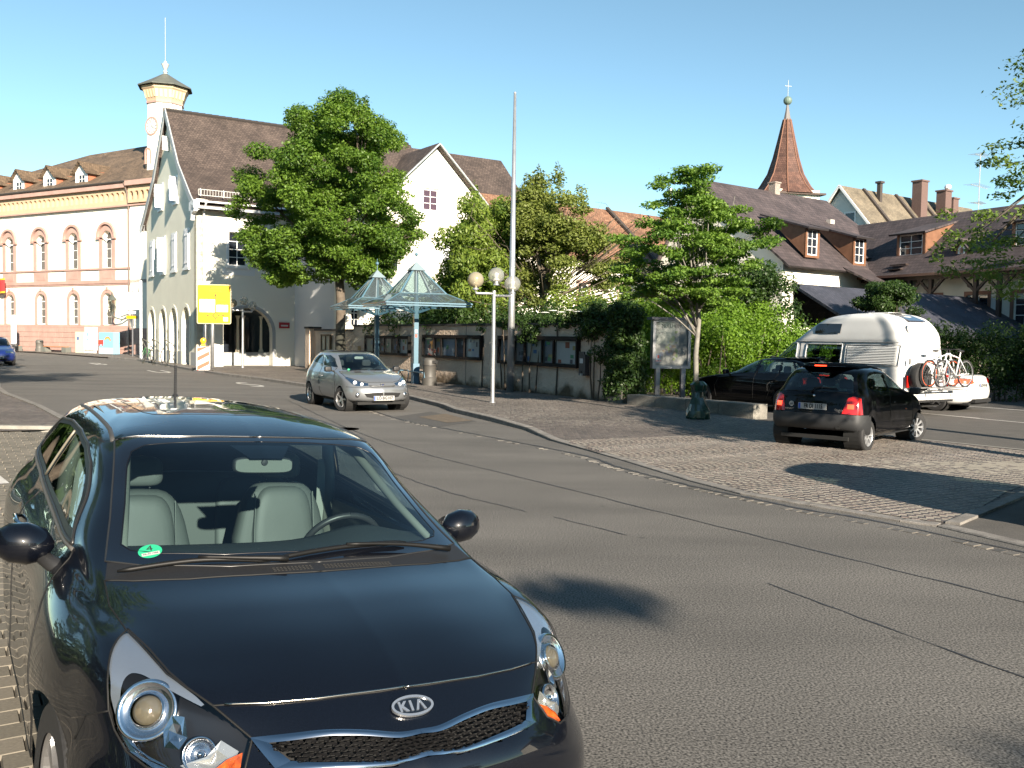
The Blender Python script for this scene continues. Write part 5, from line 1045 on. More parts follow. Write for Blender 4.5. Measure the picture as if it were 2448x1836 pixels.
# ---- white saloon ----
au=T('saloon_car','white saloon parked right of the camper van before the dark hedge','car',(0,0,0),rz((-.68,.73)))
ha=Vector((-.68,.73)); C0=Vector((12.25,24.7))+Vector((.73,.68))*.9; fr=C0+ha*4.6; au.location=(fr.x,fr.y,0)
wp_=M('white_paint',(.80,.80,.79),.3,coat=1)
S=Shell(LV([(-.2,-4.45,.80,.2,.19,.25),(-.04,-4.55,.87,.28,.25,.32),(.0,-4.60,.905,.45,.44,.48),(-.02,-4.60,.91,.58,.6,.62),(-.12,-4.55,.905,.68,.76,.80),(-.45,-4.50,.89,.78,.85,.93),(-.95,-4.42,.85,.88,.90,.985),(-1.25,-4.15,.80,.93,.95,1.0),(-1.40,-3.95,.77,.96,.99,1.01),(-1.9,-3.65,.68,1.17,1.18,1.17),(-2.35,-3.2,.58,1.32,1.33,1.31),(-2.6,-2.95,.40,1.36,1.365,1.35),(-2.7,-2.85,.06,1.375,1.375,1.37)],bow=.14,cf=.3,bowr=.08,cr=.22),PERC,[4,4,4,4,4,5,6,4,7,8,6,4],smooth=2)
arc(S,-.85,.35,.32); arc(S,-3.65,.35,.32)
S.cut('windscreen',[(-1.35,-.1,.97),(-1.5,.66,1.0),(-2.3,.50,1.30),(-2.25,-.1,1.31)],(1,0,1),cond=lambda f:f[...,0]>-2.6,eps=.02)
scut(S,'fsg',[(-1.7,.98),(-2.6,1.0),(-2.62,1.285),(-2.3,1.27)]); scut(S,'rsg',[(-2.68,1.0),(-3.45,1.02),(-3.25,1.20),(-3.0,1.27),(-2.7,1.285)])
S.cut('rearw',[(-3.95,-.1,1.03),(-3.95,.55,1.03),(-3.3,.45,1.29),(-3.3,-.1,1.30)],(-.6,0,1),cond=lambda f:f[...,0]<-3.1,eps=.02)
finish_car(au,S,wp_,dict(L=4.6,w=.91,wr=.32,wheels=[(-.85,0,0),(-3.65,0,0)],dash=-1.5,mirror=(-1.75,.98,.98),mpaint=wp_,parts=[('windscreen','windscreen',gdark,-.004),('window_glass','fsg',gdark,-.004),('window_glass','rsg',gdark,-.004),('rear_window','rearw',M('dark_window',(.015,.017,.022),.05,coat=1),-.004)],gaps=[([(-4.3,.74,.95),(-4.50,.60,.80),(-4.58,.48,.60),(-4.6,0,.58)],(-1,.3,.2),.006)]))
S.bvh()
for sd in (1,-1):
    mir1(S.ribbon([(-4.47,.48,.90),(-4.38,.68,.91),(-4.15,.86,.88)],[(-4.52,.48,.78),(-4.45,.68,.76),(-4.15,.88,.78)],(-.7,.6,.1),.012,10,5,crown=.01),sd).out('tail_lamp',redlit if sd>0 else redlens,au,smooth=True)
plate(au,'LÖ·W 48',(-4.585,0,.72),(0,-1,0),(0,0,1)); b=B(); b.bar((-4.0,-.5,1.02),(-4.0,.5,1.02),.02); b.out('boot_lip',wp_,au)
b=B(); b.box(-4.60,-4.45,-.55,.55,.26,.36); b.out('diffuser',blackp,au)
# ---- blue car at the left edge ----
bl=T('hatchback','dark blue hatchback driving away from the town hall at the left picture edge','car',(-25.9,46.6,0),rz((.55,-.835)))
blp=M('blue_paint',(.008,.02,.12),.3,coat=1)
S=Shell(LV([(-.14,-3.7,.72,.20,.19,.22),(-.03,-3.85,.80,.27,.25,.30),(.0,-3.9,.83,.45,.44,.46),(-.02,-3.9,.83,.56,.58,.60),(-.08,-3.86,.825,.66,.72,.78),(-.35,-3.83,.80,.80,.86,.90),(-.80,-3.80,.77,.90,.94,.98),(-1.05,-3.75,.75,.96,1.0,1.03),(-1.5,-3.62,.67,1.2,1.21,1.22),(-1.95,-3.4,.59,1.38,1.39,1.38),(-2.25,-3.15,.42,1.43,1.44,1.42),(-2.65,-2.95,.06,1.45,1.45,1.44)],bow=.12,cf=.26),PERC,[3,3,3,4,4,5,4,6,7,5,4],smooth=2)
arc(S,-.76,.33,.3); arc(S,-3.2,.33,.3)
S.cut('windscreen',[(-1.05,-.1,.98),(-1.2,.62,1.0),(-1.95,.50,1.36),(-1.9,-.1,1.37)],(1,0,1),cond=lambda f:f[...,0]>-2.1,eps=.02); scut(S,'fsg',[(-1.42,1.03),(-3.2,1.08),(-3.2,1.3),(-1.95,1.33)])
finish_car(bl,S,blp,dict(L=3.9,w=.83,wr=.3,wheels=[(-.76,0,0),(-3.2,0,0)],dash=-1.2,mirror=(-1.4,.92,1.0),parts=[('windscreen','windscreen',gdark,-.004),('window_glass','fsg',gdark,-.004)]))
S.bvh()
for sd in (1,-1): mir1(S.ribbon([(-.12,.38,.76),(-.35,.72,.80)],[(-.04,.38,.64),(-.22,.74,.64)],(.8,.5,.2),.012,8,5,crown=.01),sd).out('headlight',silverm,bl,smooth=True)
plate(bl,'LÖ·K 62',(.015,0,.42),(0,1,0),(0,0,1)); rib(S,'lower_grille',[(0,-.4,.36),(0,.4,.36)],[(0,-.4,.28),(0,.4,.28)],(1,0,0),.004,blackm,bl,both=False)
# ---- black people carrier just entering at the right edge ----
hm=Vector((.79,-.61)); rcn=Vector((5.58,9.68)); frn=rcn+hm*4.5
mp_=T('people_carrier','black people carrier whose rear bumper corner shows at the right picture edge','car',(frn.x,frn.y,0),rz(hm))
S=Shell(LV([(-.2,-4.35,.80,.25,.22,.25),(.0,-4.5,.90,.45,.44,.5),(-.02,-4.52,.91,.62,.62,.66),(-.3,-4.42,.90,.85,.86,.9),(-.9,-4.34,.87,1.02,1.05,1.08),(-1.1,-4.30,.85,1.1,1.12,1.15),(-1.6,-4.18,.78,1.45,1.45,1.45),(-2.0,-4.05,.70,1.68,1.70,1.66),(-2.3,-3.9,.5,1.75,1.76,1.73),(-2.8,-3.6,.06,1.78,1.78,1.76)],bow=.12,cf=.28,bowr=.08,cr=.2),PERC,[4,4,4,5,4,7,6,5,4],smooth=2)
arc(S,-.85,.36,.33); arc(S,-3.6,.36,.33); scut(S,'fsg',[(-1.5,1.14),(-4.1,1.2),(-4.0,1.6),(-2.1,1.62)])
S.cut('rearw',[(-4.3,-.1,1.15),(-4.3,.7,1.15),(-4.1,.6,1.62),(-4.1,-.1,1.64)],(-1,0,.3),cond=lambda f:f[...,0]<-3.9,eps=.02)
S.cut('windscreen',[(-1.1,-.1,1.14),(-1.25,.7,1.14),(-2.0,.6,1.66),(-1.9,-.1,1.67)],(1,0,1),cond=lambda f:f[...,0]>-2.2,eps=.02)
finish_car(mp_,S,bpaint,dict(L=4.5,w=.91,wr=.33,wheels=[(-.85,0,0),(-3.6,0,0)],dash=-1.3,mirror=(-1.5,1.0,1.15),parts=[('windscreen','windscreen',gdark,-.004),('window_glass','fsg',gdark,-.004),('rear_window','rearw',gdark,-.004)]))
S.bvh()
for sd in (1,-1): mir1(S.ribbon([(-4.4,.4,.64),(-4.4,.75,.64)],[(-4.4,.4,.60),(-4.4,.75,.60)],(-1,.3,0),.012,8,3),sd).out('reflector_strip',M('pale_reflector',(.6,.6,.6),.3),mp_)
# =============== BUILDINGS ===============
def roofmat(name,c1,c2,tw=.18,th=.16,dark=.35,moss=None):
    m=bpy.data.materials.new(name); m.use_nodes=True; t=m.node_tree; N=t.nodes.new; L=t.links.new; bb=t.nodes['Principled BSDF']
    uv=N('ShaderNodeUVMap'); br=N('ShaderNodeTexBrick'); br.offset=.5; br.inputs['Scale'].default_value=1; br.inputs['Brick Width'].default_value=tw; br.inputs['Row Height'].default_value=th; br.inputs['Mortar Size'].default_value=.012; br.inputs['Mortar Smooth'].default_value=.4
    br.inputs['Color1'].default_value=(*c1,1); br.inputs['Color2'].default_value=(*c2,1); br.inputs['Mortar'].default_value=(*[c*dark for c in c1],1); L(uv.outputs[0],br.inputs['Vector'])
    nz=N('ShaderNodeTexNoise'); nz.inputs['Scale'].default_value=.8; nz.inputs['Detail'].default_value=6; L(uv.outputs[0],nz.inputs['Vector'])
    mp=N('ShaderNodeMapRange'); mp.inputs[1].default_value=.3; mp.inputs[2].default_value=.7; mp.inputs[3].default_value=.7; mp.inputs[4].default_value=1.3; L(nz.outputs[0],mp.inputs[0])
    mx=N('ShaderNodeMix'); mx.data_type='RGBA'; mx.blend_type='MULTIPLY'; mx.inputs[0].default_value=1; L(br.outputs[0],mx.inputs[6]); L(mp.outputs[0],mx.inputs[7]); L(mx.outputs[2],bb.inputs['Base Color'])
    bb.inputs['Roughness'].default_value=.75
    wv=N('ShaderNodeSeparateXYZ'); L(uv.outputs[0],wv.inputs[0]); dv=N('ShaderNodeMath'); dv.operation='DIVIDE'; dv.inputs[1].default_value=th; L(wv.outputs[1],dv.inputs[0]); fr=N('ShaderNodeMath'); fr.operation='FRACT'; L(dv.outputs[0],fr.inputs[0])
    iv=N('ShaderNodeMath'); iv.operation='SUBTRACT'; iv.inputs[0].default_value=1; L(fr.outputs[0],iv.inputs[1])
    bp=N('ShaderNodeBump'); bp.inputs['Distance'].default_value=.03; bp.inputs['Strength'].default_value=.8; L(iv.outputs[0],bp.inputs['Height']); L(bp.outputs[0],bb.inputs['Normal'])
    return m
def roofpoly(name,P,mat,parent,th=.10,u=None):
    """planar roof surface with metric UVs, first two points along the eave"""
    P=[Vector(p) for p in P]; X=(P[1]-P[0]).normalized() if u is None else Vector(u).normalized(); n=None
    for i in range(2,len(P)):
        n=(P[1]-P[0]).cross(P[i]-P[0])
        if n.length>1e-6: break
    n.normalize()
    if n.z<0: n=-n
    Y=n.cross(X); V=list(P)+[p-n*th for p in P]; k=len(P); c=sum(P,Vector())/k
    f=list(range(k)); 
    if (P[1]-P[0]).cross(P[2]-P[0]).dot(n)<0: f=f[::-1]
    F=[tuple(f),tuple(i+k for i in f[::-1])]+[(f[i],f[i]+k,f[(i+1)%k]+k,f[(i+1)%k]) for i in range(k)]
    me=bpy.data.meshes.new(name); me.from_pydata(V,[],F); me.materials.append(mat); uvl=me.uv_layers.new(name='UVMap')
    for lp in me.loops: p=V[lp.vertex_index]-P[0]; uvl.data[lp.index].uv=(p.dot(X),p.dot(Y))
    return link(name,me,parent)
white=M('white_render',(.80,.765,.665),.85,var=.03,vs=.5,bump=.25,bs=25)
cream=M('cream_render',(.78,.75,.62),.9,var=.04,vs=.6,bump=.3,bs=25)
sand=M('pink_sandstone',(.40,.255,.215),.85,var=.12,vs=1.2,grain=.1,gs=30)
ochre=M('ochre_render',(.50,.36,.235),.85,var=.05,vs=1)
frw=M('window_white',(.75,.75,.74),.5); pane=M('window_pane',(.018,.022,.03),.06,spec=.8)
grey=M('grey_paint',(.33,.35,.36),.6); shut=M('shutter_white',(.66,.67,.69),.6)
tileA=roofmat('brown_tiles',(.055,.040,.034),(.095,.07,.058)); tileB=roofmat('town_hall_tiles',(.10,.068,.042),(.20,.135,.085)); tileC=roofmat('dark_tiles',(.050,.039,.041),(.080,.061,.062),.22,.26)
tileD=roofmat('old_red_tiles',(.17,.085,.05),(.30,.165,.10)); tileE=roofmat('slate_tiles',(.040,.043,.060),(.068,.07,.092),.16,.12); tileF=roofmat('church_tiles',(.075,.036,.027),(.14,.07,.05),.2,.2); tileG=roofmat('worn_tiles',(.15,.125,.09),(.21,.17,.12))
copper=M('copper_cladding',(.21,.105,.062),.45,metal=.25,var=.2,vs=3); brownwood=M('brown_timber',(.05,.03,.022),.7)
def reveal(par,nm,op,depth,axis='y',mt=None,pos=0,flip=1):
    pass
class Frame:
    """helper: a vertical wall plane. f(x,z,d) -> local point, d = distance in front of the wall"""
    def __init__(s,O,X,Nn): s.O=Vector(O);s.X=Vector(X);s.N=Vector(Nn)
    def __call__(s,x,z,d=0): return s.O+s.X*x+Z3*z+s.N*d
    def wall(s,name,outer,holes,mt,par,depth=.3,d=0):
        b=B(); b.poly([outer]+holes,s(0,0,d),s.X,Z3,depth=depth); return b.out(name,mt,par)
    def box(s,b,x0,x1,z0,z1,d0,d1):
        V=[s(x,z,d) for d in (d0,d1) for z in (z0,z1) for x in (x0,x1)]
        b.add(V,[(0,1,3,2),(4,6,7,5),(0,4,5,1),(2,3,7,6),(0,2,6,4),(1,5,7,3)]); return b
    def window(s,par,op,cols,rows,d=-.16,fw=.06,mw=.028,glass=None,archz=None,frame=None,nm='window'):
        """op: outline; cols/rows of panes inside its rectangle; the panes are separate objects"""
        frame=frame or frw; glass=glass or pane
        xs=[p[0] for p in op];zs_=[p[1] for p in op]; x0,x1,z0,z1=min(xs),max(xs),min(zs_),max(zs_); zt=archz or z1
        hl=[]; cw=(x1-x0-2*fw-(cols-1)*mw)/cols; rh=(zt-z0-2*fw-(rows-1)*mw)/rows
        for c in range(cols):
            for r in range(rows):
                a=x0+fw+c*(cw+mw); q=z0+fw+r*(rh+mw); hl.append(rect(a,a+cw,q,q+rh))
        if archz:
            R0=(x1-x0)/2-fw; xc=(x0+x1)/2; k=(z1-archz-fw)/R0
            A=[(xc+R0*math.cos(t),archz+R0*k*math.sin(t)) for t in np.linspace(0,math.pi,13)]
            hl.append([(xc+mw/2,archz),(xc+R0,archz)]+[a for a in A[1:6]]+[(xc+mw/2,archz+R0*k*.98)]); hl.append([(xc-mw/2,archz),(xc-mw/2,archz+R0*k*.98)]+[a for a in A[7:12]]+[(xc-R0,archz)])
        b=B(); b.poly([op]+hl,s(0,0,d),s.X,Z3,depth=.05); f=b.out(nm,frame,par)
        for h in hl:
            ar=sum(h[i][0]*h[(i+1)%len(h)][1]-h[(i+1)%len(h)][0]*h[i][1] for i in range(len(h)))
            if ar<0: h=h[::-1]
            b=B(); b.poly([h],s(0,0,d-.025),s.X,Z3); b.out('pane',glass,f)
        return f
    def shutter(s,par,x,z0,z1,w,ang,hinge,mt=None):
        """a board shutter hinged at x; ang = opening angle from the wall, hinge +1 swings to the right"""
        b=B(); c,sn=math.cos(ang),math.sin(ang); D=lambda a,z,t:s(x+hinge*a*c,z,.03+a*sn+t)
        V=[D(a,z,t) for t in (0,.035) for z in (z0,z1) for a in (0,w)]
        b.add(V,[(0,1,3,2),(4,6,7,5),(0,4,5,1),(2,3,7,6),(0,2,6,4),(1,5,7,3)])
        for zz in (z0+.25,z1-.25):
            V=[D(a,z,t) for t in (.036,.06) for z in (zz-.05,zz+.05) for a in (.02,w-.02)]
            b.add(V,[(0,1,3,2),(4,6,7,5),(0,4,5,1),(2,3,7,6),(0,2,6,4),(1,5,7,3)])
        return b.out('shutter',mt or shut,par,fixn=True)
def arc_ring(xc,zs_,r0,r1,z0,n=12):
    return arch(xc-r1,xc+r1,z0,zs_,n),arch(xc-r0,xc+r0,z0+.001,zs_,n)
# ---------- town hall ----------
u=Vector((.867,-.498)); cor=Vector((-29.75,72.4)); Lh=26
th=T('town_hall','white and pink town hall with arched windows, ochre arcaded frieze and three dormers','building',(cor.x-u.x*Lh,cor.y-u.y*Lh,0),math.atan2(u.y,u.x))
Fm=Frame((0,0,0),(1,0,0),(0,-1,0))
wx=[Lh-t for t in (2.91,7.17,11.5,15.9,20.3,24.5)]
hol=[arch(x-.60,x+.60,6.86,9.2,12) for x in wx]+[arch(x-.58,x+.58,2.32,4.3,12) for x in wx]
Fm.wall('wall',rect(0,Lh,2.1,11.7),hol,white,th,.5)
for x in wx:
    Fm.window(th,arch(x-.60,x+.60,6.86,9.2,12),2,3,-.34,.07,.04,archz=9.2); Fm.window(th,arch(x-.58,x+.58,2.32,4.3,12),2,3,-.34,.07,.04,archz=4.3)
    o=arch(x-.98,x+.98,6.86,9.25,14); i=arch(x-.60,x+.60,6.861,9.2,14); b=B(); b.poly([o,i],Fm(0,0,.07),X3,Z3,depth=.09); b.out('window_surround',sand,th)
    b=B(); b.poly([arch(x-1.12,x+1.12,9.25,9.35,14),arch(x-.96,x+.96,9.251,9.33,14)],Fm(0,0,.24),X3,Z3,depth=.2); 
    for s_ in (-1,1): Fm.box(b,x+s_*1.0-.2,x+s_*1.0+.2,9.12,9.26,.07,.22)
    b.out('window_hood',sand,th,kind='stuff')
    o=arch(x-.86,x+.86,2.32,4.32,14); i=arch(x-.58,x+.58,2.321,4.3,14); b=B(); b.poly([o,i],Fm(0,0,.06),X3,Z3,depth=.09); b.out('window_surround',sand,th)
    b=B(); Fm.box(b,x-.1,x+.1,5.1,5.34,.05,.13); b.out('keystone',sand,th)
    b=B(); Fm.box(b,x-.98,x+.98,5.88,6.72,0,.06); b.out('apron_panel',sand,th)
    b=B(); Fm.box(b,x-.62,x+.62,6.02,6.5,.06,.08); b.out('panel_inset',sand,th)
for z0,z1,d in ((6.72,6.86,.13),(5.62,5.88,.14),(5.50,5.62,.08),(2.10,2.30,.10)): b=B(); Fm.box(b,0,Lh+3.2,z0,z1,0,d); b.out('string_course',sand,th)
# plinth of dressed blocks
rg=random.Random(8)
for r in range(5):
    x=-.3+.5*(r%2)
    while x<Lh+3.0:
        w=rg.uniform(.9,1.3)
        b=B(); Fm.box(b,x+.012,min(x+w,Lh+3.2)-.012,r*.42+.01,(r+1)*.42-.012,-.2,.10+rg.uniform(0,.012)); b.out('block',sand,th); x+=w
b=B(); Fm.box(b,0,Lh+3.2,0,2.1,-.5,.07); b.out('plinth',M('sand_joint',(.34,.20,.16),.9),th)
# frieze with a row of blind arches
na=int(Lh/.62); hl=[arch(.1+i*.62+.10,.1+i*.62+.52,12.0,12.45,6) for i in range(na)]
hl2=[arch(Lh+.2+i*.62,Lh+.2+i*.62+.42,12.0,12.45,6) for i in range(5)]
b=B(); b.poly([rect(0,Lh,11.65,12.95)]+hl,Fm(0,0,.22),X3,Z3,depth=.2); b.out('frieze',ochre,th)
b=B(); b.poly([rect(Lh+.02,Lh+3.2,11.75,13.05)]+hl2,Fm(0,0,.36),X3,Z3,depth=.2); b.out('frieze',ochre,th)
b=B(); Fm.box(b,0,Lh+3,11.7,13.0,-.3,.03); b.out('frieze_back',ochre,th)
b=B(); Fm.box(b,-.1,Lh,12.95,13.32,0,.52); b.out('cornice',sand,th); b=B(); Fm.box(b,Lh+.01,Lh+3.4,13.05,13.42,0,.66); b.out('cornice',sand,th)
b=B(); Fm.box(b,-.1,Lh+3.4,11.55,11.66,0,.28); b.out('cornice_base',sand,th)
b=B(); b.tube([Fm(-.2,13.38,.58),Fm(Lh,13.38,.58)],.08,8); b.out('gutter',M('gutter_dark',(.04,.035,.03),.5),th)
b=B(); b.tube([Fm(Lh-.15,13.3,.6),Fm(Lh-.12,12.6,.34),Fm(Lh-.12,11.4,.2),Fm(Lh-.12,.1,.2)],.06,8); b.out('downpipe',M('pipe_brown',(.16,.12,.10),.5),th)
b=B(); Fm.box(b,Lh,Lh+3.2,2.1,11.7,-.5,.14); b.out('corner_wall',white,th)
b=B(); b.box(0,Lh+3.2,.5,13,0,13); b.out('core',white,th)
roofpoly('roof',[(-.5,-.5,13.4),(Lh+3.5,-.5,13.4),(Lh+3.5,6.8,18.2),(11.5,6.8,17.9),(3.5,3.2,15.6)],tileB,th)
roofpoly('roof',[(Lh+3.5,13.6,13.4),(-.5,13.6,13.4),(4,8,16),(11.5,6.8,17.9),(Lh+3.5,6.8,18.2)],tileB,th)
b=B(); b.add([(-.5,-.5,13.4),(-.5,13.6,13.4),(4,8,16),(3.5,3.2,15.6)],[(0,1,2,3)]); b.out('roof_end',tileB,th)
for x in (Lh-6.6,Lh-10.85,Lh-15.1,Lh-19.5):
    dr=None
    y0=.35; w=.78; zb=13.62; ze=14.75; za=15.55
    b=B(); b.poly([[(x-w,zb),(x+w,zb),(x+w,ze),(x,za),(x-w,ze)],arch(x-.42,x+.42,zb+.15,14.5,8)],(0,y0,0),X3,Z3,depth=.1); dr=b.out('dormer',frw,th)
    b=B(); [b.add([(x+s_*w,y0,zb),(x+s_*w,y0+2.6,ze+.2),(x+s_*w,y0,ze)],[(0,1,2)]) for s_ in (-1,1)]; b.out('dormer_cheek',M('cheek_red',(.38,.13,.07),.8),dr,kind='stuff')
    for s_ in (-1,1): roofpoly('dormer_roof',[(x+s_*(w+.28),y0-.3,ze-.2),(x+s_*(w+.28),y0+2.9,ze-.2),(x,y0+4.0,za+.05),(x,y0-.3,za+.05)],tileB,dr,.08)
    b=B(); b.poly([arch(x-.42,x+.42,zb+.15,14.5,8),rect(x-.36,x-.03,zb+.22,zb+.52),rect(x+.03,x+.36,zb+.22,zb+.52),rect(x-.36,x-.03,zb+.56,zb+.86),rect(x+.03,x+.36,zb+.56,zb+.86)],(0,y0+.04,0),X3,Z3,depth=.03); b.out('sash',frw,dr)
    b=B(); b.add([(x-.42,y0+.06,zb+.15),(x+.42,y0+.06,zb+.15),(x+.42,y0+.06,14.8),(x-.42,y0+.06,14.8)],[(0,1,2,3)]); b.out('pane',pane,dr)
# clock tower
tx,ty=Lh+.75,2.6
def octo(r,n=8,ph=R_(22.5)): return [(tx+r*math.cos(ph+2*math.pi*i/n),ty+r*math.sin(ph+2*math.pi*i/n)) for i in range(n)]
tw_=bpy.data.objects.new('tower',None)
def ring(name,rs,mt,par,n=8):
    b=B(); V=[];k=n
    for r,z in rs: V+=[(x,y,z) for x,y in octo(r,n)]
    F=[(i*k+j,i*k+(j+1)%k,(i+1)*k+(j+1)%k,(i+1)*k+j) for i in range(len(rs)-1) for j in range(k)]+[tuple((len(rs)-1)*k+j for j in range(k))]
    b.add(V,F); return b.out(name,mt,par)
tb=ring('tower',[(1.46,13.0),(1.36,20.0)],white,th)
ring('tower_foot',[(1.6,13.0),(1.6,14.2),(1.5,14.3)],sand,tb)
ring('tower_frieze',[(1.40,19.75),(1.44,19.95),(1.72,20.7),(1.82,20.8),(1.82,21.02)],ochre,tb)
ring('tower_band',[(1.43,19.70),(1.46,19.70),(1.46,19.86),(1.43,19.86)],sand,tb)
V8=octo(1.0)
for i in range(8):
    a=R_(22.5)+2*math.pi*(i+.5)/8; nx=Vector((math.cos(a),math.sin(a),0)); txv=Vector((-math.sin(a),math.cos(a),0))
    if nx.y>.5: continue
    b=B()
    for j in (-1.5,-.5,.5,1.5): b.poly([arch(j*.34-.10,j*.34+.10,20.2,20.75,6)],Vector((tx,ty,0))+nx*1.76,txv,Z3,depth=.10) if False else b.add([Vector((tx,ty,0))+nx*(1.33+(z-19.95)*.262+.06)+txv*(j*.33+q)+Z3*z for q,z in ((-.09,20.1),(.09,20.1),(.09,20.75),(0,20.86),(-.09,20.75))],[(0,1,2,3,4)])
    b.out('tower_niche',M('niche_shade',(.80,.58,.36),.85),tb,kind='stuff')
ring('tower_roof',[(2.12,21.0),(2.14,21.07),(1.1,21.65),(.12,22.25)],M('tower_roof_grey',(.10,.105,.09),.6,var=.15,vs=2),tb)
b=B(); b.lathe([(.16,22.1),(.14,22.3),(.2,22.36),(.10,22.5),(.2,22.7),(.32,22.98),(.16,23.02),(.1,23.2)],(tx,ty,0),12); b.out('finial',M('zinc',(.42,.44,.40),.5),tb)
b=B(); b.tube([(tx,ty,23.1),(tx,ty,26.6)],.025,5); b.out('lightning_rod',grey,tb)
# clock on the face seen
a=math.atan2(-1,-.0); nx=Vector((0,-1,0)); ccn=Vector((tx-.0,ty,17.9))+nx*1.28
b=B(); b.poly([[(.72*math.cos(t),.72*math.sin(t)) for t in np.linspace(0,2*math.pi,33)[:-1]],[(.60*math.cos(t),.60*math.sin(t)) for t in np.linspace(0,2*math.pi,33)[:-1]]],ccn+nx*.08,X3,Z3,depth=.1); ck=b.out('clock',sand,tb)
b=B(); b.poly([[(.6*math.cos(t),.6*math.sin(t)) for t in np.linspace(0,2*math.pi,33)[:-1]]],ccn+nx*.04,X3,Z3); b.out('clock_face',frw,ck)
b=B(); inkm=M('clock_ink',(.05,.05,.05),.6)
for i in range(12):
    t=2*math.pi*i/12; dv=X3*math.cos(t)+Z3*math.sin(t); b.bar(ccn+nx*.05+dv*.42,ccn+nx*.05+dv*.55,.06,.012,up=(0,1,0))
b.out('clock_marks',inkm,ck,kind='stuff'); b=B(); b.bar(ccn+nx*.06,ccn+nx*.06+X3*.3-Z3*.22,.05,.012,up=(0,1,0)); b.out('clock_hand',inkm,ck); b=B(); b.bar(ccn+nx*.07,ccn+nx*.07-X3*.1+Z3*.46,.04,.012,up=(0,1,0)); b.out('clock_hand',inkm,ck)
b=B(); b.poly([arch(tx-.8,tx-.05,15.0,15.9,8),arch(tx-.68,tx-.17,15.001,15.9,8)],(0,ty-1.36,0),X3,Z3,depth=.1); b.out('tower_window_surround',sand,tb)
# ---------- white corner house with the bell-cast roof ----------
rzh=math.atan2(.55,.835)
wh=T('corner_house','cream and white gabled house with steep dark roof and ground-floor arches behind the yellow sign','building',(-16.69,48.89,0),rzh)
Ln=15.5; Wd=11.9
Fl=Frame((0,0,0),(1,0,0),(0,-1,0)); Fg=Frame((0,Wd,0),(0,-1,0),(-1,0,0))    # long wall / gable wall (its x runs towards the corner)
Fl.wall('wall',rect(0,Ln,0,8.75),[arch(1.35,4.10,.001,1.85,14),rect(1.70,2.72,5.45,7.25),rect(5.6,6.6,5.45,7.25),rect(8.4,9.4,5.45,7.25)],white,wh,.5)
GS=lambda s:Wd-s
prof=[(0,8.9),(-.0,8.9)]
gout=[(0,0),(Wd,0),(Wd,8.85),(Wd-.35,8.96-.05),(Wd-2.97,10.9),(Wd/2,14.4),(2.97,10.9),(.35,8.91),(0,8.85)]
gw=[(1.95,5.36,7.35),(4.78,5.36,7.35),(7.4,5.36,7.35),(10.3,5.36,7.35),(4.4,9.15,10.5),(7.95,9.15,10.5)]
gh=[rect(GS(s)-.45,GS(s)+.45,a,c) for s,a,c in gw]+[rect(GS(5.9)-.22,GS(5.9)+.22,12.2,13.0)]+[arch(GS(s)-.82,GS(s)+.82,.001,2.4,12) for s in (2.2,4.98,7.6,10.5)]
Fg.wall('gable_wall',gout,gh,cream,wh,.45)
for s in (2.2,4.98,7.6,10.5):
    b=B(); Fg.box(b,GS(s)-.90,GS(s)-.80,0,2.6,-.7,-.02); b.out('passage_jamb',M('passage_white',(.78,.77,.73),.9),wh)
for s,a,c in gw:
    Fg.window(wh,rect(GS(s)-.45,GS(s)+.45,a,c),2,3,-.3,.05,.03)
    b=B(); Fg.box(b,GS(s)-.6,GS(s)+.6,a-.14,a,0,.09); b.out('sill',frw,wh)
    b=B(); b.poly([rect(GS(s)-.58,GS(s)+.58,a,c+.13),rect(GS(s)-.45,GS(s)+.45,a+.001,c)],Fg(0,0,.03),Fg.X,Z3,depth=.05); b.out('window_surround',frw,wh)
for s,a,c,an in ((1.95,5.36,7.35,0),(4.78,5.36,7.35,0),(10.3,5.36,7.35,0)):
    Fg.shutter(wh,GS(s)-.44,a,c,.43,0.04,1); Fg.shutter(wh,GS(s)+.44,a,c,.43,0.04,-1)
for s,a,c in ((7.4,5.36,7.35),(7.95,9.15,10.5),(4.4,9.15,10.5)):
    Fg.shutter(wh,GS(s)-.46,a,c,.43,R_(20),-1); Fg.shutter(wh,GS(s)+.46,a,c,.43,R_(75),1)
Fg.shutter(wh,GS(5.9)+.22,12.2,13.0,.42,R_(70),1)
wpas=M('passage_white',(.78,.77,.73),.9)
for s in (2.2,4.98,7.6,10.5):
    o=arch(GS(s)-1.0,GS(s)+1.0,0,2.4,12);i=arch(GS(s)-.82,GS(s)+.82,.001,2.4,12)
    b=B(); b.poly([o,i],Fg(0,0,.03),Fg.X,Z3,depth=.05); b.out('arch_surround',grey if False else cream,wh)
b=B(); b.box(.9,1.0,1.0,Wd-.4,0,3.4); b.out('passage_wall',wpas,wh)
for s0,s1 in ((0,1.38),(3.02,4.16),(5.80,6.78),(8.42,9.68),(11.32,Wd)):
    b=B(); Fg.box(b,GS(s1)+.0,GS(s0),0,.78,0,.025); b.out('plinth',M('plinth_grey',(.33,.34,.34),.8),wh)
    if s0>0 and s1<Wd: b=B(); c0=GS((s0+s1)/2); b.tube([Fg(c0-.12,2.0,.04),Fg(c0+.05,1.9,.04),Fg(c0+.02,1.5,.04)],.02,5); b.tube([Fg(c0-.02,1.2,.04),Fg(c0+.10,1.0,.04)],.02,5); b.out('wall_ironwork',M('iron_olive',(.12,.12,.09),.5),wh,kind='stuff')
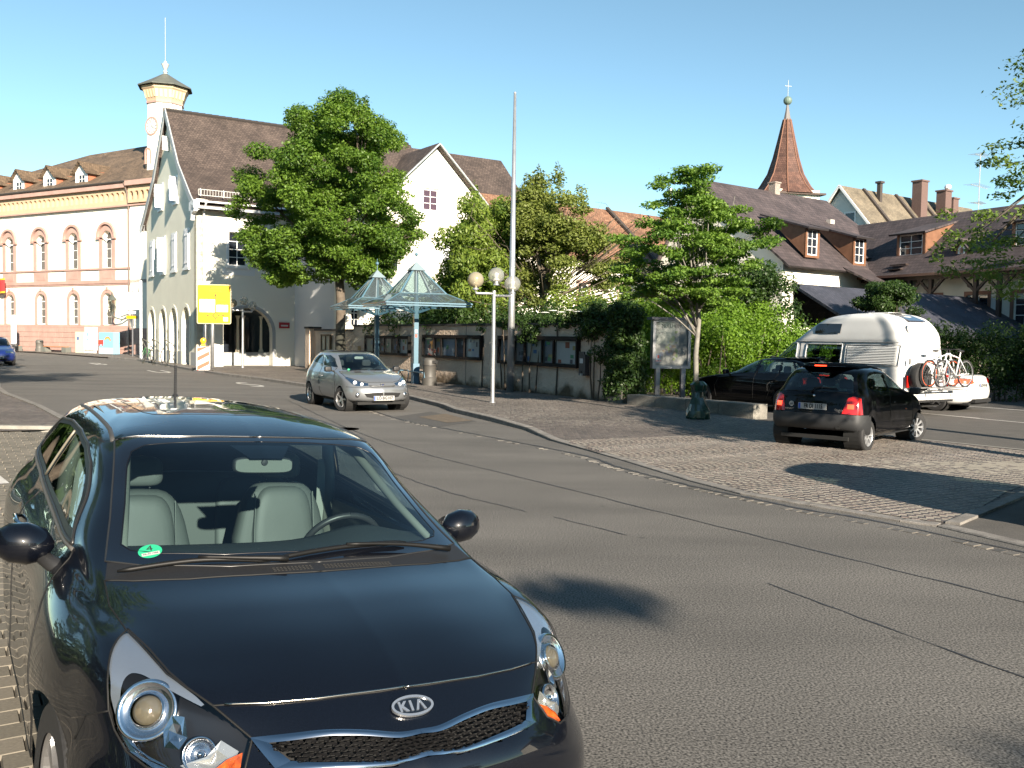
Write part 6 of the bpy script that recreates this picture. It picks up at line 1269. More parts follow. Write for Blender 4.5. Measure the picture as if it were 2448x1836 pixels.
# long wall details
Fl.window(wh,rect(1.70,2.72,5.45,7.25),2,4,-.25,.07,.035)
for x in (5.6,8.4): Fl.window(wh,rect(x,x+1.0,5.45,7.25),2,4,-.25,.07,.035)
b=B(); Fl.box(b,1.35,3.1,4.95,5.30,0,.05); Fl.box(b,1.5,2.95,5.30,5.45,0,.12); b.out('sill',frw,wh)
b=B(); b.poly([rect(1.55,2.87,5.45,7.42),rect(1.70,2.72,5.451,7.25)],Fl(0,0,.03),X3,Z3,depth=.05); b.out('window_surround',frw,wh)
b=B(); b.poly([arch(1.18,4.27,.001,1.85,16),arch(1.35,4.10,.002,1.85,16)],Fl(0,0,.04),X3,Z3,depth=.06); b.out('arch_surround',grey,wh)
b=B(); b.box(1.0,4.6,.55,.65,0,.78); b.out('parapet',M('parapet_grey',(.36,.37,.36),.85),wh)
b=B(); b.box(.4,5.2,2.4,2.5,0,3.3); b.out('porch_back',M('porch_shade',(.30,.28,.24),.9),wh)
b=B(); Fl.box(b,1.0,4.6,.78,3.2,-1.9,-1.86); b.out('shop_glass',pane,wh)
for x in (1.55,2.45,2.75,3.75): b=B(); b.lathe([(.13,.78),(.13,.9),(.08,1.0),(.07,2.6),(.13,2.8)],(x,.9,0),10); b.out('porch_column',M('stone_cream',(.62,.55,.42),.8),wh)
b=B(); Fl.box(b,.62,1.25,0,3.05,0,.55); b.out('buttress',white,wh); b=B(); b.add([Fl(.62,3.05,.0),Fl(1.25,3.05,.0),Fl(1.25,3.05,.55),Fl(.62,3.05,.55),Fl(.62,3.4,0),Fl(1.25,3.4,0)],[(3,2,5,4),(0,3,4),(2,1,5)]); b.out('buttress_cap',white,wh)
b=B(); b.tube([Fl(.35,8.7,.7),Fl(.35,8.2,.15),Fl(.35,.1,.12)],.055,8); b.out('downpipe',frw,wh)
# roof
RP_=[(-.62,8.33),(.35,8.98),(2.97,11.02),(5.95,14.55)]
for i in range(3):
    (y0,z0),(y1,z1)=RP_[i],RP_[i+1]
    roofpoly('roof',[(-.2,y0,z0),(Ln,y0,z0),(Ln,y1,z1),(-.2,y1,z1)],tileA,wh,.12)
    roofpoly('roof',[(Ln,Wd-y0,z0),(-.2,Wd-y0,z0),(-.2,Wd-y1,z1),(Ln,Wd-y1,z1)],tileA,wh,.12)
    for sgn in (0,1):
        f=lambda y:(Wd-y if sgn else y)
        b=B(); b.bar((-.24,f(y0),z0-.05),(-.24,f(y1),z1-.05),.07,.34); b.out('verge_board',grey,wh)
b=B(); 
for i in range(40): b.lathe([(.11,-.2),(.13,.2)],(-.1+i*.39,Wd/2,14.56),8,M4=Matrix.Rotation(math.pi/2,4,'Y'))
b.out('ridge_tiles',tileA,wh,kind='stuff')
b=B(); b.bar((-.35,-.66,8.34),(Ln,-.66,8.34),.14,.14); b.out('gutter',grey,wh)
b=B(); b.box(-.30,Ln,-.6,.0,8.62,8.70); b.box(-.30,.0,-.6,.35,8.2,8.65); b.out('eave_soffit',frw,wh)
for s_,yy in ((1,0),(1,Wd)):
    b=B(); k=-1 if yy==0 else 1; b.add([(-.30,yy,8.55),(-.30,yy+k*.75,8.30),(-.30,yy+k*.6,8.12),(-.30,yy+k*.2,8.02),(-.30,yy,7.7)]+[(-.10,yy,8.55),(-.10,yy+k*.75,8.30),(-.10,yy+k*.6,8.12),(-.10,yy+k*.2,8.02),(-.10,yy,7.7)],[(0,1,2,3,4),(9,8,7,6,5),(0,5,6,1),(1,6,7,2),(2,7,8,3),(3,8,9,4)]); b.out('eave_bracket',frw,wh)
b=B()
for z in (0,.30): b.bar((.1,-.02,9.05+z),(9.0,-.02,9.05+z),.03)
for i in range(60): b.bar((.1+i*.15,-.02,9.05),(.1+i*.15,-.02,9.35),.02)
for i in range(8): b.bar((.2+i*1.2,.0,9.0),(.2+i*1.2,-.02,9.4),.05)
b.out('snow_guard',M('guard_grey',(.42,.42,.40),.5),wh)
# ---------- white house with the cross gable ----------
h2=T('white_house','white house with a pointed cross gable and red-curtained window behind the garden trees','building',(-8.88,46.9,0),math.atan2(.56,.83))
L2=12.2; xg=5.56
F2=Frame((0,0,0),(1,0,0),(0,-1,0))
F2.wall('wall',[(0,0),(L2,0),(L2,8.2),(xg+3.0,8.2),(xg+3.0,9.15),(xg,12.0),(xg-3.0,9.15),(xg-3.0,8.2),(0,8.2)],[rect(xg-.75,xg+.25,8.5,9.72),rect(6.5,7.4,5.2,6.75),rect(.75,1.2,2.3,3.3),rect(2.6,3.5,5.2,6.75),rect(9.4,10.3,5.2,6.75)],white,h2,.45)
cur=M('red_curtain_pane',(.06,.03,.04),.1,spec=.7)
F2.window(h2,rect(xg-.75,xg+.25,8.5,9.72),2,3,-.1,.10,.03,glass=cur)
for x in (6.5,2.6,9.4): F2.window(h2,rect(x,x+.9,5.2,6.75),2,3,-.15,.06,.03)
F2.shutter(h2,6.45,5.15,6.8,.6,.05,-1); F2.window(h2,rect(.75,1.2,2.3,3.3),2,3,-.15,.04,.04)
b=B(); F2.box(b,xg-.9,xg+.4,8.38,8.5,0,.08); b.out('sill',frw,h2)
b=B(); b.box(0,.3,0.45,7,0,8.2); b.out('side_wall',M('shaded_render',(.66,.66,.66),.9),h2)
zr2=lambda y:7.95+(y+.5)*4.75/4.9
for xa,xb,ya in ((1.5,xg-3.06,-.5),(xg-3.06,xg+3.06,.25),(xg+3.06,L2+.4,-.5)): roofpoly('roof',[(xa,ya,zr2(ya)),(xb,ya,zr2(ya)),(xb,4.4,12.7),(xa,4.4,12.7)],tileA,h2)
roofpoly('roof',[(L2+.4,9.3,7.95),(1.5,9.3,7.95),(1.5,4.4,12.7),(L2+.4,4.4,12.7)],tileA,h2)
for s_ in (-1,1):
    roofpoly('gable_roof',[(xg+s_*3.35,-.35,8.86),(xg+s_*3.35,4.3,8.86),(xg,4.3,12.1),(xg,-.35,12.1)],tileA,h2,.1)
    b=B(); b.bar((xg+s_*3.38,-.38,8.80),(xg,-.38,12.04),.06,.24,up=(0,1,0)); b.out('verge_board',grey,h2)
b=B(); b.add([(L2,0,0),(L2,9,0),(L2,9,8.2),(L2,4.4,12.5),(L2,0,8.2)],[(0,1,2,3,4)]); b.out('end_wall',white,h2)
b=B(); b.box(xg-2.9,xg-2.4,2.6,3.1,10,12.6); b.out('chimney',white,h2)
# ---------- long house with old red roof ----------
h3=T('red_roofed_house','long white house under an old red tiled roof, half hidden by the scraggly tree','building',(2.7,51.8,0),math.atan2(.61,.79))
F3=Frame((0,0,0),(1,0,0),(0,-1,0))
F3.wall('wall',rect(-4,16,0,6.7),[rect(x,x+.8,3.6,5.0) for x in (1.2,4.4,7.4,10.6)],white,h3,.35)
for x in (1.2,4.4,7.4,10.6):
    F3.window(h3,rect(x,x+.8,3.6,5.0),2,3,-.12,.05,.03); b=B(); b.poly([rect(x-.14,x+.94,3.46,5.14),rect(x,x+.8,3.601,5.0)],F3(0,0,.03),X3,Z3,depth=.04); b.out('window_surround',sand,h3)
roofpoly('roof',[(-4,-.5,6.4),(16,-.5,6.4),(16,4,10.05),(-4,4,10.05)],tileD,h3); roofpoly('roof',[(16,8.5,6.4),(-4,8.5,6.4),(-4,4,10.05),(16,4,10.05)],tileD,h3)
b=B(); b.tube([(10.2,1.5,7.5),(10.2,1.5,11.3)],.09,10); b.lathe([(.16,11.3),(.16,11.45)],(10.2,1.5,0),10); b.out('flue',M('steel_flue',(.3,.3,.3),.4,metal=.8),h3)
b=B(); b.bar((7.0,-.4,6.6),(7.0,3.9,10.15),.25,.12); b.out('fire_wall',M('dark_tar',(.05,.04,.035),.8),h3)
# ---------- big barn-like house ----------
uB=(.8,.6); O4=Vector((9.7,49.6))+Vector((.6,-.8))*5.6
h4=T('dark_roofed_house','large house with plain dark steep roof and two white dormer windows under the church spire','building',(O4.x,O4.y,0),math.atan2(.6,.8))
b=B(); b.add([(0,0,0),(0,8.4,0),(0,8.4,5.9),(0,5.6,10.3),(0,0,5.9)],[(4,3,2,1,0)]); b.box(0.02,13,0.02,8.3,0,5.9); b.out('wall',white,h4)
roofpoly('roof',[(-.2,-.5,5.5),(12.5,-.5,5.5),(11.4,5.6,10.4),(-.2,5.6,10.4)],tileC,h4); roofpoly('roof',[(13.2,8.8,5.5),(-.2,8.8,5.5),(-.2,5.6,10.4),(11.4,5.6,10.4)],tileC,h4)
roofpoly('roof',[(12.5,-.5,5.5),(12.5,8.8,5.5),(11.4,5.6,10.4)],tileC,h4)
b=B(); b.box(6.1,6.55,5.3,5.75,10.2,10.85); b.box(6.05,6.6,5.25,5.8,10.85,10.92); b.out('chimney',M('pale_brick',(.26,.22,.19),.9,var=.3,vs=12),h4)
b=B(); b.box(8.4,8.8,3.2,3.5,8.55,8.8); b.out('roof_vent',M('vent_pale',(.4,.36,.33),.7),h4)
def dormer(par,x,y0,w,zb,zt,rise,back,tm,cheek,shed=True,cols=2,rows=3,rightonly=False):
    b=B(); b.poly([rect(x-w/2,x+w/2,zb,zt),rect(x-w/2+.16,x+w/2-.16,zb+.12,zt-.1)],(0,y0,0),X3,Z3,depth=.08); d=b.out('dormer',cheek,par)
    Fd=Frame((0,y0,0),(1,0,0),(0,-1,0)); Fd.window(d,rect(x-w/2+.16,x+w/2-.16,zb+.12,zt-.1),cols,rows,-.03,.06,.03)
    for s_ in (-1,1): b=B(); b.add([(x+s_*w/2,y0,zb),(x+s_*w/2,y0+back*.9,zt+rise*.9),(x+s_*w/2,y0,zt)],[(0,1,2)]); b.out('dormer_cheek',cheek,d)
    roofpoly('dormer_roof',[(x-w/2-.25,y0-.35,zt-.05),(x+w/2+.25,y0-.35,zt-.05),(x+w/2+.05,y0+back,zt+rise),(x-w/2-.05,y0+back,zt+rise)],tm,d,.09); return d
dormer(h4,2.3,.0,1.15,6.05,7.55,.9,2.8,tileC,copper); dormer(h4,6.4,.0,1.15,5.9,7.4,.9,2.8,tileC,copper)
roofpoly('porch_roof',[(4.5,-2.6,4.6),(13.5,-2.6,4.6),(13.5,-.3,5.7),(4.5,-.3,5.7)],tileC,h4)
b=B(); b.box(5.0,13.3,-2.2,0,2.6,4.5); b.out('porch_wall',white,h4)
# ---------- gallery house ----------
h5=T('gallery_house','long low house with dark tiled roof, copper-sided dormer and timber-braced gallery on the right','building',(15.35,55.1,0),math.atan2(-.893,.45))
roofpoly('roof',[(5.3,-.25,5.25),(27,-.25,5.25),(27,4.2,8.75),(0,4.2,8.75)],tileC,h5,.14); roofpoly('roof',[(27,8.6,5.25),(0,8.6,5.25),(0,4.2,8.75),(27,4.2,8.75)],tileC,h5)
F5=Frame((0,1.0,0),(1,0,0),(0,-1,0)); W5=[(7.2,.9),(9.9,.9),(12.3,1.1),(14.7,1.0),(17,1)]
F5.wall('wall',rect(4,27,0,5.4),[rect(x,x+w,2.7,4.2) for x,w in W5],M('warm_white',(.66,.62,.54),.85),h5,.3)
for x,w in W5:
    F5.window(h5,rect(x,x+w,2.7,4.2),2,3,-.08,.05,.03); b=B(); b.poly([rect(x-.16,x+w+.16,2.6,4.38),rect(x,x+w,2.701,4.2)],F5(0,0,.04),X3,Z3,depth=.05); b.out('window_surround',M('brown_trim',(.20,.10,.07),.7),h5)
    F5.shutter(h5,x+w+.2,2.6,4.2,.5,.04,1,mt=M('shutter_pale',(.58,.6,.6),.6))
for x in (8.1,9.7,10.95,13.4,14.6,16.6,19):
    b=B(); b.box(x-.09,x+.09,.02,.2,0,5.0); ps_=b.out('gallery_post',brownwood,h5)
    for s_ in (-1,1): b=B(); b.bar((x,.1,4.3),(x+s_*.75,.1,5.05),.12); b.out('brace',brownwood,ps_)
b=B(); b.box(5,27,0,.22,5.0,5.22); b.out('wall_plate',brownwood,h5); b=B(); b.bar((5.3,-.32,5.22),(27,-.32,5.22),.14,.12); b.out('gutter',M('copper_gutter',(.16,.08,.055),.5),h5)
dormer(h5,8.75,1.2,1.75,6.25,7.55,.75,2.6,tileC,copper); dormer(h5,15.2,1.2,1.75,6.25,7.55,.75,2.6,tileC,copper)
for x in (5.75,11.9):
    b=B(); b.add([(x-.32,1.0,6.1),(x+.32,1.0,6.1),(x+.32,1.0,6.5),(x,1.0,6.85),(x-.32,1.0,6.5)],[(0,1,2,3,4)]); dd=b.out('vent_dormer',copper,h5)
    b=B(); b.add([(x-.2,.98,6.2),(x+.2,.98,6.2),(x+.2,.98,6.48),(x,.98,6.7),(x-.2,.98,6.48)],[(0,1,2,3,4)]); b.out('pane',frw,dd); b=B(); b.add([(x-.1,.96,6.24),(x+.1,.96,6.24),(x+.1,.96,6.45),(x,.96,6.55),(x-.1,.96,6.45)],[(0,1,2,3,4)]); b.out('pane',pane,dd)
    for s_ in (-1,1): roofpoly('dormer_roof',[(x+s_*.5,.8,6.4),(x+s_*.5,2.2,6.4),(x,2.2,6.95),(x,.8,6.95)],tileC,dd,.05)
b=B(); b.bar((8.3,.35,5.85),(9.3,.35,5.85),.22,.04); b.bar((8.4,.1,5.6),(9.2,.1,5.6),.22,.04); b.out('roof_step',brownwood,h5)
b=B(); b.tube([(12.7,.6,5.2),(12.7,.6,4.75)],.01,4); b.sphere((12.7,.6,4.65),.12,8,6); b.out('hanging_lantern',brownwood,h5)
# ---------- low outbuilding ----------
h6=T('outbuilding','low shed with a long blue-grey slate roof behind the right-hand hedge','building',(12.9,33.2,0),math.atan2(.6,.8))
roofpoly('roof',[(-.6,-.3,2.15),(24,-.3,2.15),(24,3.5,4.1),(.0,3.5,4.1)],tileE,h6); b=B(); b.box(0,24,0,3.4,0,2.1); b.out('wall',M('shed_wall',(.22,.19,.16),.9),h6)
roofpoly('roof',[(24,6.3,2.6),(4,6.3,2.6),(.0,3.5,4.1),(24,3.5,4.1)],tileE,h6)
# ---------- grey gabled house beyond ----------
O7=Vector((24.5,70))+Vector((.58,-.81))*5.2
h7=T('grey_house','pale grey gabled house with worn brown roof and brick chimneys beyond the gallery house','building',(O7.x,O7.y,0),math.atan2(.58,.81))
b=B(); b.add([(0,0,0),(0,10.4,0),(0,10.4,7.4),(0,5.2,13.4),(0,0,7.4)],[(4,3,2,1,0)]); b.box(.02,18,0.02,10.3,0,7.3); b.out('wall',M('pale_grey_render',(.58,.59,.56),.9,var=.05,vs=1),h7)
roofpoly('roof',[(-.3,-.4,6.9),(18.5,-.4,6.9),(18.5,5.2,13.6),(-.3,5.2,13.6)],tileG,h7); roofpoly('roof',[(18.5,10.8,6.9),(-.3,10.8,6.9),(-.3,5.2,13.6),(18.5,5.2,13.6)],tileG,h7)
F7=Frame((0,10.4,0),(0,-1,0),(-1,0,0))
for y in (6.0,4.4): 
    b=B(); b.poly([rect(10.4-y-.5,10.4-y+.5,9.9,11.6),rect(10.4-y-.38,10.4-y+.38,10.02,11.48)],F7(0,0,.05),F7.X,Z3,depth=.1); w_=b.out('window',frw,h7); b=B(); b.add([F7(10.4-y-.4,10.0,.02),F7(10.4-y+.4,10.0,.02),F7(10.4-y+.4,11.5,.02),F7(10.4-y-.4,11.5,.02)],[(0,1,2,3)]); b.out('pane',pane,w_)
for s_ in (0,1): b=B(); b.bar((-.34,-.45 if s_ else 10.85,6.85),(-.34,5.2,13.55),.08,.16); b.out('verge_board',frw,h7)
brk=M('brick',(.35,.19,.14),.9,var=.15,vs=8)
brk2=M('brown_brick',(.12,.075,.065),.9,var=.2,vs=10)
for x,y,zt,w in ((8.3,3.9,14.6,.9),(11.8,3.9,14.2,.9),(14.2,4.6,13.9,.8)):
    b=B(); b.box(x-w/2,x+w/2,y-.4,y+.4,10.5,zt); b.box(x-w/2-.08,x+w/2+.08,y-.48,y+.48,zt,zt+.12); b.out('chimney',brk2,h7)
b=B(); b.box(3.7,4.0,4.4,4.7,12,14.1); b.box(3.6,4.1,4.3,4.8,14.1,14.25); b.out('vent_stack',M('dark_tar',(.05,.04,.035),.8),h7)
for x in (2.6,6.9,10.4,13.2): b=B(); b.bar((x,1.8,9.7),(x,5.1,13.62),.3,.14); b.out('fire_wall',M('dark_tar',(.05,.04,.035),.8),h7)
b=B(); b.sphere((11.8,3.6,14.55),.28,10,6,(1,1,.8)); b.out('satellite_dish',frw,h7)
an=T('tv_aerial','rooftop television aerial with rods at two heights above the chimneys','aerial',(O7.x+.81*14.6-.58*2.5,O7.y+.58*14.6+.81*2.5,11.5),math.atan2(.58,.81))
b=B(); b.tube([(0,0,0),(0,0,5.9)],.04,5); b.out('mast',grey,an)
for z,l in ((5.8,1.6),(3.3,2.6),(1.9,1.4)):
    b=B(); b.tube([(-l/2,0,z),(l/2,0,z-.1)],.025,4); [b.tube([(-l/2+i*l/6,-.6+.05*i,z+.02),(-l/2+i*l/6,.6-.05*i,z+.02)],.015,3) for i in range(7)]; b.out('antenna',grey,an)
# ---------- church spire ----------
ch=T('church_tower','church tower with tall red-brown tiled octagonal spire and ball','church',(26.3,91,0),R_(12))
b=B(); b.box(-2.35,2.35,-2.35,2.35,0,16.3); b.out('tower_wall',white,ch)
def oc(r,z,n=8,sq=0): 
    P=[]
    for i in range(n):
        a=R_(22.5)+2*math.pi*i/n; x,y=r*math.cos(a),r*math.sin(a)
        if sq: s_=r/max(abs(math.cos(a)),abs(math.sin(a)))*.96; x2,y2=s_*math.cos(a),s_*math.sin(a); x,y=x*(1-sq)+x2*sq,y*(1-sq)+y2*sq
        P.append((x,y,z))
    return P
rings=[oc(3.1,16.0,sq=.8),oc(2.35,16.9,sq=.6),oc(1.68,18.1,sq=.3),oc(1.22,19.6,sq=.1),oc(.78,21.5),oc(.36,23.4)]
for j in range(8):
    for i in range(len(rings)-1):
        a,b_,c,d=rings[i][j],rings[i][(j+1)%8],rings[i+1][(j+1)%8],rings[i+1][j]
        roofpoly('spire_face',[a,b_,c,d],tileF,ch,.03)
    b=B(); b.tube([rings[i][j] for i in range(len(rings))],.07,5); b.out('hip_tiles',M('hip_tile',(.17,.08,.05),.8),ch)
b=B(); b.lathe([(.37,23.3),(.2,24.2),(.09,24.9)],(0,0,0),8); b.out('spire_cap',M('lead',(.16,.15,.15),.5),ch)
b=B(); b.sphere((0,0,25.2),.42,14,8); b.out('ball',M('ball_verdigris',(.12,.17,.14),.5),ch); b=B(); b.tube([(0,0,25.5),(0,0,27.2)],.03,5); b.bar((-.35,0,26.6),(.35,0,26.6),.05); b.out('weather_cock_rod',grey,ch)
b=B(); b.box(-2.8,2.8,-2.8,2.8,15.85,16.02); b.out('eave',brownwood,ch)
# =============== NOTICE WALL, SHELTERS AND STREET FURNITURE ===============
rg=random.Random(12)
zp=.06
# garden wall
a=Vector((-7.4,43.0)); c=Vector((2.85,26.15)); dW=(c-a).normalized(); LW=(c-a).length
wr_=T('garden_wall','long grey-beige roughcast wall carrying the notice cabinets behind the bus shelters','wall',(a.x,a.y,zp-.03),math.atan2(dW.y,dW.x))
rc_=M('roughcast',(.36,.31,.265),.95,var=.14,vs=.8,bump=1,bs=9,grain=.15,gs=60)
def bigbump(name,col,sc,dist):
    m=M(name,col,.95,var=.14,vs=.7,grain=.12,gs=50); t=m.node_tree; N=t.nodes.new; L=t.links.new; bb=t.nodes['Principled BSDF']
    tc=N('ShaderNodeTexCoord'); g=N('ShaderNodeTexNoise'); g.inputs['Scale'].default_value=sc; g.inputs['Detail'].default_value=5; g.inputs['Distortion'].default_value=1.2; L(tc.outputs['Object'],g.inputs[0]); bp=N('ShaderNodeBump'); bp.inputs['Distance'].default_value=dist; bp.inputs['Strength'].default_value=1; L(g.outputs[0],bp.inputs['Height']); L(bp.outputs[0],bb.inputs['Normal'])
    # uneven darker tone towards the foot of the wall
    sx=N('ShaderNodeSeparateXYZ'); L(tc.outputs['Object'],sx.inputs[0]); n2=N('ShaderNodeTexNoise'); n2.inputs['Scale'].default_value=1.3; n2.inputs['Detail'].default_value=6; L(tc.outputs['Object'],n2.inputs[0])
    ad=N('ShaderNodeMath'); ad.operation='MULTIPLY_ADD'; ad.inputs[1].default_value=-1.2; ad.inputs[2].default_value=.95; L(n2.outputs[0],ad.inputs[0]); ad2=N('ShaderNodeMath'); ad2.operation='ADD'; L(ad.outputs[0],ad2.inputs[0]); L(sx.outputs[2],ad2.inputs[1])
    cr=N('ShaderNodeValToRGB'); cr.color_ramp.elements[0].position=.42; cr.color_ramp.elements[0].color=(.20,.18,.14,1); cr.color_ramp.elements[1].position=.72; cr.color_ramp.elements[1].color=(1,1,1,1); L(ad2.outputs[0],cr.inputs[0])
    src=bb.inputs['Base Color'].links[0].from_socket; mx=N('ShaderNodeMix'); mx.data_type='RGBA'; mx.blend_type='MULTIPLY'; mx.inputs[0].default_value=1; L(src,mx.inputs[6]); L(cr.outputs[0],mx.inputs[7]); L(mx.outputs[2],bb.inputs['Base Color']); return m
rcw=bigbump('roughcast_wall',(.62,.49,.38),7,.05)
b=B(); b.box(0,LW,0,.35,-.1,2.2); b.out('wall_body',rcw,wr_); b=B(); b.box(-.02,LW+.03,-.05,.4,2.2,2.28); b.out('coping',M('coping_dark',(.035,.035,.035),.8),wr_)
for x in (2.6,6.9,11.0,15.3): b=B(); b.box(x-.012,x+.012,-.012,0,0,2.2); b.out('wall_joint',M('joint',(.22,.19,.16),.9),wr_)
b=B(); b.box(LW,LW+.3,-.03,.4,-.1,1.9); b.out('end_pier',M('pier_stone',(.33,.28,.2),.9,var=.2,vs=3),wr_)
# lower gate part to the left
b=B(); b.box(-5.2,-.02,-.0,.3,-.1,2.0); b.box(-6.2,-5.6,-.2,.4,-.1,2.1); b.out('gate_wall',rcw,wr_); b=B(); b.box(-5.3,-.05,-.05,.35,2.0,2.08); b.out('coping',M('coping_dark',(.035,.035,.035),.8),wr_); b=B(); b.box(-6.25,-5.55,-.25,.45,2.1,2.2); b.out('pier_cap',M('coping_dark',(.035,.035,.035),.8),wr_)
b=B(); b.box(.6,.95,-.02,0,.85,1.3); b.out('letter_box',M('brass',(.42,.30,.15),.4,metal=.5),wr_)
# notice cabinets
cabm=M('cabinet_brown',(.012,.009,.008),.7,spec=.2); paper=M('paper',(.55,.55,.54),.7); pcol=[(.30,.10,.06),(.08,.16,.34),(.10,.30,.16),(.35,.30,.12),(.10,.10,.12),(.30,.32,.36)]
gl2=MG('cabinet_glass',(.85,.88,.88),.5,ior=1.3)
RGP=random.Random(5)
def cabinet(x0,x1,z0,z1,segs,label,papers,yoff=0):
    t=T('notice_cabinet',label,'notice board',wr_.matrix_basis@Vector((x0,-.0,z0)) if False else (a.x+dW.x*x0+yoff*dW.y,a.y+dW.y*x0-yoff*dW.x,zp-.03+z0),math.atan2(dW.y,dW.x),'notice cabinets along the wall')
    W_=x1-x0;H_=z1-z0; hl=[];x=.07; tot=sum(segs); pw=(W_-.07*(len(segs)+1))/tot
    for s in segs: hl.append(rect(x,x+s*pw,.09,H_-.12)); x+=s*pw+.07
    b=B(); b.poly([rect(0,W_,0,H_)]+hl,(0,-.15,0),X3,Z3,depth=.05); b.box(0,W_,-.10,0,H_-.04,H_); b.box(0,W_,-.1,0,0,.04); b.box(0,.04,-.1,0,.04,H_-.04); b.box(W_-.04,W_,-.1,0,.04,H_-.04); b.out('cabinet_frame',cabm,t)
    b=B(); b.box(.04,W_-.04,-.03,-.02,.04,H_-.04); b.out('back_panel',M('back_felt',(.11,.11,.11),.9),t)
    for h,(kind) in zip(hl,papers):
        (hx0,hz0),(hx1,hz1)=h[0],h[2]
        b=B(); b.add([(hx0,-.13,hz0),(hx1,-.13,hz0),(hx1,-.13,hz1),(hx0,-.13,hz1)],[(0,1,2,3)]); b.out('glass_pane',gl2,t)
        b=B(); b.box(hx0+.02,hx1-.02,-.045,-.04,hz0+.02,hz1-.02)
        pb=b.out('poster',M('poster_%s'%kind[0],kind[1],.7),t)
        n=kind[2]
        for k in range(n):
            cx=hx0+.06+(hx1-hx0-.12)*RGP.random(); cz=hz0+.06+(hz1-hz0-.12)*RGP.random(); w=RGP.uniform(.04,.12);h_=RGP.uniform(.03,.10)
            b=B(); b.box(max(hx0+.03,cx-w),min(hx1-.03,cx+w),-.049-.001*k,-.046-.001*k,max(hz0+.03,cz-h_),min(hz1-.03,cz+h_)); q=pcol[RGP.randrange(6)]; b.out('printed_patch',M('print_%d'%pcol.index(q),q,.7),pb)
    return t
def wx_(px):   # along-wall coordinate seen at a bearing
    r=(px-1224)/2211.8; return (a.x-r*a.y)/(r*dW.y-dW.x)
W1=('white',(.48,.48,.47),5);W2=('cream',(.45,.42,.32),1);W3=('dark',(.06,.06,.07),4);W4=('grey',(.22,.23,.25),5)
cabinet(wx_(877),wx_(982),.98,1.80,[1.1,.7,.6,.9,.7,1.1],'dark notice cabinet behind the front shelter post, with a blank cream sheet',[W2,W3,W3,('cream2',(.40,.38,.30),2),W3,W1])
cabinet(wx_(1015),wx_(1155),.98,1.86,[.8,.5,1.0,.5,1.0],'dark notice cabinet between the litter bin and the globe lamp post',[W4,W4,('blue',(.25,.30,.38),4),W3,W1])
cabinet(wx_(1196),wx_(1387),.92,1.86,[1.0,.6,1.0,.6,1.2],'widest dark notice cabinet behind the tall steel pole, newspaper pages at its right',[W4,W4,('cream3',(.38,.37,.33),3),W4,W1])
t=T('notice_cabinet','small wooden notice case with two cream sheets at the left gate wall','notice board',(-9.55,46.4,1.0),math.atan2(dW.y,dW.x),'notice cabinets along the wall'); b=B(); b.poly([rect(0,1.3,0,.85),rect(.08,.62,.08,.77),rect(.68,1.22,.08,.77)],(0,-.08,0),X3,Z3,depth=.08); b.out('cabinet_frame',M('case_wood',(.12,.08,.04),.6),t); b=B(); b.box(.05,1.25,-.03,-.02,.05,.8); b.out('back_panel',M('poster_cream',(.45,.42,.32),.7),t)
# dispenser box
d=wr_.matrix_basis if False else None
x=wx_(1405); t=T('vending_box','dark grey wall-mounted dispenser box right of the widest notice cabinet','dispenser',(a.x+dW.x*x,a.y+dW.y*x,.75),math.atan2(dW.y,dW.x)); dm=M('dispenser_grey',(.035,.035,.04),.45)
b=B(); b.box(-.16,.16,-.22,0,0,.62); b.box(-.13,.13,-.24,-.2,.66-.05,.70); b.out('housing',dm,t); b=B(); b.box(-.11,.05,-.225,-.221,.36,.50); b.out('label',paper,t); b=B(); b.lathe([(.001,0),(.04,0)],(-.02,-.225,.10),12,M4=Matrix.Rotation(math.pi/2,4,'X')); b.out('coin_tray',blackm,t); b=B(); b.box(-.05,.05,-.26,-.22,.0,.06); b.out('lock',M('lock_grey',(.3,.3,.3),.4),t)
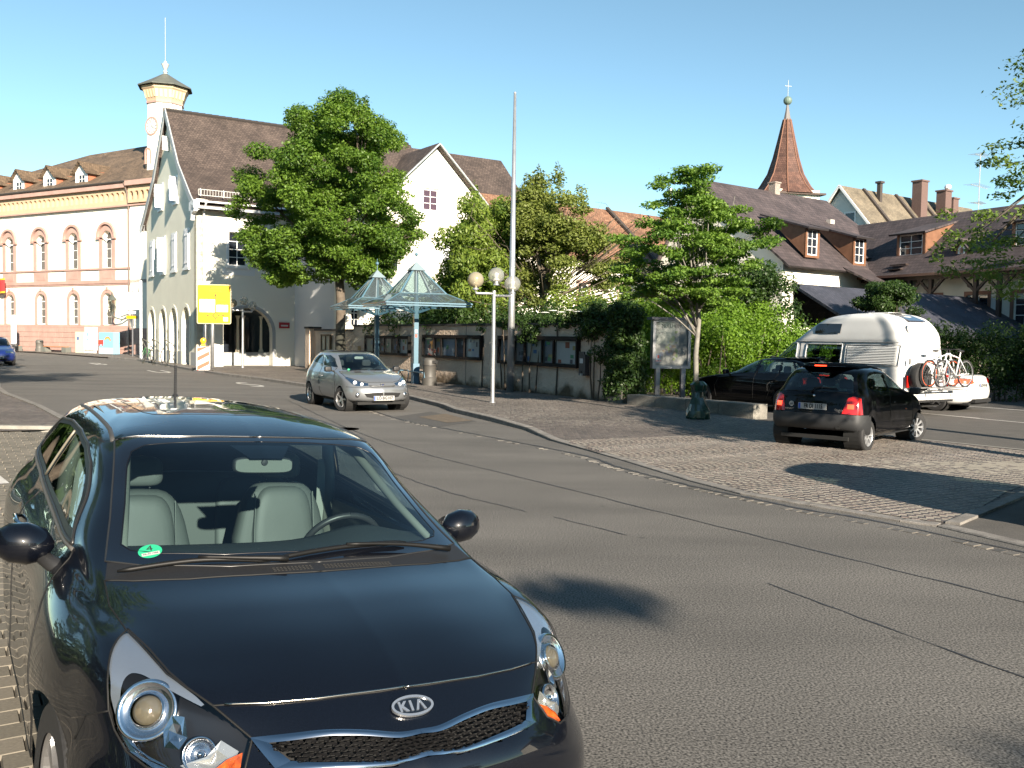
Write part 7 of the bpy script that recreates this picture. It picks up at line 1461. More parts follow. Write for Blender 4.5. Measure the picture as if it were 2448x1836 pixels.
# shelters
bluem=M('shelter_blue',(.075,.15,.20),.45,coat=.2,var=.06,vs=3); sgl=MG('shelter_glass',(.46,.56,.58),.8,rough=.04,dif=.10,ior=1.55)
def shelter(label,loc,rzv,base=None):
    t=T('bus_shelter',label,'bus shelter',loc,rzv,'glass pyramid bus shelters')
    if base:
        for ch in kids(base):
            c_=ch.copy(); COL.objects.link(c_); c_.parent=t
            for g_ in kids(ch): e_=g_.copy(); COL.objects.link(e_); e_.parent=c_
        return t
    hw=1.60; A=4.30; K=3.30; E_=2.94; kr=.55
    cn=[Vector((s1*hw,s2*hw,0)) for s1,s2 in ((1,1),(-1,1),(-1,-1),(1,-1))]
    for i in range(4):
        c0,c1=cn[i],cn[(i+1)%4]; P=lambda c_,k,z:Vector((c_.x*k,c_.y*k,z))
        b=B(); b.tube([P(c0,.06,A),P(c0,kr,K),P(c0,1,E_)],.038,6); b.out('hip_rafter',bluem,t)
        b=B(); b.bar(P(c0,kr,K),P(c1,kr,K),.05,.06); b.out('purlin',bluem,t); b=B(); b.bar(P(c0,1,E_),P(c1,1,E_),.05,.05); b.out('eave_beam',bluem,t)
        for q in (1/3,2/3):
            m0=c0.lerp(c1,q); b=B(); b.tube([P(m0,.08,A-.02),P(m0,kr,K)],.022,5); b.tube([P(m0,kr,K),P(m0,1,E_)],.022,5); b.out('glazing_bar',M('bar_pale',(.17,.21,.23),.4),t)
        for q in range(3):
            l,r_=c0.lerp(c1,q/3),c0.lerp(c1,(q+1)/3)
            b=B(); b.add([P(l,kr,K+.02),P(r_,kr,K+.02),P(r_,.07,A+.01),P(l,.07,A+.01)],[(0,1,2,3)]); b.out('glass_pane',sgl,t)
            b=B(); b.add([P(l,1,E_+.03),P(r_,1,E_+.03),P(r_,kr,K+.03),P(l,kr,K+.03)],[(0,1,2,3)]); b.out('glass_pane',sgl,t)
        b=B(); b.bar((0,0,2.6),P(c0,.72,3.12),.05,.07); b.out('strut',bluem,t); b=B(); b.bar((0,0,3.2),P(c0,.45,3.45),.045,.06); b.out('strut',bluem,t)
        b=B(); b.bar(P(c0,.98,2.86),P(c1,.98,2.86),.05,.05); b.out('lower_rail',bluem,t)
    b=B(); b.box(-.085,.085,-.085,.085,0,3.1); b.box(-.06,.06,-.06,.06,3.1,4.3); p_=b.out('post',bluem,t); b=B(); b.box(-.12,.12,-.12,.12,0,.75); b.out('post_sleeve',M('shelter_blue_dark',(.10,.18,.25),.5),p_)
    b=B(); b.add([(s1*.30,s2*.30,4.18) for s1,s2 in ((1,1),(-1,1),(-1,-1),(1,-1))]+[(0,0,4.52)],[(0,1,4),(1,2,4),(2,3,4),(3,0,4)]); cp=b.out('apex_cap',M('zinc_cap',(.25,.32,.35),.4,metal=.3),t)
    b=B(); b.tube([(0,0,4.5),(0,0,4.85)],.015,5); b.sphere((0,0,4.78),.07,10,8); b.tube([(0,0,4.84),(0,0,4.98)],.01,4); b.out('finial',bluem,cp)
    return t
sh=shelter('nearer glass pyramid shelter on a blue post beside the round litter bin',(-3.60,34.35,zp),R_(-21+45)); shelter('farther glass pyramid shelter, partly behind the nearer one',(-5.72,38.95,zp),R_(24),base=sh)
kk=[c_ for c_ in kids(sh) if c_.name.startswith('post')][0]
for z,cl,nm in ((1.95,(.6,.6,.58),'white_sticker'),(1.78,(.45,.08,.05),'red_sticker')): b=B(); b.box(-.05,.03,-.088,-.086,z-.06,z+.06); b.out(nm,M(nm,cl,.6),kk)
# benches between the shelter posts
def bench(label,loc,rzv):
    t=T('bench',label,'bench',loc,rzv,'wire benches by the shelters')
    b=B(); [b.tube([(-.8,y,.45),(.8,y,.45)],.014,5) for y in np.linspace(-.2,.2,9)]; b.tube([(-.8,-.24,.45),(.8,-.24,.45),(.8,.24,.45),(-.8,.24,.45),(-.8,-.24,.45)],.022,6); b.out('seat',M('bench_wire',(.05,.09,.12),.4),t)
    for s_ in (-1,1): b=B(); b.tube([(s_*.7,-.2,0),(s_*.45,0,.43)],.022,6); b.tube([(s_*.7,.2,0),(s_*.45,0,.43)],.022,6); b.tube([(s_*.62,-.13,.14),(s_*.62,.13,.14)],.015,5); b.out('leg',M('bench_wire',(.05,.09,.12),.4),t)
    b=B(); b.tube([(.85,-.2,0),(.95,-.2,.3),(.9,-.2,.45),(.9,.2,.45),(.95,.2,.3),(.85,.2,0)],.022,6); b.out('armrest',bluem,t)
bench('wire-seat bench between the two shelter posts',(-4.55,36.2,zp),math.atan2(-4.6,2.1)); bench('wire-seat bench behind the bonnet of the silver car, right of the front shelter post',(-3.35,33.55+.5,zp),math.atan2(-4.6,2.1))
# litter bins
def bin_(label,loc,h=1.0,r=.24,col=(.062,.058,.052)):
    t=T('litter_bin',label,'litter bin',loc,R_(20)); mt=M('bin_%g'%col[0],col,.55,grain=.08,gs=40)
    b=B(); b.lathe([(r*1.12,0),(r*1.12,h*.27),(r*1.0,h*.30),(r*.96,h*.33),(r*.96,h*.70),(r*1.0,h*.72)],(0,0,0),28); b.out('body',mt,t,smooth=True,angle=35)
    b=B(); b.lathe([(r,h*.72),(r*1.0,h*.88),(r*.92,h*.94),(r*.7,h*.985),(r*.35,h*1.0),(.001,h*1.0)],(0,0,0),28); hd=b.out('lid',mt,t,smooth=True,angle=35)
    b=B(); b.box(r*.15,r*.98,-r*1.03,-r*.4,h*.80,h*.90); b.out('opening',blackm,hd)
    b=B(); b.lathe([(r*1.0,h*.715),(r*1.02,h*.72),(r*1.0,h*.73)],(0,0,0),28); b.out('band',blackp,t); return t
bin_('round grey litter bin with domed lid next to the front shelter post',(-2.98,33.3,zp))
# globe lamps
gal=M('galvanised',(.50,.51,.52),.38,metal=.75,var=.12,vs=4,grain=.1,gs=60)
def lamp(label,loc,rzv):
    t=T('globe_lamp',label,'street lamp',loc,rzv,'three-globe street lamps')
    b=B(); b.tube([(0,0,0),(0,0,3.02)],[.058,.050],14); b.lathe([(.085,0),(.085,.02),(.06,.03)],(0,0,0),14); b.out('pole',gal,t,smooth=True,angle=40)
    for ang,z in ((176,3.02),(-12,2.96)):
        dx,dy=math.cos(R_(ang)),math.sin(R_(ang)); b=B(); b.tube([(0,0,z-.08),(dx*.48,dy*.48,z-.08),(dx*.5,dy*.5,z)],[.035,.035,.03],8); b.out('arm',gal,t,smooth=True)
    for k,(x,y,z) in enumerate(((-.5,.03,3.30),(.49,-.10,3.20),(.05,.12,3.43))):
        b=B(); b.lathe([(.09,z-.26),(.06,z-.20),(.05,z-.14)],(x,y,0),12); cf=b.out('collar',gal,t); 
        b=B(); b.sphere((x,y,z),.215,28,18); b.out('globe',MG('globe_reflect',(.60,.54,.40),.9,rough=.12,dif=.45,ior=1.6) if k==0 else MG('globe_clear',(.78,.78,.74),.9,rough=.10,dif=.22,ior=1.6),cf,smooth=True)  # beige of the first globe is a reflection put into its colour
        b=B(); b.sphere((x,y,z),.06,10,8,(1,1,1.5)); b.lathe([(.09,z-.14),(.10,z-.10),(.04,z-.06)],(x,y,0),14); b.out('bulb',M('bulb_white',(.75,.75,.72),.3),cf,smooth=True)
    return t
l1=lamp('three-globe lamp post on the cobbled pavement left of the tall steel pole',(-.52,24.95,zp),0)
dup(l1,(-13.82,47.4,zp),R_(10),'three-globe lamp post in front of the arched porch of the cream house','three-globe street lamps')
# tall pole with stickers
t=T('steel_pole','tall bare galvanised pole with torn stickers, rising far above the garden trees','pole',(-.05,30.1,zp)); b=B(); b.tube([(0,0,0),(0,0,3),(0,0,9.55)],[.125,.105,.045],18); pl=b.out('shaft',gal,t,smooth=True); b=B(); b.sphere((0,0,9.6),.05,10,6); b.out('cap',gal,t)
for z,h_,cl,a0 in ((2.0,.34,(.10,.25,.42),-2.0),(1.55,.10,(.1,.12,.1),-1.6),(1.42,.16,(.30,.33,.10),-1.7),(1.24,.18,(.05,.06,.30),-1.5),(1.06,.14,(.42,.38,.25),-1.8),(.85,.10,(.25,.25,.25),-1.2)):
    r_=.121-.0065*z; b=B(); b.grid([[(r_*math.cos(a0+q),r_*math.sin(a0+q),zz) for q in np.linspace(-.5,.7,7)] for zz in (z-h_/2,z+h_/2)]); b.out('sticker',M('pole_sticker_%g'%z,cl,.6,var=.6,vs=30),pl)
# town map board
t=T('map_board','framed town map reading MÜLLHEIM on two posts before the bright hedge','map board',(4.72,27.65,0),math.atan2(.30,1)); alu=M('alu_frame',(.34,.34,.35),.4,metal=.6)
b=B(); b.poly([rect(-.62,.62,.98,2.42),rect(-.53,.53,1.07,2.36)],(0,-.09,0),X3,Z3,depth=.18); b.out('frame',alu,t); b=B(); b.box(-.72,.72,-.22,.16,2.42,2.50); b.out('canopy',M('canopy_dark',(.10,.10,.11),.5),t)
for s_ in (-1,1): b=B(); b.box(s_*.42-.07,s_*.42+.07,-.05,.05,0,1.0); b.out('post',alu,t)
b=B(); b.box(-.53,.53,-.03,-.02,1.07,2.36); mp=b.out('map_sheet',M('map_paper',(.30,.30,.28),.6),t)
text('map_title','MÜLLHEIM',.17,M('map_ink',(.04,.04,.045),.6),mp,(0,-.034,2.24),(1,0,0),(0,0,1),.001,sx=.78)
rr_=random.Random(6)
for k in range(26):
    cx,cz=rr_.gauss(.02,.16),rr_.gauss(1.62,.20); n=7; r0=rr_.uniform(.03,.09); cl=[(.26,.30,.16),(.30,.24,.18),(.24,.20,.18),(.22,.28,.14),(.24,.25,.30)][k%5]
    b=B(); b.poly([[(min(.5,max(-.5,cx+r0*rr_.uniform(.5,1.2)*math.cos(6.283*i/n))),min(2.1,max(1.1,cz+r0*rr_.uniform(.5,1.2)*math.sin(6.283*i/n)))) for i in range(n)]],(0,-.032-.0004*k,0),X3,Z3); b.out('map_area',M('map_col%d'%(k%5),cl,.6),mp)
b=B(); 
for j in range(5):
    for i in range(22): b.box(.26+j*.05,.295+j*.05,-.046,-.045,2.05-i*.032,2.062-i*.032)
b.out('street_index',M('index_grey',(.18,.18,.18),.6),mp,kind='stuff')
b=B(); b.box(-.50,-.34,-.046,-.045,1.15,1.42); q=b.out('crest_field',M('map_blue',(.22,.27,.34),.6),mp); b=B(); b.box(-.45,-.39,-.049,-.0465,1.28,1.38); b.out('crest',M('crest_red',(.35,.06,.05),.6),q)
b=B(); [b.box(-.50+i*.045,-.475+i*.045,-.049,-.0465,1.19,1.22) for i in range(4)]; b.out('small_crests',M('crest_red',(.35,.06,.05),.6),q,kind='stuff')
b=B(); b.add([(-.53,-.06,1.07),(.53,-.06,1.07),(.53,-.06,2.36),(-.53,-.06,2.36)],[(0,1,2,3)]); b.out('glass_pane',MG('map_glass',(.92,.93,.93),.7,ior=1.3),t)
# low stone kerb wall and boundary stone
st=M('old_stone',(.17,.16,.14),.9,var=.3,vs=2,grain=.2,gs=40,bump=.6,bs=20)
p0=Vector((3.12,25.0)); p1=Vector((5.62,21.45)); dl_=(p1-p0); nseg=4
t=T('low_stone_wall','low weathered stone wall between the bagged tree and the map board','wall',(p0.x,p0.y,0),math.atan2(dl_.y,dl_.x))
for i in range(nseg):
    L_=dl_.length/nseg; b=B(); b.box(i*L_+.008,(i+1)*L_-.008,0,.5,-.05,.34+.006*i); o=b.out('stone',st,t)
t=T('boundary_stone','rounded old boundary stone at the end of the roughcast wall','stone',(2.95,25.75,0),R_(-50)); b=B(); b.poly([arch(-.28,.28,0,.42,10,rise=.14)],(0,-.14,0),X3,Z3,depth=.28); b.out('stone',st,t)
# yellow direction sign on two posts
t=T('direction_sign','large yellow roundabout direction sign reading Badenweiler and Niederweiler on a grey post','road sign',(-14.95,46.4,0),R_(6))
yel=M('sign_yellow',(.75,.40,.003),.5); ink=M('sign_ink',(.02,.02,.02),.6); wht=M('sign_white',(.70,.70,.68),.5)
sw_,sh_=1.66,1.96; z0=2.28
def rrect(x0,x1,z0_,z1_,r=.08,n=5):
    P=[]
    for cx,cz,a0 in ((x1-r,z0_+r,-90),(x1-r,z1_-r,0),(x0+r,z1_-r,90),(x0+r,z0_+r,180)): P+=[(cx+r*math.cos(R_(a0+90*i/n)),cz+r*math.sin(R_(a0+90*i/n))) for i in range(n+1)]
    return P
b=B(); b.poly([rrect(-sw_/2,sw_/2,z0,z0+sh_)],(0,-.06,0),X3,Z3,depth=.03); pn=b.out('panel',M('sign_edge',(.62,.56,.35),.5),t)
b=B(); b.poly([rrect(-sw_/2+.03,sw_/2-.03,z0+.03,z0+sh_-.03,.07)],(0,-.064,0),X3,Z3); b.out('yellow_field',yel,pn)
b=B(); b.poly([rrect(-sw_/2+.05,sw_/2-.05,z0+.05,z0+sh_-.05,.06),rrect(-sw_/2+.07,sw_/2-.07,z0+.07,z0+sh_-.07,.05)],(0,-.067,0),X3,Z3); b.out('border_line',ink,pn)
for x0,x1,za,zb in ((-.70,.05,z0+.58,z0+1.22),(.12,.68,z0+.60,z0+.95),(.45,.68,z0+.14,z0+.34)): b=B(); b.add([(x0,-.067,za),(x1,-.067,za),(x1,-.067,zb),(x0,-.067,zb)],[(0,1,2,3)]); b.out('white_field',wht,pn)
for s_,x,z,sz in (('Badenweiler',.1,z0+1.80,.15),('Niederweiler',.1,z0+1.64,.15),('Feldberg',.38,z0+1.18,.13),('Vögisheim',.38,z0+1.03,.13)): text('lettering',s_,sz,ink,pn,(x,-.068,z),(1,0,0),(0,0,1),.001,sx=.82)
text('lettering','H',.12,ink,pn,(.565,-.069,z0+.24),(1,0,0),(0,0,1),.001); text('lettering','A 5',.12,M('sign_blue',(.02,.12,.45),.5),pn,(-.45,-.069,z0+1.1),(1,0,0),(0,0,1),.001)
b=B(); cz=z0+.42
b.poly([[(.14*math.cos(q),cz+.14*math.sin(q)) for q in np.linspace(0,6.283,25)[:-1]],[(.105*math.cos(q),cz+.105*math.sin(q)) for q in np.linspace(0,6.283,25)[:-1]]],(.08,-.068,0),X3,Z3)
for A_ in ([(.065,cz+.13),(.095,cz+.13),(.095,z0+1.42),(.065,z0+1.42)],[(.03,z0+1.40),(.13,z0+1.40),(.08,z0+1.52)],[(.065,z0+.12),(.095,z0+.12),(.095,cz-.13),(.065,cz-.13)],[(-.30,cz-.012),(-.05,cz-.012),(-.05,cz+.012),(-.30,cz+.012)],[(-.38,cz),(-.29,cz-.05),(-.29,cz+.05)],[(.21,cz-.012),(.43,cz-.012),(.43,cz+.012),(.21,cz+.012)],[(.51,cz),(.42,cz+.05),(.42,cz-.05)]):
    b.poly([A_],(0,-.068,0),X3,Z3)
b.out('route_diagram',ink,pn,kind='stuff')
b=B(); b.tube([(-.10,.06,0),(-.10,.06,4.0)],.085,12); b.out('post',gal,t,smooth=True); b=B(); b.tube([(-.45,.1,0),(-.45,.1,4.0)],.04,8); b.out('post',gal,t,smooth=True)
# beacon board with lamp
t=T('beacon_board','red and white striped warning board with a yellow lamp on top at the kerb','traffic beacon',(-14.3,42.8,0),R_(12)); W_=.30
b=B(); b.add([(-W_,-.03,.12),(0,-.03,-.0),(W_,-.03,.14),(W_,-.03,1.22),(-W_,-.03,1.16),(-W_,.03,.12),(0,.03,0),(W_,.03,.14),(W_,.03,1.22),(-W_,.03,1.16)],[(0,1,2,3,4),(9,8,7,6,5),(0,5,6,1),(1,6,7,2),(2,7,8,3),(3,8,9,4),(4,9,5,0)]); bb_=b.out('board',wht,t)
for k in range(3):
    zq=.18+k*.42; b=B(); b.add([(-W_+.03,-.034,zq-.10),(W_-.03,-.034,zq+.20),(W_-.03,-.034,min(1.18,zq+.38)),(-W_+.03,-.034,zq+.10)],[(0,1,2,3)]); b.out('red_stripe',M('signal_red',(.62,.10,.05),.5),bb_)
b=B(); b.box(-.09,.09,-.05,.05,1.2,1.32); b.out('lamp_socket',M('socket_yellow',(.6,.35,.02),.5),t); b=B(); b.lathe([(.001,-.05),(.12,-.05),(.14,0),(.12,.05),(.001,.05)],(0,0,1.46),20,M4=Matrix.Rotation(math.pi/2,4,'X')); b.out('warning_lamp',M('lamp_orange',(.85,.42,.02),.2,coat=1),t,smooth=True)
b=B(); b.box(-.4,.4,-.25,.25,0,.1); b.out('rubber_foot',blackp,t)
# things along the town hall
def hall(x,d): p=Vector((cor.x-u.x*Lh,cor.y-u.y*Lh))+Vector((u.x,u.y))*x+Vector((u.y,-u.x))*d; return (p.x,p.y,0)
ra=math.atan2(u.y,u.x)
t=T('stop_pillar','tall white rounded bus stop pillar on a dark foot before the town hall','sign pillar',hall(Lh-11.6,2.4),ra); b=B(); b.poly([rrect(-.26,.26,.55,3.05,.25,8)],(0,-.07,0),X3,Z3,depth=.14); b.out('sign_body',M('pillar_white',(.8,.8,.8),.4),t); b=B(); b.add([(-.26,-.06,.72),(-.1,-.06,.35),(-.1,-.06,0),(.1,-.06,0),(.1,-.06,.35),(.26,-.06,.72)],[(5,4,3,2,1,0)]) ; b.lathe([(.10,0),(.10,.35),(.24,.66)],(0,0,0),12); b.out('foot',M('dark_foot',(.06,.06,.07),.5),t); b=B(); b.box(-.28,.28,-.085,.085,1.75,1.78); b.out('groove',grey,t)
bin_('dark grey litter bin between the benches at the town hall plinth',hall(Lh-10.3,1.0),1.05,.30,(.10,.095,.085))
for x,lb in ((Lh-15.0,'stone-ended bench left of the white pillar by the town hall plinth'),(Lh-8.4,'stone-ended bench with wooden slats right of the grey bin by the town hall')):
    t=T('stone_bench',lb,'bench',hall(x,.8),ra,'stone benches at the town hall')
    for s_ in (-1,1): b=B(); b.box(s_*1.35-.28,s_*1.35+.28,-.25,.25,0,.48) if s_>0 else b.add([(-1.63,-.25,0),(-.95,-.25,0),(-1.2,-.25,.42),(-1.63,-.25,.48),(-1.63,.25,0),(-.95,.25,0),(-1.2,.25,.42),(-1.63,.25,.48)],[(0,1,2,3),(7,6,5,4),(0,4,5,1),(1,5,6,2),(2,6,7,3),(3,7,4,0)]); b.out('stone_end',M('bench_stone',(.13,.135,.12),.9),t)
    for k in range(3): b=B(); b.box(-1.4,1.4,-.2+k*.14,-.09+k*.14,.48,.53); b.out('slat',M('slat_orange',(.40,.16,.06),.6),t)
cbm=M('cabinet_cream',(.60,.56,.42),.6,var=.04); 
t=T('cable_cabinet','cream cable cabinet, the shorter left one of the pair at the plinth','cabinet',hall(Lh-5.2,.7),ra); b=B(); b.box(-.55,.55,-.2,.2,0,1.75); b.out('housing',cbm,t); b=B(); b.box(-.5,.5,-.21,-.2,.25,1.68); b.out('door',cbm,t); b=B(); b.box(-.35,-.05,-.22,-.212,1.1,1.35); b.out('sticker',M('st_blue',(.1,.15,.3),.6),t)
t=T('cable_cabinet','taller pale grey cable cabinet standing just right of the cream one','cabinet',hall(Lh-4.05,.7),ra); b=B(); b.box(-.55,.55,-.2,.2,.3,2.15); b.box(-.5,.5,-.15,.15,0,.3); b.out('housing',M('cabinet_pale',(.52,.52,.48),.6),t); b=B(); b.box(-.22,.0,-.22,-.205,1.45,1.7); b.box(-.2,-.02,-.22,-.205,1.1,1.22); b.out('dial_window',M('st_blue2',(.25,.4,.5),.5),t)
t=T('cable_cabinet','light blue painted cable cabinet with a red animal and rainbow, beside the corner','cabinet',hall(Lh-1.55,.9),ra); b=B(); b.box(-.85,.85,-.3,.3,0,1.75); b.out('housing',M('cab_blue',(.22,.50,.68),.6),t)
b=B(); b.box(-.85,.85,-.305,-.302,0,.55); b.out('lower_band',M('cab_blue2',(.42,.55,.62),.6),t); b=B(); b.box(-.85,-.30,-.31,-.303,.80,1.15); b.box(-.8,-.7,-.31,-.303,.66,.80); b.box(-.45,-.35,-.31,-.303,.66,.80); b.out('red_figure',M('cab_red',(.55,.06,.04),.6),t)
for k,(cl,r0) in enumerate((((.5,.1,.06),.42),((.7,.45,.05),.36),((.15,.35,.2),.30))): b=B(); b.poly([[(r0*math.cos(q),r0*math.sin(q)) for q in np.linspace(.2,2.7,12)]+[((r0-.06)*math.cos(q),(r0-.06)*math.sin(q)) for q in np.linspace(2.7,.2,12)]],(.2,-.306-.001*k,1.0),X3,Z3); b.out('rainbow_band',M('rainbow%d'%k,cl,.6),t)
# wall lantern, boards, flag
t=T('wall_lantern','ornate black wall lantern on a scrolled bracket beside the last town hall window','lantern',(hall(Lh-.55,.15)[0],hall(Lh-.55,.15)[1],3.9),ra); im=M('lantern_iron',(.07,.08,.07),.5)
b=B(); b.tube([(.35,0,-1.0),(.0,-.35,-1.15),(-.35,-.7,-1.0),(-.5,-.85,-.75)],.06,6); b.tube([(.3,0,-.7),(-.1,-.4,-.95)],.05,6); b.out('bracket',im,t); b=B(); b.lathe([(.10,-.75),(.14,-.6),(.20,-.55)],(-.5,-.85,0),8); b.lathe([(.36,.35),(.30,.45),(.2,.6),(.06,.75),(.05,.95)],(-.5,-.85,0),8); b.out('lantern_frame',im,t); b=B(); b.lathe([(.20,-.55),(.34,.35)],(-.5,-.85,0),8); b.out('lantern_glass',MG('lantern_glass',(.7,.72,.65),.9,rough=.2,ior=1.7),t)
p=(-27.1,66.0,0); t=T('route_sign','white direction panel over a yellow strip on a thin post near the town hall','road sign',p,R_(-10))
b=B(); b.tube([(-.0,.03,0),(-.0,.03,4.7)],.05,8); b.out('post',M('pole_dark',(.12,.12,.13),.5),t); b=B(); b.box(-.70,.66,-.05,0,3.4,4.62); b.out('panel',M('panel_white',(.82,.82,.82),.4),t); b=B(); b.box(-.42,.42,-.06,-.01,2.75,2.95); b.out('yellow_strip',yel,t); b=B(); b.box(-.3,.3,-.06,-.01,3.08,3.3); b.out('small_panel',wht,t)
t=T('flag_banner','red banner with orange edges hanging from the town hall at the left picture edge','banner',(hall(Lh-17.4,.3)[0],hall(Lh-17.4,.3)[1],5.0),ra)
G=[[( -1.2+3.0*i/14,-.35+.08*math.sin(i*.9),1.0*j/3+.10*i/14) for i in range(15)] for j in range(4)]; b=B(); b.grid(G); b.out('cloth',M('banner_red',(.55,.04,.04),.7),t,smooth=True)
for z_ in (-.12,1.0): G=[[( -1.2+3.0*i/14,-.352+.08*math.sin(i*.9),z_+.14*j+.10*i/14) for i in range(15)] for j in range(2)]; b=B(); b.grid(G); b.out('edge_band',M('banner_orange',(.75,.40,.02),.7),t,smooth=True)
t=T('white_pole','slim white post standing at the left foot of the cream gable','post',(-24.6,61.3,0)); b=B(); b.tube([(0,0,0),(0,0,5.2)],.09,8); b.out('shaft',M('pole_white',(.62,.66,.70),.5),t)
# bicycle and sculpted racks at the cream gable
bk=bicycle('bicycle','green bicycle leaning against the first arch of the cream gable',(-22.95,58.0,0),math.atan2(.835,-.55)+.25,(.03,.22,.06),greyrim)
bk.rotation_euler=(R_(8),0,bk.rotation_euler.z)
for k,(x,y,lb) in enumerate(((-20.85,54.0,'wrought bicycle rack at the second arch, nearest the green bicycle'),(-19.4,51.8,'wrought bicycle rack at the third arch, middle one of three'),(-17.85,49.5,'wrought bicycle rack at the fourth arch, nearest the yellow sign'))):
    t=T('bicycle_rack',lb,'bicycle rack',(x-.35,y-.2,0),math.atan2(.55,.835),'wrought bicycle racks'); b=B(); q=M('rack_iron',(.06,.06,.05),.5)
    b.tube([(-.35,0,1.45),(-.1,0,.9),(-.05,0,.45),(-.3,0,0)],.03,6); b.tube([(-.35,0,1.45),(.1,0,1.2),(.25,0,.9),(.1,0,.5),(.25,0,.0)],.03,6); b.tube([(-.05,0,.8),(.18,0,.75)],.025,6); b.tube([(-.3,0,.0),(.25,0,.0)],.03,6); b.out('loop',q,t,smooth=True)
t=T('red_plaque','small red plaque on the shaded wall of the cream house right of the arch','plaque',(0,0,0),rzh); p=Vector((-16.69,48.89,2.15))+Vector((.835,.55,0))*4.75+Vector((.55,-.835,0))*.05; t.location=p; b=B(); b.box(-.3,.3,-.03,0,0,.32); b.out('plate',M('plaque_red',(.35,.02,.03),.5),t); b=B(); b.box(-.2,.2,-.04,-.031,.1,.18); b.out('inscription',paper,t)
# =============== TREES, HEDGES, CLIMBERS ===============
CM=cam.matrix_world.copy(); CO=CM.translation
def at(px,py,Y):
    d=CM.to_3x3()@Vector(((px-1224)/2211.8,-(py-918)/2211.8,-1)); return CO+d*(Y/d.y)
def crown(poly,Y,dep,n,r,seed,rzf=.6,edge=.35):
    rg=random.Random(seed); xs=[p[0] for p in poly];ys=[p[1] for p in poly]; cx,cy=sum(xs)/len(xs),sum(ys)/len(ys); hx,hy=(max(xs)-min(xs))/2,(max(ys)-min(ys))/2; out=[]
    k=0
    while len(out)<n and k<20000:
        k+=1; x,y=rg.uniform(min(xs),max(xs)),rg.uniform(min(ys),max(ys))
        if not inpoly(x,y,poly): continue
        q=max(0,1-min(1,((x-cx)/hx)**2*.9+((y-cy)/hy)**2*.9))**.5
        yy=Y+dep*q*rg.uniform(-1,1); p=at(cx+(x-cx)*Y/yy*1.0,y,Y); s=yy/Y
        p=Vector((p.x+(0),yy,p.z)); rr=r*rg.uniform(.7,1.25)
        out.append((p.x,p.y,p.z,rr,rr,rr*rzf))
    return out
bark=M('bark',(.10,.08,.06),.9,var=.25,vs=6,bump=.8,bs=25); barkp=M('bark_pale',(.22,.20,.16),.85,var=.2,vs=8)
def tree(name,label,base,top,r0,cl,nleaf,ls,mat,seed=1,flat=.55,droop=0,nb=16,bk=None,group=None,asp=.6,shell=.55,extra=None):
    t=T(name,label,'tree',(0,0,0),0,group); t.location=base; rg=random.Random(seed)
    off=Vector(base); cl2=[(c[0]-off.x,c[1]-off.y,c[2]-off.z,*c[3:]) for c in cl]; 
    b=B(); limbs(b,(0,0,0),Vector(top)-off,r0,cl2,rg,nb)
    if extra: extra(b,rg)
    b.out('trunk',bk or bark,t,smooth=True)
    leaves('crown',cl2,nleaf,ls,mat,t,seed,flat,droop,shell,asp=asp); return t
lm=MLEAF('maple_leaf',(.036,.086,.014),(.15,.24,.03)); lc=MLEAF('cherry_leaf',(.065,.12,.02),(.22,.28,.045)); ls_=MLEAF('scraggly_leaf',(.08,.11,.025),(.22,.25,.06)); lt_=MLEAF('young_leaf',(.055,.125,.022),(.18,.28,.045))
lh=MLEAF('hedge_leaf',(.055,.12,.012),(.17,.28,.026)); ld=MLEAF('dark_leaf',(.018,.045,.012),(.05,.09,.018)); lr=MLEAF('elm_leaf',(.055,.11,.025),(.18,.25,.06))
mp_poly=[(735,262),(800,275),(828,225),(845,262),(872,232),(890,275),(950,300),(958,380),(940,440),(985,470),(1010,540),(995,600),(950,655),(905,690),(850,690),(800,670),(740,672),(660,690),(600,640),(566,570),(556,480),(590,410),(640,370),(690,300),(700,262)]
cl=crown([(778+(x-778)*.93,455+(y-455)*.95) for x,y in mp_poly],43,3.8,230,.66,3,.62)+[(*at(836,240,43),.28,.28,.5),(*at(872,252,43),.28,.28,.45),(*at(712,275,43),.5,.5,.5),(*at(985,520,42),.6,.6,.3),(*at(1000,560,42),.5,.5,.25),(*at(560,505,43),.5,.5,.35)]
tree('maple_tree','big round dark green maple with pointed top behind the silver car','x' and tuple(at(815,885,43).xy)+(0,),at(815,560,43),.23,cl,210000,.125,lm,seed=3,nb=20,shell=.4)
ch_poly=[(1130,455),(1142,440),(1160,520),(1180,500),(1235,480),(1240,560),(1245,680),(1235,745),(1150,765),(1075,740),(1060,680),(1078,640),(1072,590),(1095,560),(1110,520)]
cl=crown(ch_poly,38,2.0,85,.60,5,.8)+[(*at(1134,465,38),.22,.22,.5),(*at(1180,720,37),.9,.9,.5)]
cl+=crown([(1000,690),(1100,650),(1240,680),(1240,765),(1000,765)],39,1.2,16,.6,6,.7)
tree('cherry_tree','bright leafy cherry tree with drooping leaves between the white gable and the steel pole',tuple(at(1165,880,38).xy)+(0,),at(1165,620,38),.16,cl,60000,.17,lc,seed=5,flat=.2,droop=.9,nb=18,asp=.38)
sc_poly=[(1245,470),(1280,430),(1330,432),(1400,500),(1420,560),(1465,600),(1480,660),(1440,700),(1400,640),(1340,690),(1270,740),(1235,700),(1230,560)]
def twigs(b,rg):
    for _ in range(150):
        p=Vector((rg.uniform(-3.0,4.2),rg.uniform(-1.6,1.6),rg.uniform(2.6,6.8))); q=p+Vector((rg.uniform(-1.1,1.1),rg.uniform(-.5,.5),rg.uniform(-.5,.8))); m_=p.lerp(q,.5)+Vector((0,0,rg.uniform(-.2,.3)))
        b.tube([Vector((p.x*.35,p.y*.3,2.6+(p.z-2.6)*.5)),p,m_,q],[.02,.014,.009,.004],4)
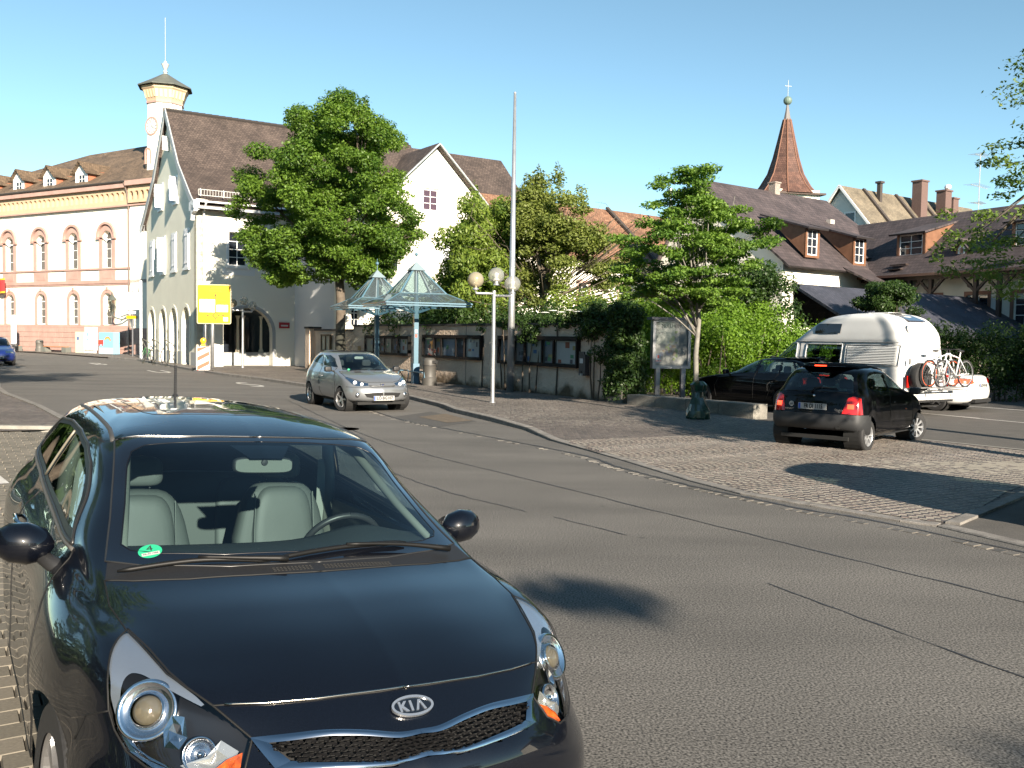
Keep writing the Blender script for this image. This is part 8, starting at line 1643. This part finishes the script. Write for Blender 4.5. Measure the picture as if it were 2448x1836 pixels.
cl=crown(sc_poly,37,1.9,90,.52,7,.6)+[(*at(x,y,37),.3,.3,.55) for x,y in ((1262,445),(1285,432),(1335,425),(1390,470))]
tree('old_fruit_tree','scraggly half-bare old tree with grey twigs right of the steel pole','x' and tuple(at(1300,885,37).xy)+(0,),at(1305,640,37),.17,cl,48000,.12,ls_,seed=7,nb=24,shell=.3,extra=twigs,bk=M('bark_grey',(.11,.09,.065),.9,var=.25,vs=6))
yt_poly=[(1650,395),(1690,420),(1668,470),(1740,500),(1770,560),(1850,530),(1840,575),(1780,640),(1760,700),(1700,740),(1620,735),(1560,700),(1500,720),(1470,650),(1500,600),(1475,560),(1560,520),(1590,470),(1560,430),(1620,450)]
cl=[]
for c in crown(yt_poly,20.8,1.5,200,.27,9,.36): cl.append(c)
for x,y in ((1590,428),(1680,425),(1640,405),(1560,490),(1770,500),(1840,530),(1690,560),(1625,520)): cl.append((*at(x,y,20.8),.30,.25,.10))
def steep(b,rg):
    for a_ in np.linspace(0,6.28,9): b.tube([(0,0,2.5),(.35*math.cos(a_),.35*math.sin(a_),3.2),(.7*math.cos(a_),.7*math.sin(a_),4.4+rg.random()*.6)],[.03,.02,.006],5)
tree('young_tree','slender young tree with airy layered crown and pale trunk rising from a green bag',(4.2,20.8,.05),(4.12,20.85,3.0),.062,cl,52000,.078,lt_,seed=9,nb=30,bk=M('bark_silver',(.17,.16,.14),.8,var=.3,vs=9),extra=steep,shell=.3,flat=.7)
t=T('watering_bag','crumpled dark green watering bag tied round the slender tree trunk','watering bag',(4.2,20.8,.05)); G=[]; rg=random.Random(2)
for z,r in ((0,.235),(.05,.25),(.2,.235),(.35,.19),(.5,.145),(.62,.13),(.70,.165),(.78,.18),(.84,.12),(.87,.07)):
    G.append([(r*(1+.13*math.sin(j*2.1+z*9)+rg.uniform(-.07,.07))*math.cos(j*math.pi/10),r*(1+.13*math.sin(j*2.1+z*9)+rg.uniform(-.07,.07))*math.sin(j*math.pi/10),z) for j in range(20)])
b=B(); b.grid(G,closed=True); b.out('bag',M('bag_green',(.006,.032,.02),.28,coat=.3),t,smooth=True,angle=25); b=B(); b.tube([(.16*math.cos(a_),.16*math.sin(a_),.64) for a_ in np.linspace(0,6.28,14)],.012,5); b.out('strap',M('strap',(.03,.05,.04),.6),t)
# the big airy tree whose branches reach in from the right
rt_=[]
rg=random.Random(14)
for x,y,w in ((2448,310,.3),(2400,345,.35),(2370,395,.45),(2440,420,.5),(2395,440,.4),(2350,520,.5),(2430,520,.6),(2300,500,.25),(2330,600,.6),(2400,620,.7),(2280,560,.2),(2440,660,.7),(2350,690,.3),(2470,480,.7),(2380,560,.6),(2320,640,.45),(2260,590,.25),(2420,570,.6),(2360,640,.5)):
    p=at(x,y,15); rt_.append((p.x,p.y+rg.uniform(-.7,.7),p.z,w*.62,.35,.11)); rt_.append((p.x+.2,p.y+rg.uniform(-1,1),p.z-.12,w*.5,.3,.09))
for _ in range(70): a_=rg.uniform(0,6.28); r_=rg.uniform(.2,2.4); rt_.append((10.9+r_*math.cos(a_),15.0+r_*math.sin(a_),rg.uniform(3.6,8.6),.75,.75,.28))
rt_=[c for c in rt_ if not (c[0]/c[1]<.50 and c[2]<2.9)]
def reach(b,rg):
    for x,y in ((2395,440),(2350,520),(2280,560),(2330,600),(2320,640),(2370,395)):
        p=at(x,y,15)-Vector((11.2,15.0,.0)); b.tube([(0,0,p.z-1.2),(p.x*.3,p.y*.4,p.z-.35),(p.x*.6,p.y*.8,p.z+.10),(p.x*.85,p.y,p.z+.08),(p.x,p.y,p.z-.03)],[.04,.022,.012,.007,.003],5)
tree('elm_tree','airy tree with layered drooping sprays reaching in from the right picture edge',(11.2,15.0,0),(11.1,15.0,6.5),.16,rt_,52000,.08,lr,seed=14,nb=9,extra=reach,shell=.25,flat=.75,asp=.5)
# trees standing outside the picture that shade the street
def shade(label,base,cs,n,seed,zt): tree('street_tree',label,(*base,0),(base[0],base[1],zt),.2,cs,n,.16,lm,seed=seed,nb=(0 if n<1000 else 14),group='street trees outside the picture')
rg=random.Random(21)
shade('street tree over the parking bay, left of the picture',(-10.6,13.6),[(-8.6+rg.uniform(-2.6,1.5),12.6+rg.uniform(-2,2.2),rg.uniform(7.5,10.5),1.0,1.0,.6) for _ in range(26)]+[(-12.5+rg.uniform(-1.5,1.5),9+rg.uniform(-2.0,2.0),rg.uniform(4,6.5),.9,.9,.6) for _ in range(12)],15000,22,7)
shade('street tree behind the viewer, its branch tips over the road',(15,-8.5),[(7.6,-9.2,6.5,.5,.35,.15),(8.1,-9.6,6.6,.45,.35,.15),(9.6,-11.2,6.2,.4,.35,.12)],360,23,5.5)
shade('street tree beside the crossing, right of the picture',(10.9,9.6),[(8.9+rg.uniform(-1.2,1.6),10.3+rg.uniform(-1.4,1.4),rg.uniform(3.5,5.1),.8,.8,.4) for _ in range(20)],9000,27,4.5)
shade('street tree at the car park, right of the picture',(25,12.5),[(24.5+rg.uniform(-2.6,2.6),13.5+rg.uniform(-2.6,2.6),rg.uniform(4.2,9.5),1.1,1.1,.7) for _ in range(34)],15000,24,6)
# hedges and bushes
def boxclumps(P,h0,h1,w,n,r,seed):
    rg=random.Random(seed); out=[]
    L=[(Vector(a),Vector(c)) for a,c in zip(P[:-1],P[1:])]; tot=sum((c-a).length for a,c in L)
    for a,c in L:
        d=(c-a); q=Vector((-d.y,d.x)).normalized()
        for _ in range(int(n*d.length/tot)):
            p=a+d*rg.random()+q*rg.uniform(-w,w); out.append((p.x,p.y,rg.uniform(h0,h1),r,r,r))
    return out
def hedge(name,label,cl,n,ls,mat,seed,core=None,cat='hedge',flat=.3):
    t=T(name,label,cat,(0,0,0)); leaves('foliage',cl,n,ls,mat,t,seed,flat,0,.6)
    b=B(); rg=random.Random(seed)
    for c in cl[::3]: b.tube([(c[0],c[1],0),(c[0]+rg.uniform(-.1,.1),c[1],c[2]*.5),(c[0]+rg.uniform(-.2,.2),c[1],c[2])],[.03,.02,.01],4)
    b.out('stems',bark,t,kind='stuff'); return t
hedge('hedge','tall bright green hedge directly behind the map board and slender tree',boxclumps([(4.0,30.4),(6.6,31.0),(9.0,32.6)],.4,3.0,.7,120,.52,31)+[(*at(1720,690,31),.5,.5,.4)],70000,.09,lh,31)
hedge('hedge','lower shaded hedge behind the black estate and the camper van',boxclumps([(6.2,29.4),(9.5,31.4),(12.5,33.2)],.3,2.3,.5,120,.45,32),40000,.09,lh,32)
hedge('hedge','clipped dark hedge with sunlit top right of the white saloon',boxclumps([(12.6,31.2),(15.5,30.6),(24,31.5)],.3,2.25,.6,300,.48,33),90000,.09,ld,33)
bush=lambda px,py,Y,R,n,r,seed,rz_=.8: [(c.x,c.y,c.z,r,r,r*rz_) for c in [(lambda d,q:at(px,py,Y)+Vector((d[0]*R*q,d[1]*R*q,d[2]*R*rz_*q)))((lambda v:v/np.linalg.norm(v))(np.random.default_rng(seed+i).normal(size=3)),np.random.default_rng(seed+i+999).random()**.4) for i in range(n)]]
hedge('ball_maple','dense dark green ball-shaped shrub on top of the camper skyline before the slate roof',bush(2127,722,33,1.05,34,.36,41,.62),18000,.085,ld,41,cat='shrub')
hedge('viburnum_bush','dark leafy bush between the bright hedge and the slate roof',bush(1815,705,33,1.2,36,.5,45,.8)+boxclumps([(8.0,32.8),(10.5,34.2)],.5,2.6,.6,22,.5,46),18000,.11,ld,45,cat='shrub')
hedge('garden_bushes','dark mixed bushes above the roughcast wall behind the shelters',boxclumps([(-6.0,41.8),(-1.8,35.6),(1.5,31.2),(3.6,30.6)],1.6,2.75,.8,70,.55,51),22000,.12,ld,51,cat='bushes')
hedge('garden_bushes','lighter shrubs in the garden behind the old fruit tree',boxclumps([(1.0,35.5),(4.5,33.5),(8,36)],1.4,3.5,1.0,60,.6,52),18000,.12,lc,52,cat='bushes')
# ivy over the end of the wall
def wallp(x,z,d): return (a_w.x+dW.x*x+dW.y*d,a_w.y+dW.y*x-dW.x*d,z)
a_w=Vector((-7.4,43.0)); rg=random.Random(61); iv=[]
for _ in range(60): x=rg.uniform(LW-2.0,LW+.5); iv.append((*wallp(x,rg.uniform(1.9,2.75) if x<LW-.5 else rg.uniform(.5,2.7),rg.uniform(-.5,.25)),.30,.30,.26))
for _ in range(80): x=LW+rg.uniform(.0,.75); iv.append((*wallp(x,rg.uniform(.3,2.7),rg.uniform(-.35,.15)),.30,.30,.30))
for _ in range(30): x=rg.uniform(LW-7.5,LW-2); iv.append((*wallp(x,rg.uniform(2.15,2.5),rg.uniform(-.3,.12)),.24,.24,.14))
for _ in range(10): x=rg.uniform(LW-4.8,LW-3.6); iv.append((*wallp(x,rg.uniform(1.7,2.2),.12),.16,.16,.18))
hedge('ivy','dark ivy spilling over the right end of the roughcast wall','x' and iv,48000,.09,ld,61,cat='climber')
t=T('elder_flowers','flat white flower heads among the ivy on the wall top','flowers',(0,0,0))
for k in range(5): p=wallp(LW-3.4+k*.45,2.62+.05*(k%2),.1); b=B(); b.lathe([(.001,.03),(.10,.02),(.15,0)],p,10); b.out('flower_head',M('flower_white',(.7,.7,.62),.8),t)

# unseen tree belt, reflected in paintwork and glass, and casters added for shade
rg=random.Random(77)
bt=T('street_tree','leafy tree of the unseen belt round the viewer','tree',(-44,-34,0),0,'tree belt behind the viewer')
bc=[(rg.uniform(-2.6,2.6),rg.uniform(-2,2),rg.uniform(1.6,10.2),1.5,1.5,1.3) for _ in range(40)]
b=B(); limbs(b,(0,0,0),(0,0,5),.25,bc,rg,10); b.out('trunk',bark,bt,smooth=True); leaves('crown',bc,5200,.5,ld,bt,77,.3)
for k in range(1,17): dup(bt,(-44+k*5.6+rg.uniform(-.8,.8),-33+rg.uniform(-3,3)+(.0 if k<11 else (k-11)*2.6),0),rg.uniform(0,6))
for x,y in ((-13.5,-17),(-14.5,-12),(-14,-7),(-15,-2.5),(-14.5,2),(-15.5,6.5)): dup(bt,(x,y,-1.5),rg.uniform(0,6))
t=T('house','unseen rendered house added right of the picture to shade the hedge and slate roof','building',(30.5,11.5,0),R_(-25)); b=B(); b.box(-5.5,5.5,-6,6,0,6.2); b.out('wall',white,t)  # house put out of view to cast shade on hedge and slate roof
for s_ in (-1,1): roofpoly('roof',[(-5.9,s_*6.4,6.0),(5.9,s_*6.4,6.0),(5.9,0,9.6),(-5.9,0,9.6)],tileA,t)
for x,y in ((-19.5,26.5),(-23.5,32.5),(-28,38.5),(-17.0,20.5),(-35,48),(-43,58),(25.5,27.5),(29,25.5),(33,24),(37,22)): dup(bt,(x,y,-.5),rg.uniform(0,6))  # out-of-view rows; the right-hand trees are added to shade the slate roof
# =============== DRIVER OF THE SMALL BLACK CAR ===============
def person(name,label,loc,rz_,J,Ed,skin,shirt,hairc):
    t=T(name,label,'person',loc,rz_)
    me=bpy.data.meshes.new('body'); me.from_pydata([j[:3] for j in J],Ed,[]); o=link('body',me,t); me.materials.append(skin); me.materials.append(shirt)
    sk=o.modifiers.new('skin','SKIN'); 
    for i,j in enumerate(J): me.skin_vertices[0].data[i].radius=(j[3],j[4] if len(j)>4 else j[3])
    me.skin_vertices[0].data[0].use_root=True
    o.modifiers.new('sub','SUBSURF').levels=1
    dg=bpy.context.evaluated_depsgraph_get(); m2=bpy.data.meshes.new_from_object(o.evaluated_get(dg)); o.modifiers.clear(); o.data=m2
    m2.materials.clear(); m2.materials.append(skin); m2.materials.append(shirt)
    for p in m2.polygons: c=p.center; p.material_index=0 if (c.z>1.075 or c.x>-1.40 and c.z>.7) else 1; p.use_smooth=True
    hc=J[4]; b=B(); b.sphere((hc[0]-.018,hc[1],hc[2]+.03),.108,14,10,(1.0,.86,.95)); b.out('hair',hairc,t,smooth=True)
    b=B(); b.sphere((hc[0]+.10,hc[1],hc[2]-.01),.016,8,6,(1,.7,1.3)); b.out('nose',skin,t,smooth=True)
    for s_ in (-1,1): b=B(); b.sphere((hc[0],hc[1]+s_*.085,hc[2]),.025,8,6,(.7,.4,1)); b.out('ear',skin,t,smooth=True)
J=[(-1.66,.36,.56,.15,.12),(-1.72,.36,.75,.15,.11),(-1.74,.36,.94,.16,.10),(-1.71,.36,1.07,.055),(-1.68,.36,1.19,.085,.10),
 (-1.72,.54,.98,.06),(-1.56,.57,.80,.045),(-1.32,.50,.88,.035),(-1.27,.48,.90,.03),(-1.72,.18,.98,.06),(-1.56,.15,.80,.045),(-1.32,.22,.88,.035),(-1.27,.24,.90,.03),
 (-1.30,.46,.62,.08),(-1.05,.46,.36,.06),(-1.30,.26,.62,.08),(-1.05,.26,.36,.06)]
person('person','driver in a pale shirt seated at the wheel of the small black car',tw.location,tw.rotation_euler.z,J,[(0,1),(1,2),(2,3),(3,4),(2,5),(5,6),(6,7),(7,8),(2,9),(9,10),(10,11),(11,12),(0,13),(13,14),(0,15),(15,16)],M('skin',(.35,.2,.14),.6),M('pale_shirt',(.5,.52,.48),.85),M('hair_brown',(.04,.025,.018),.7))
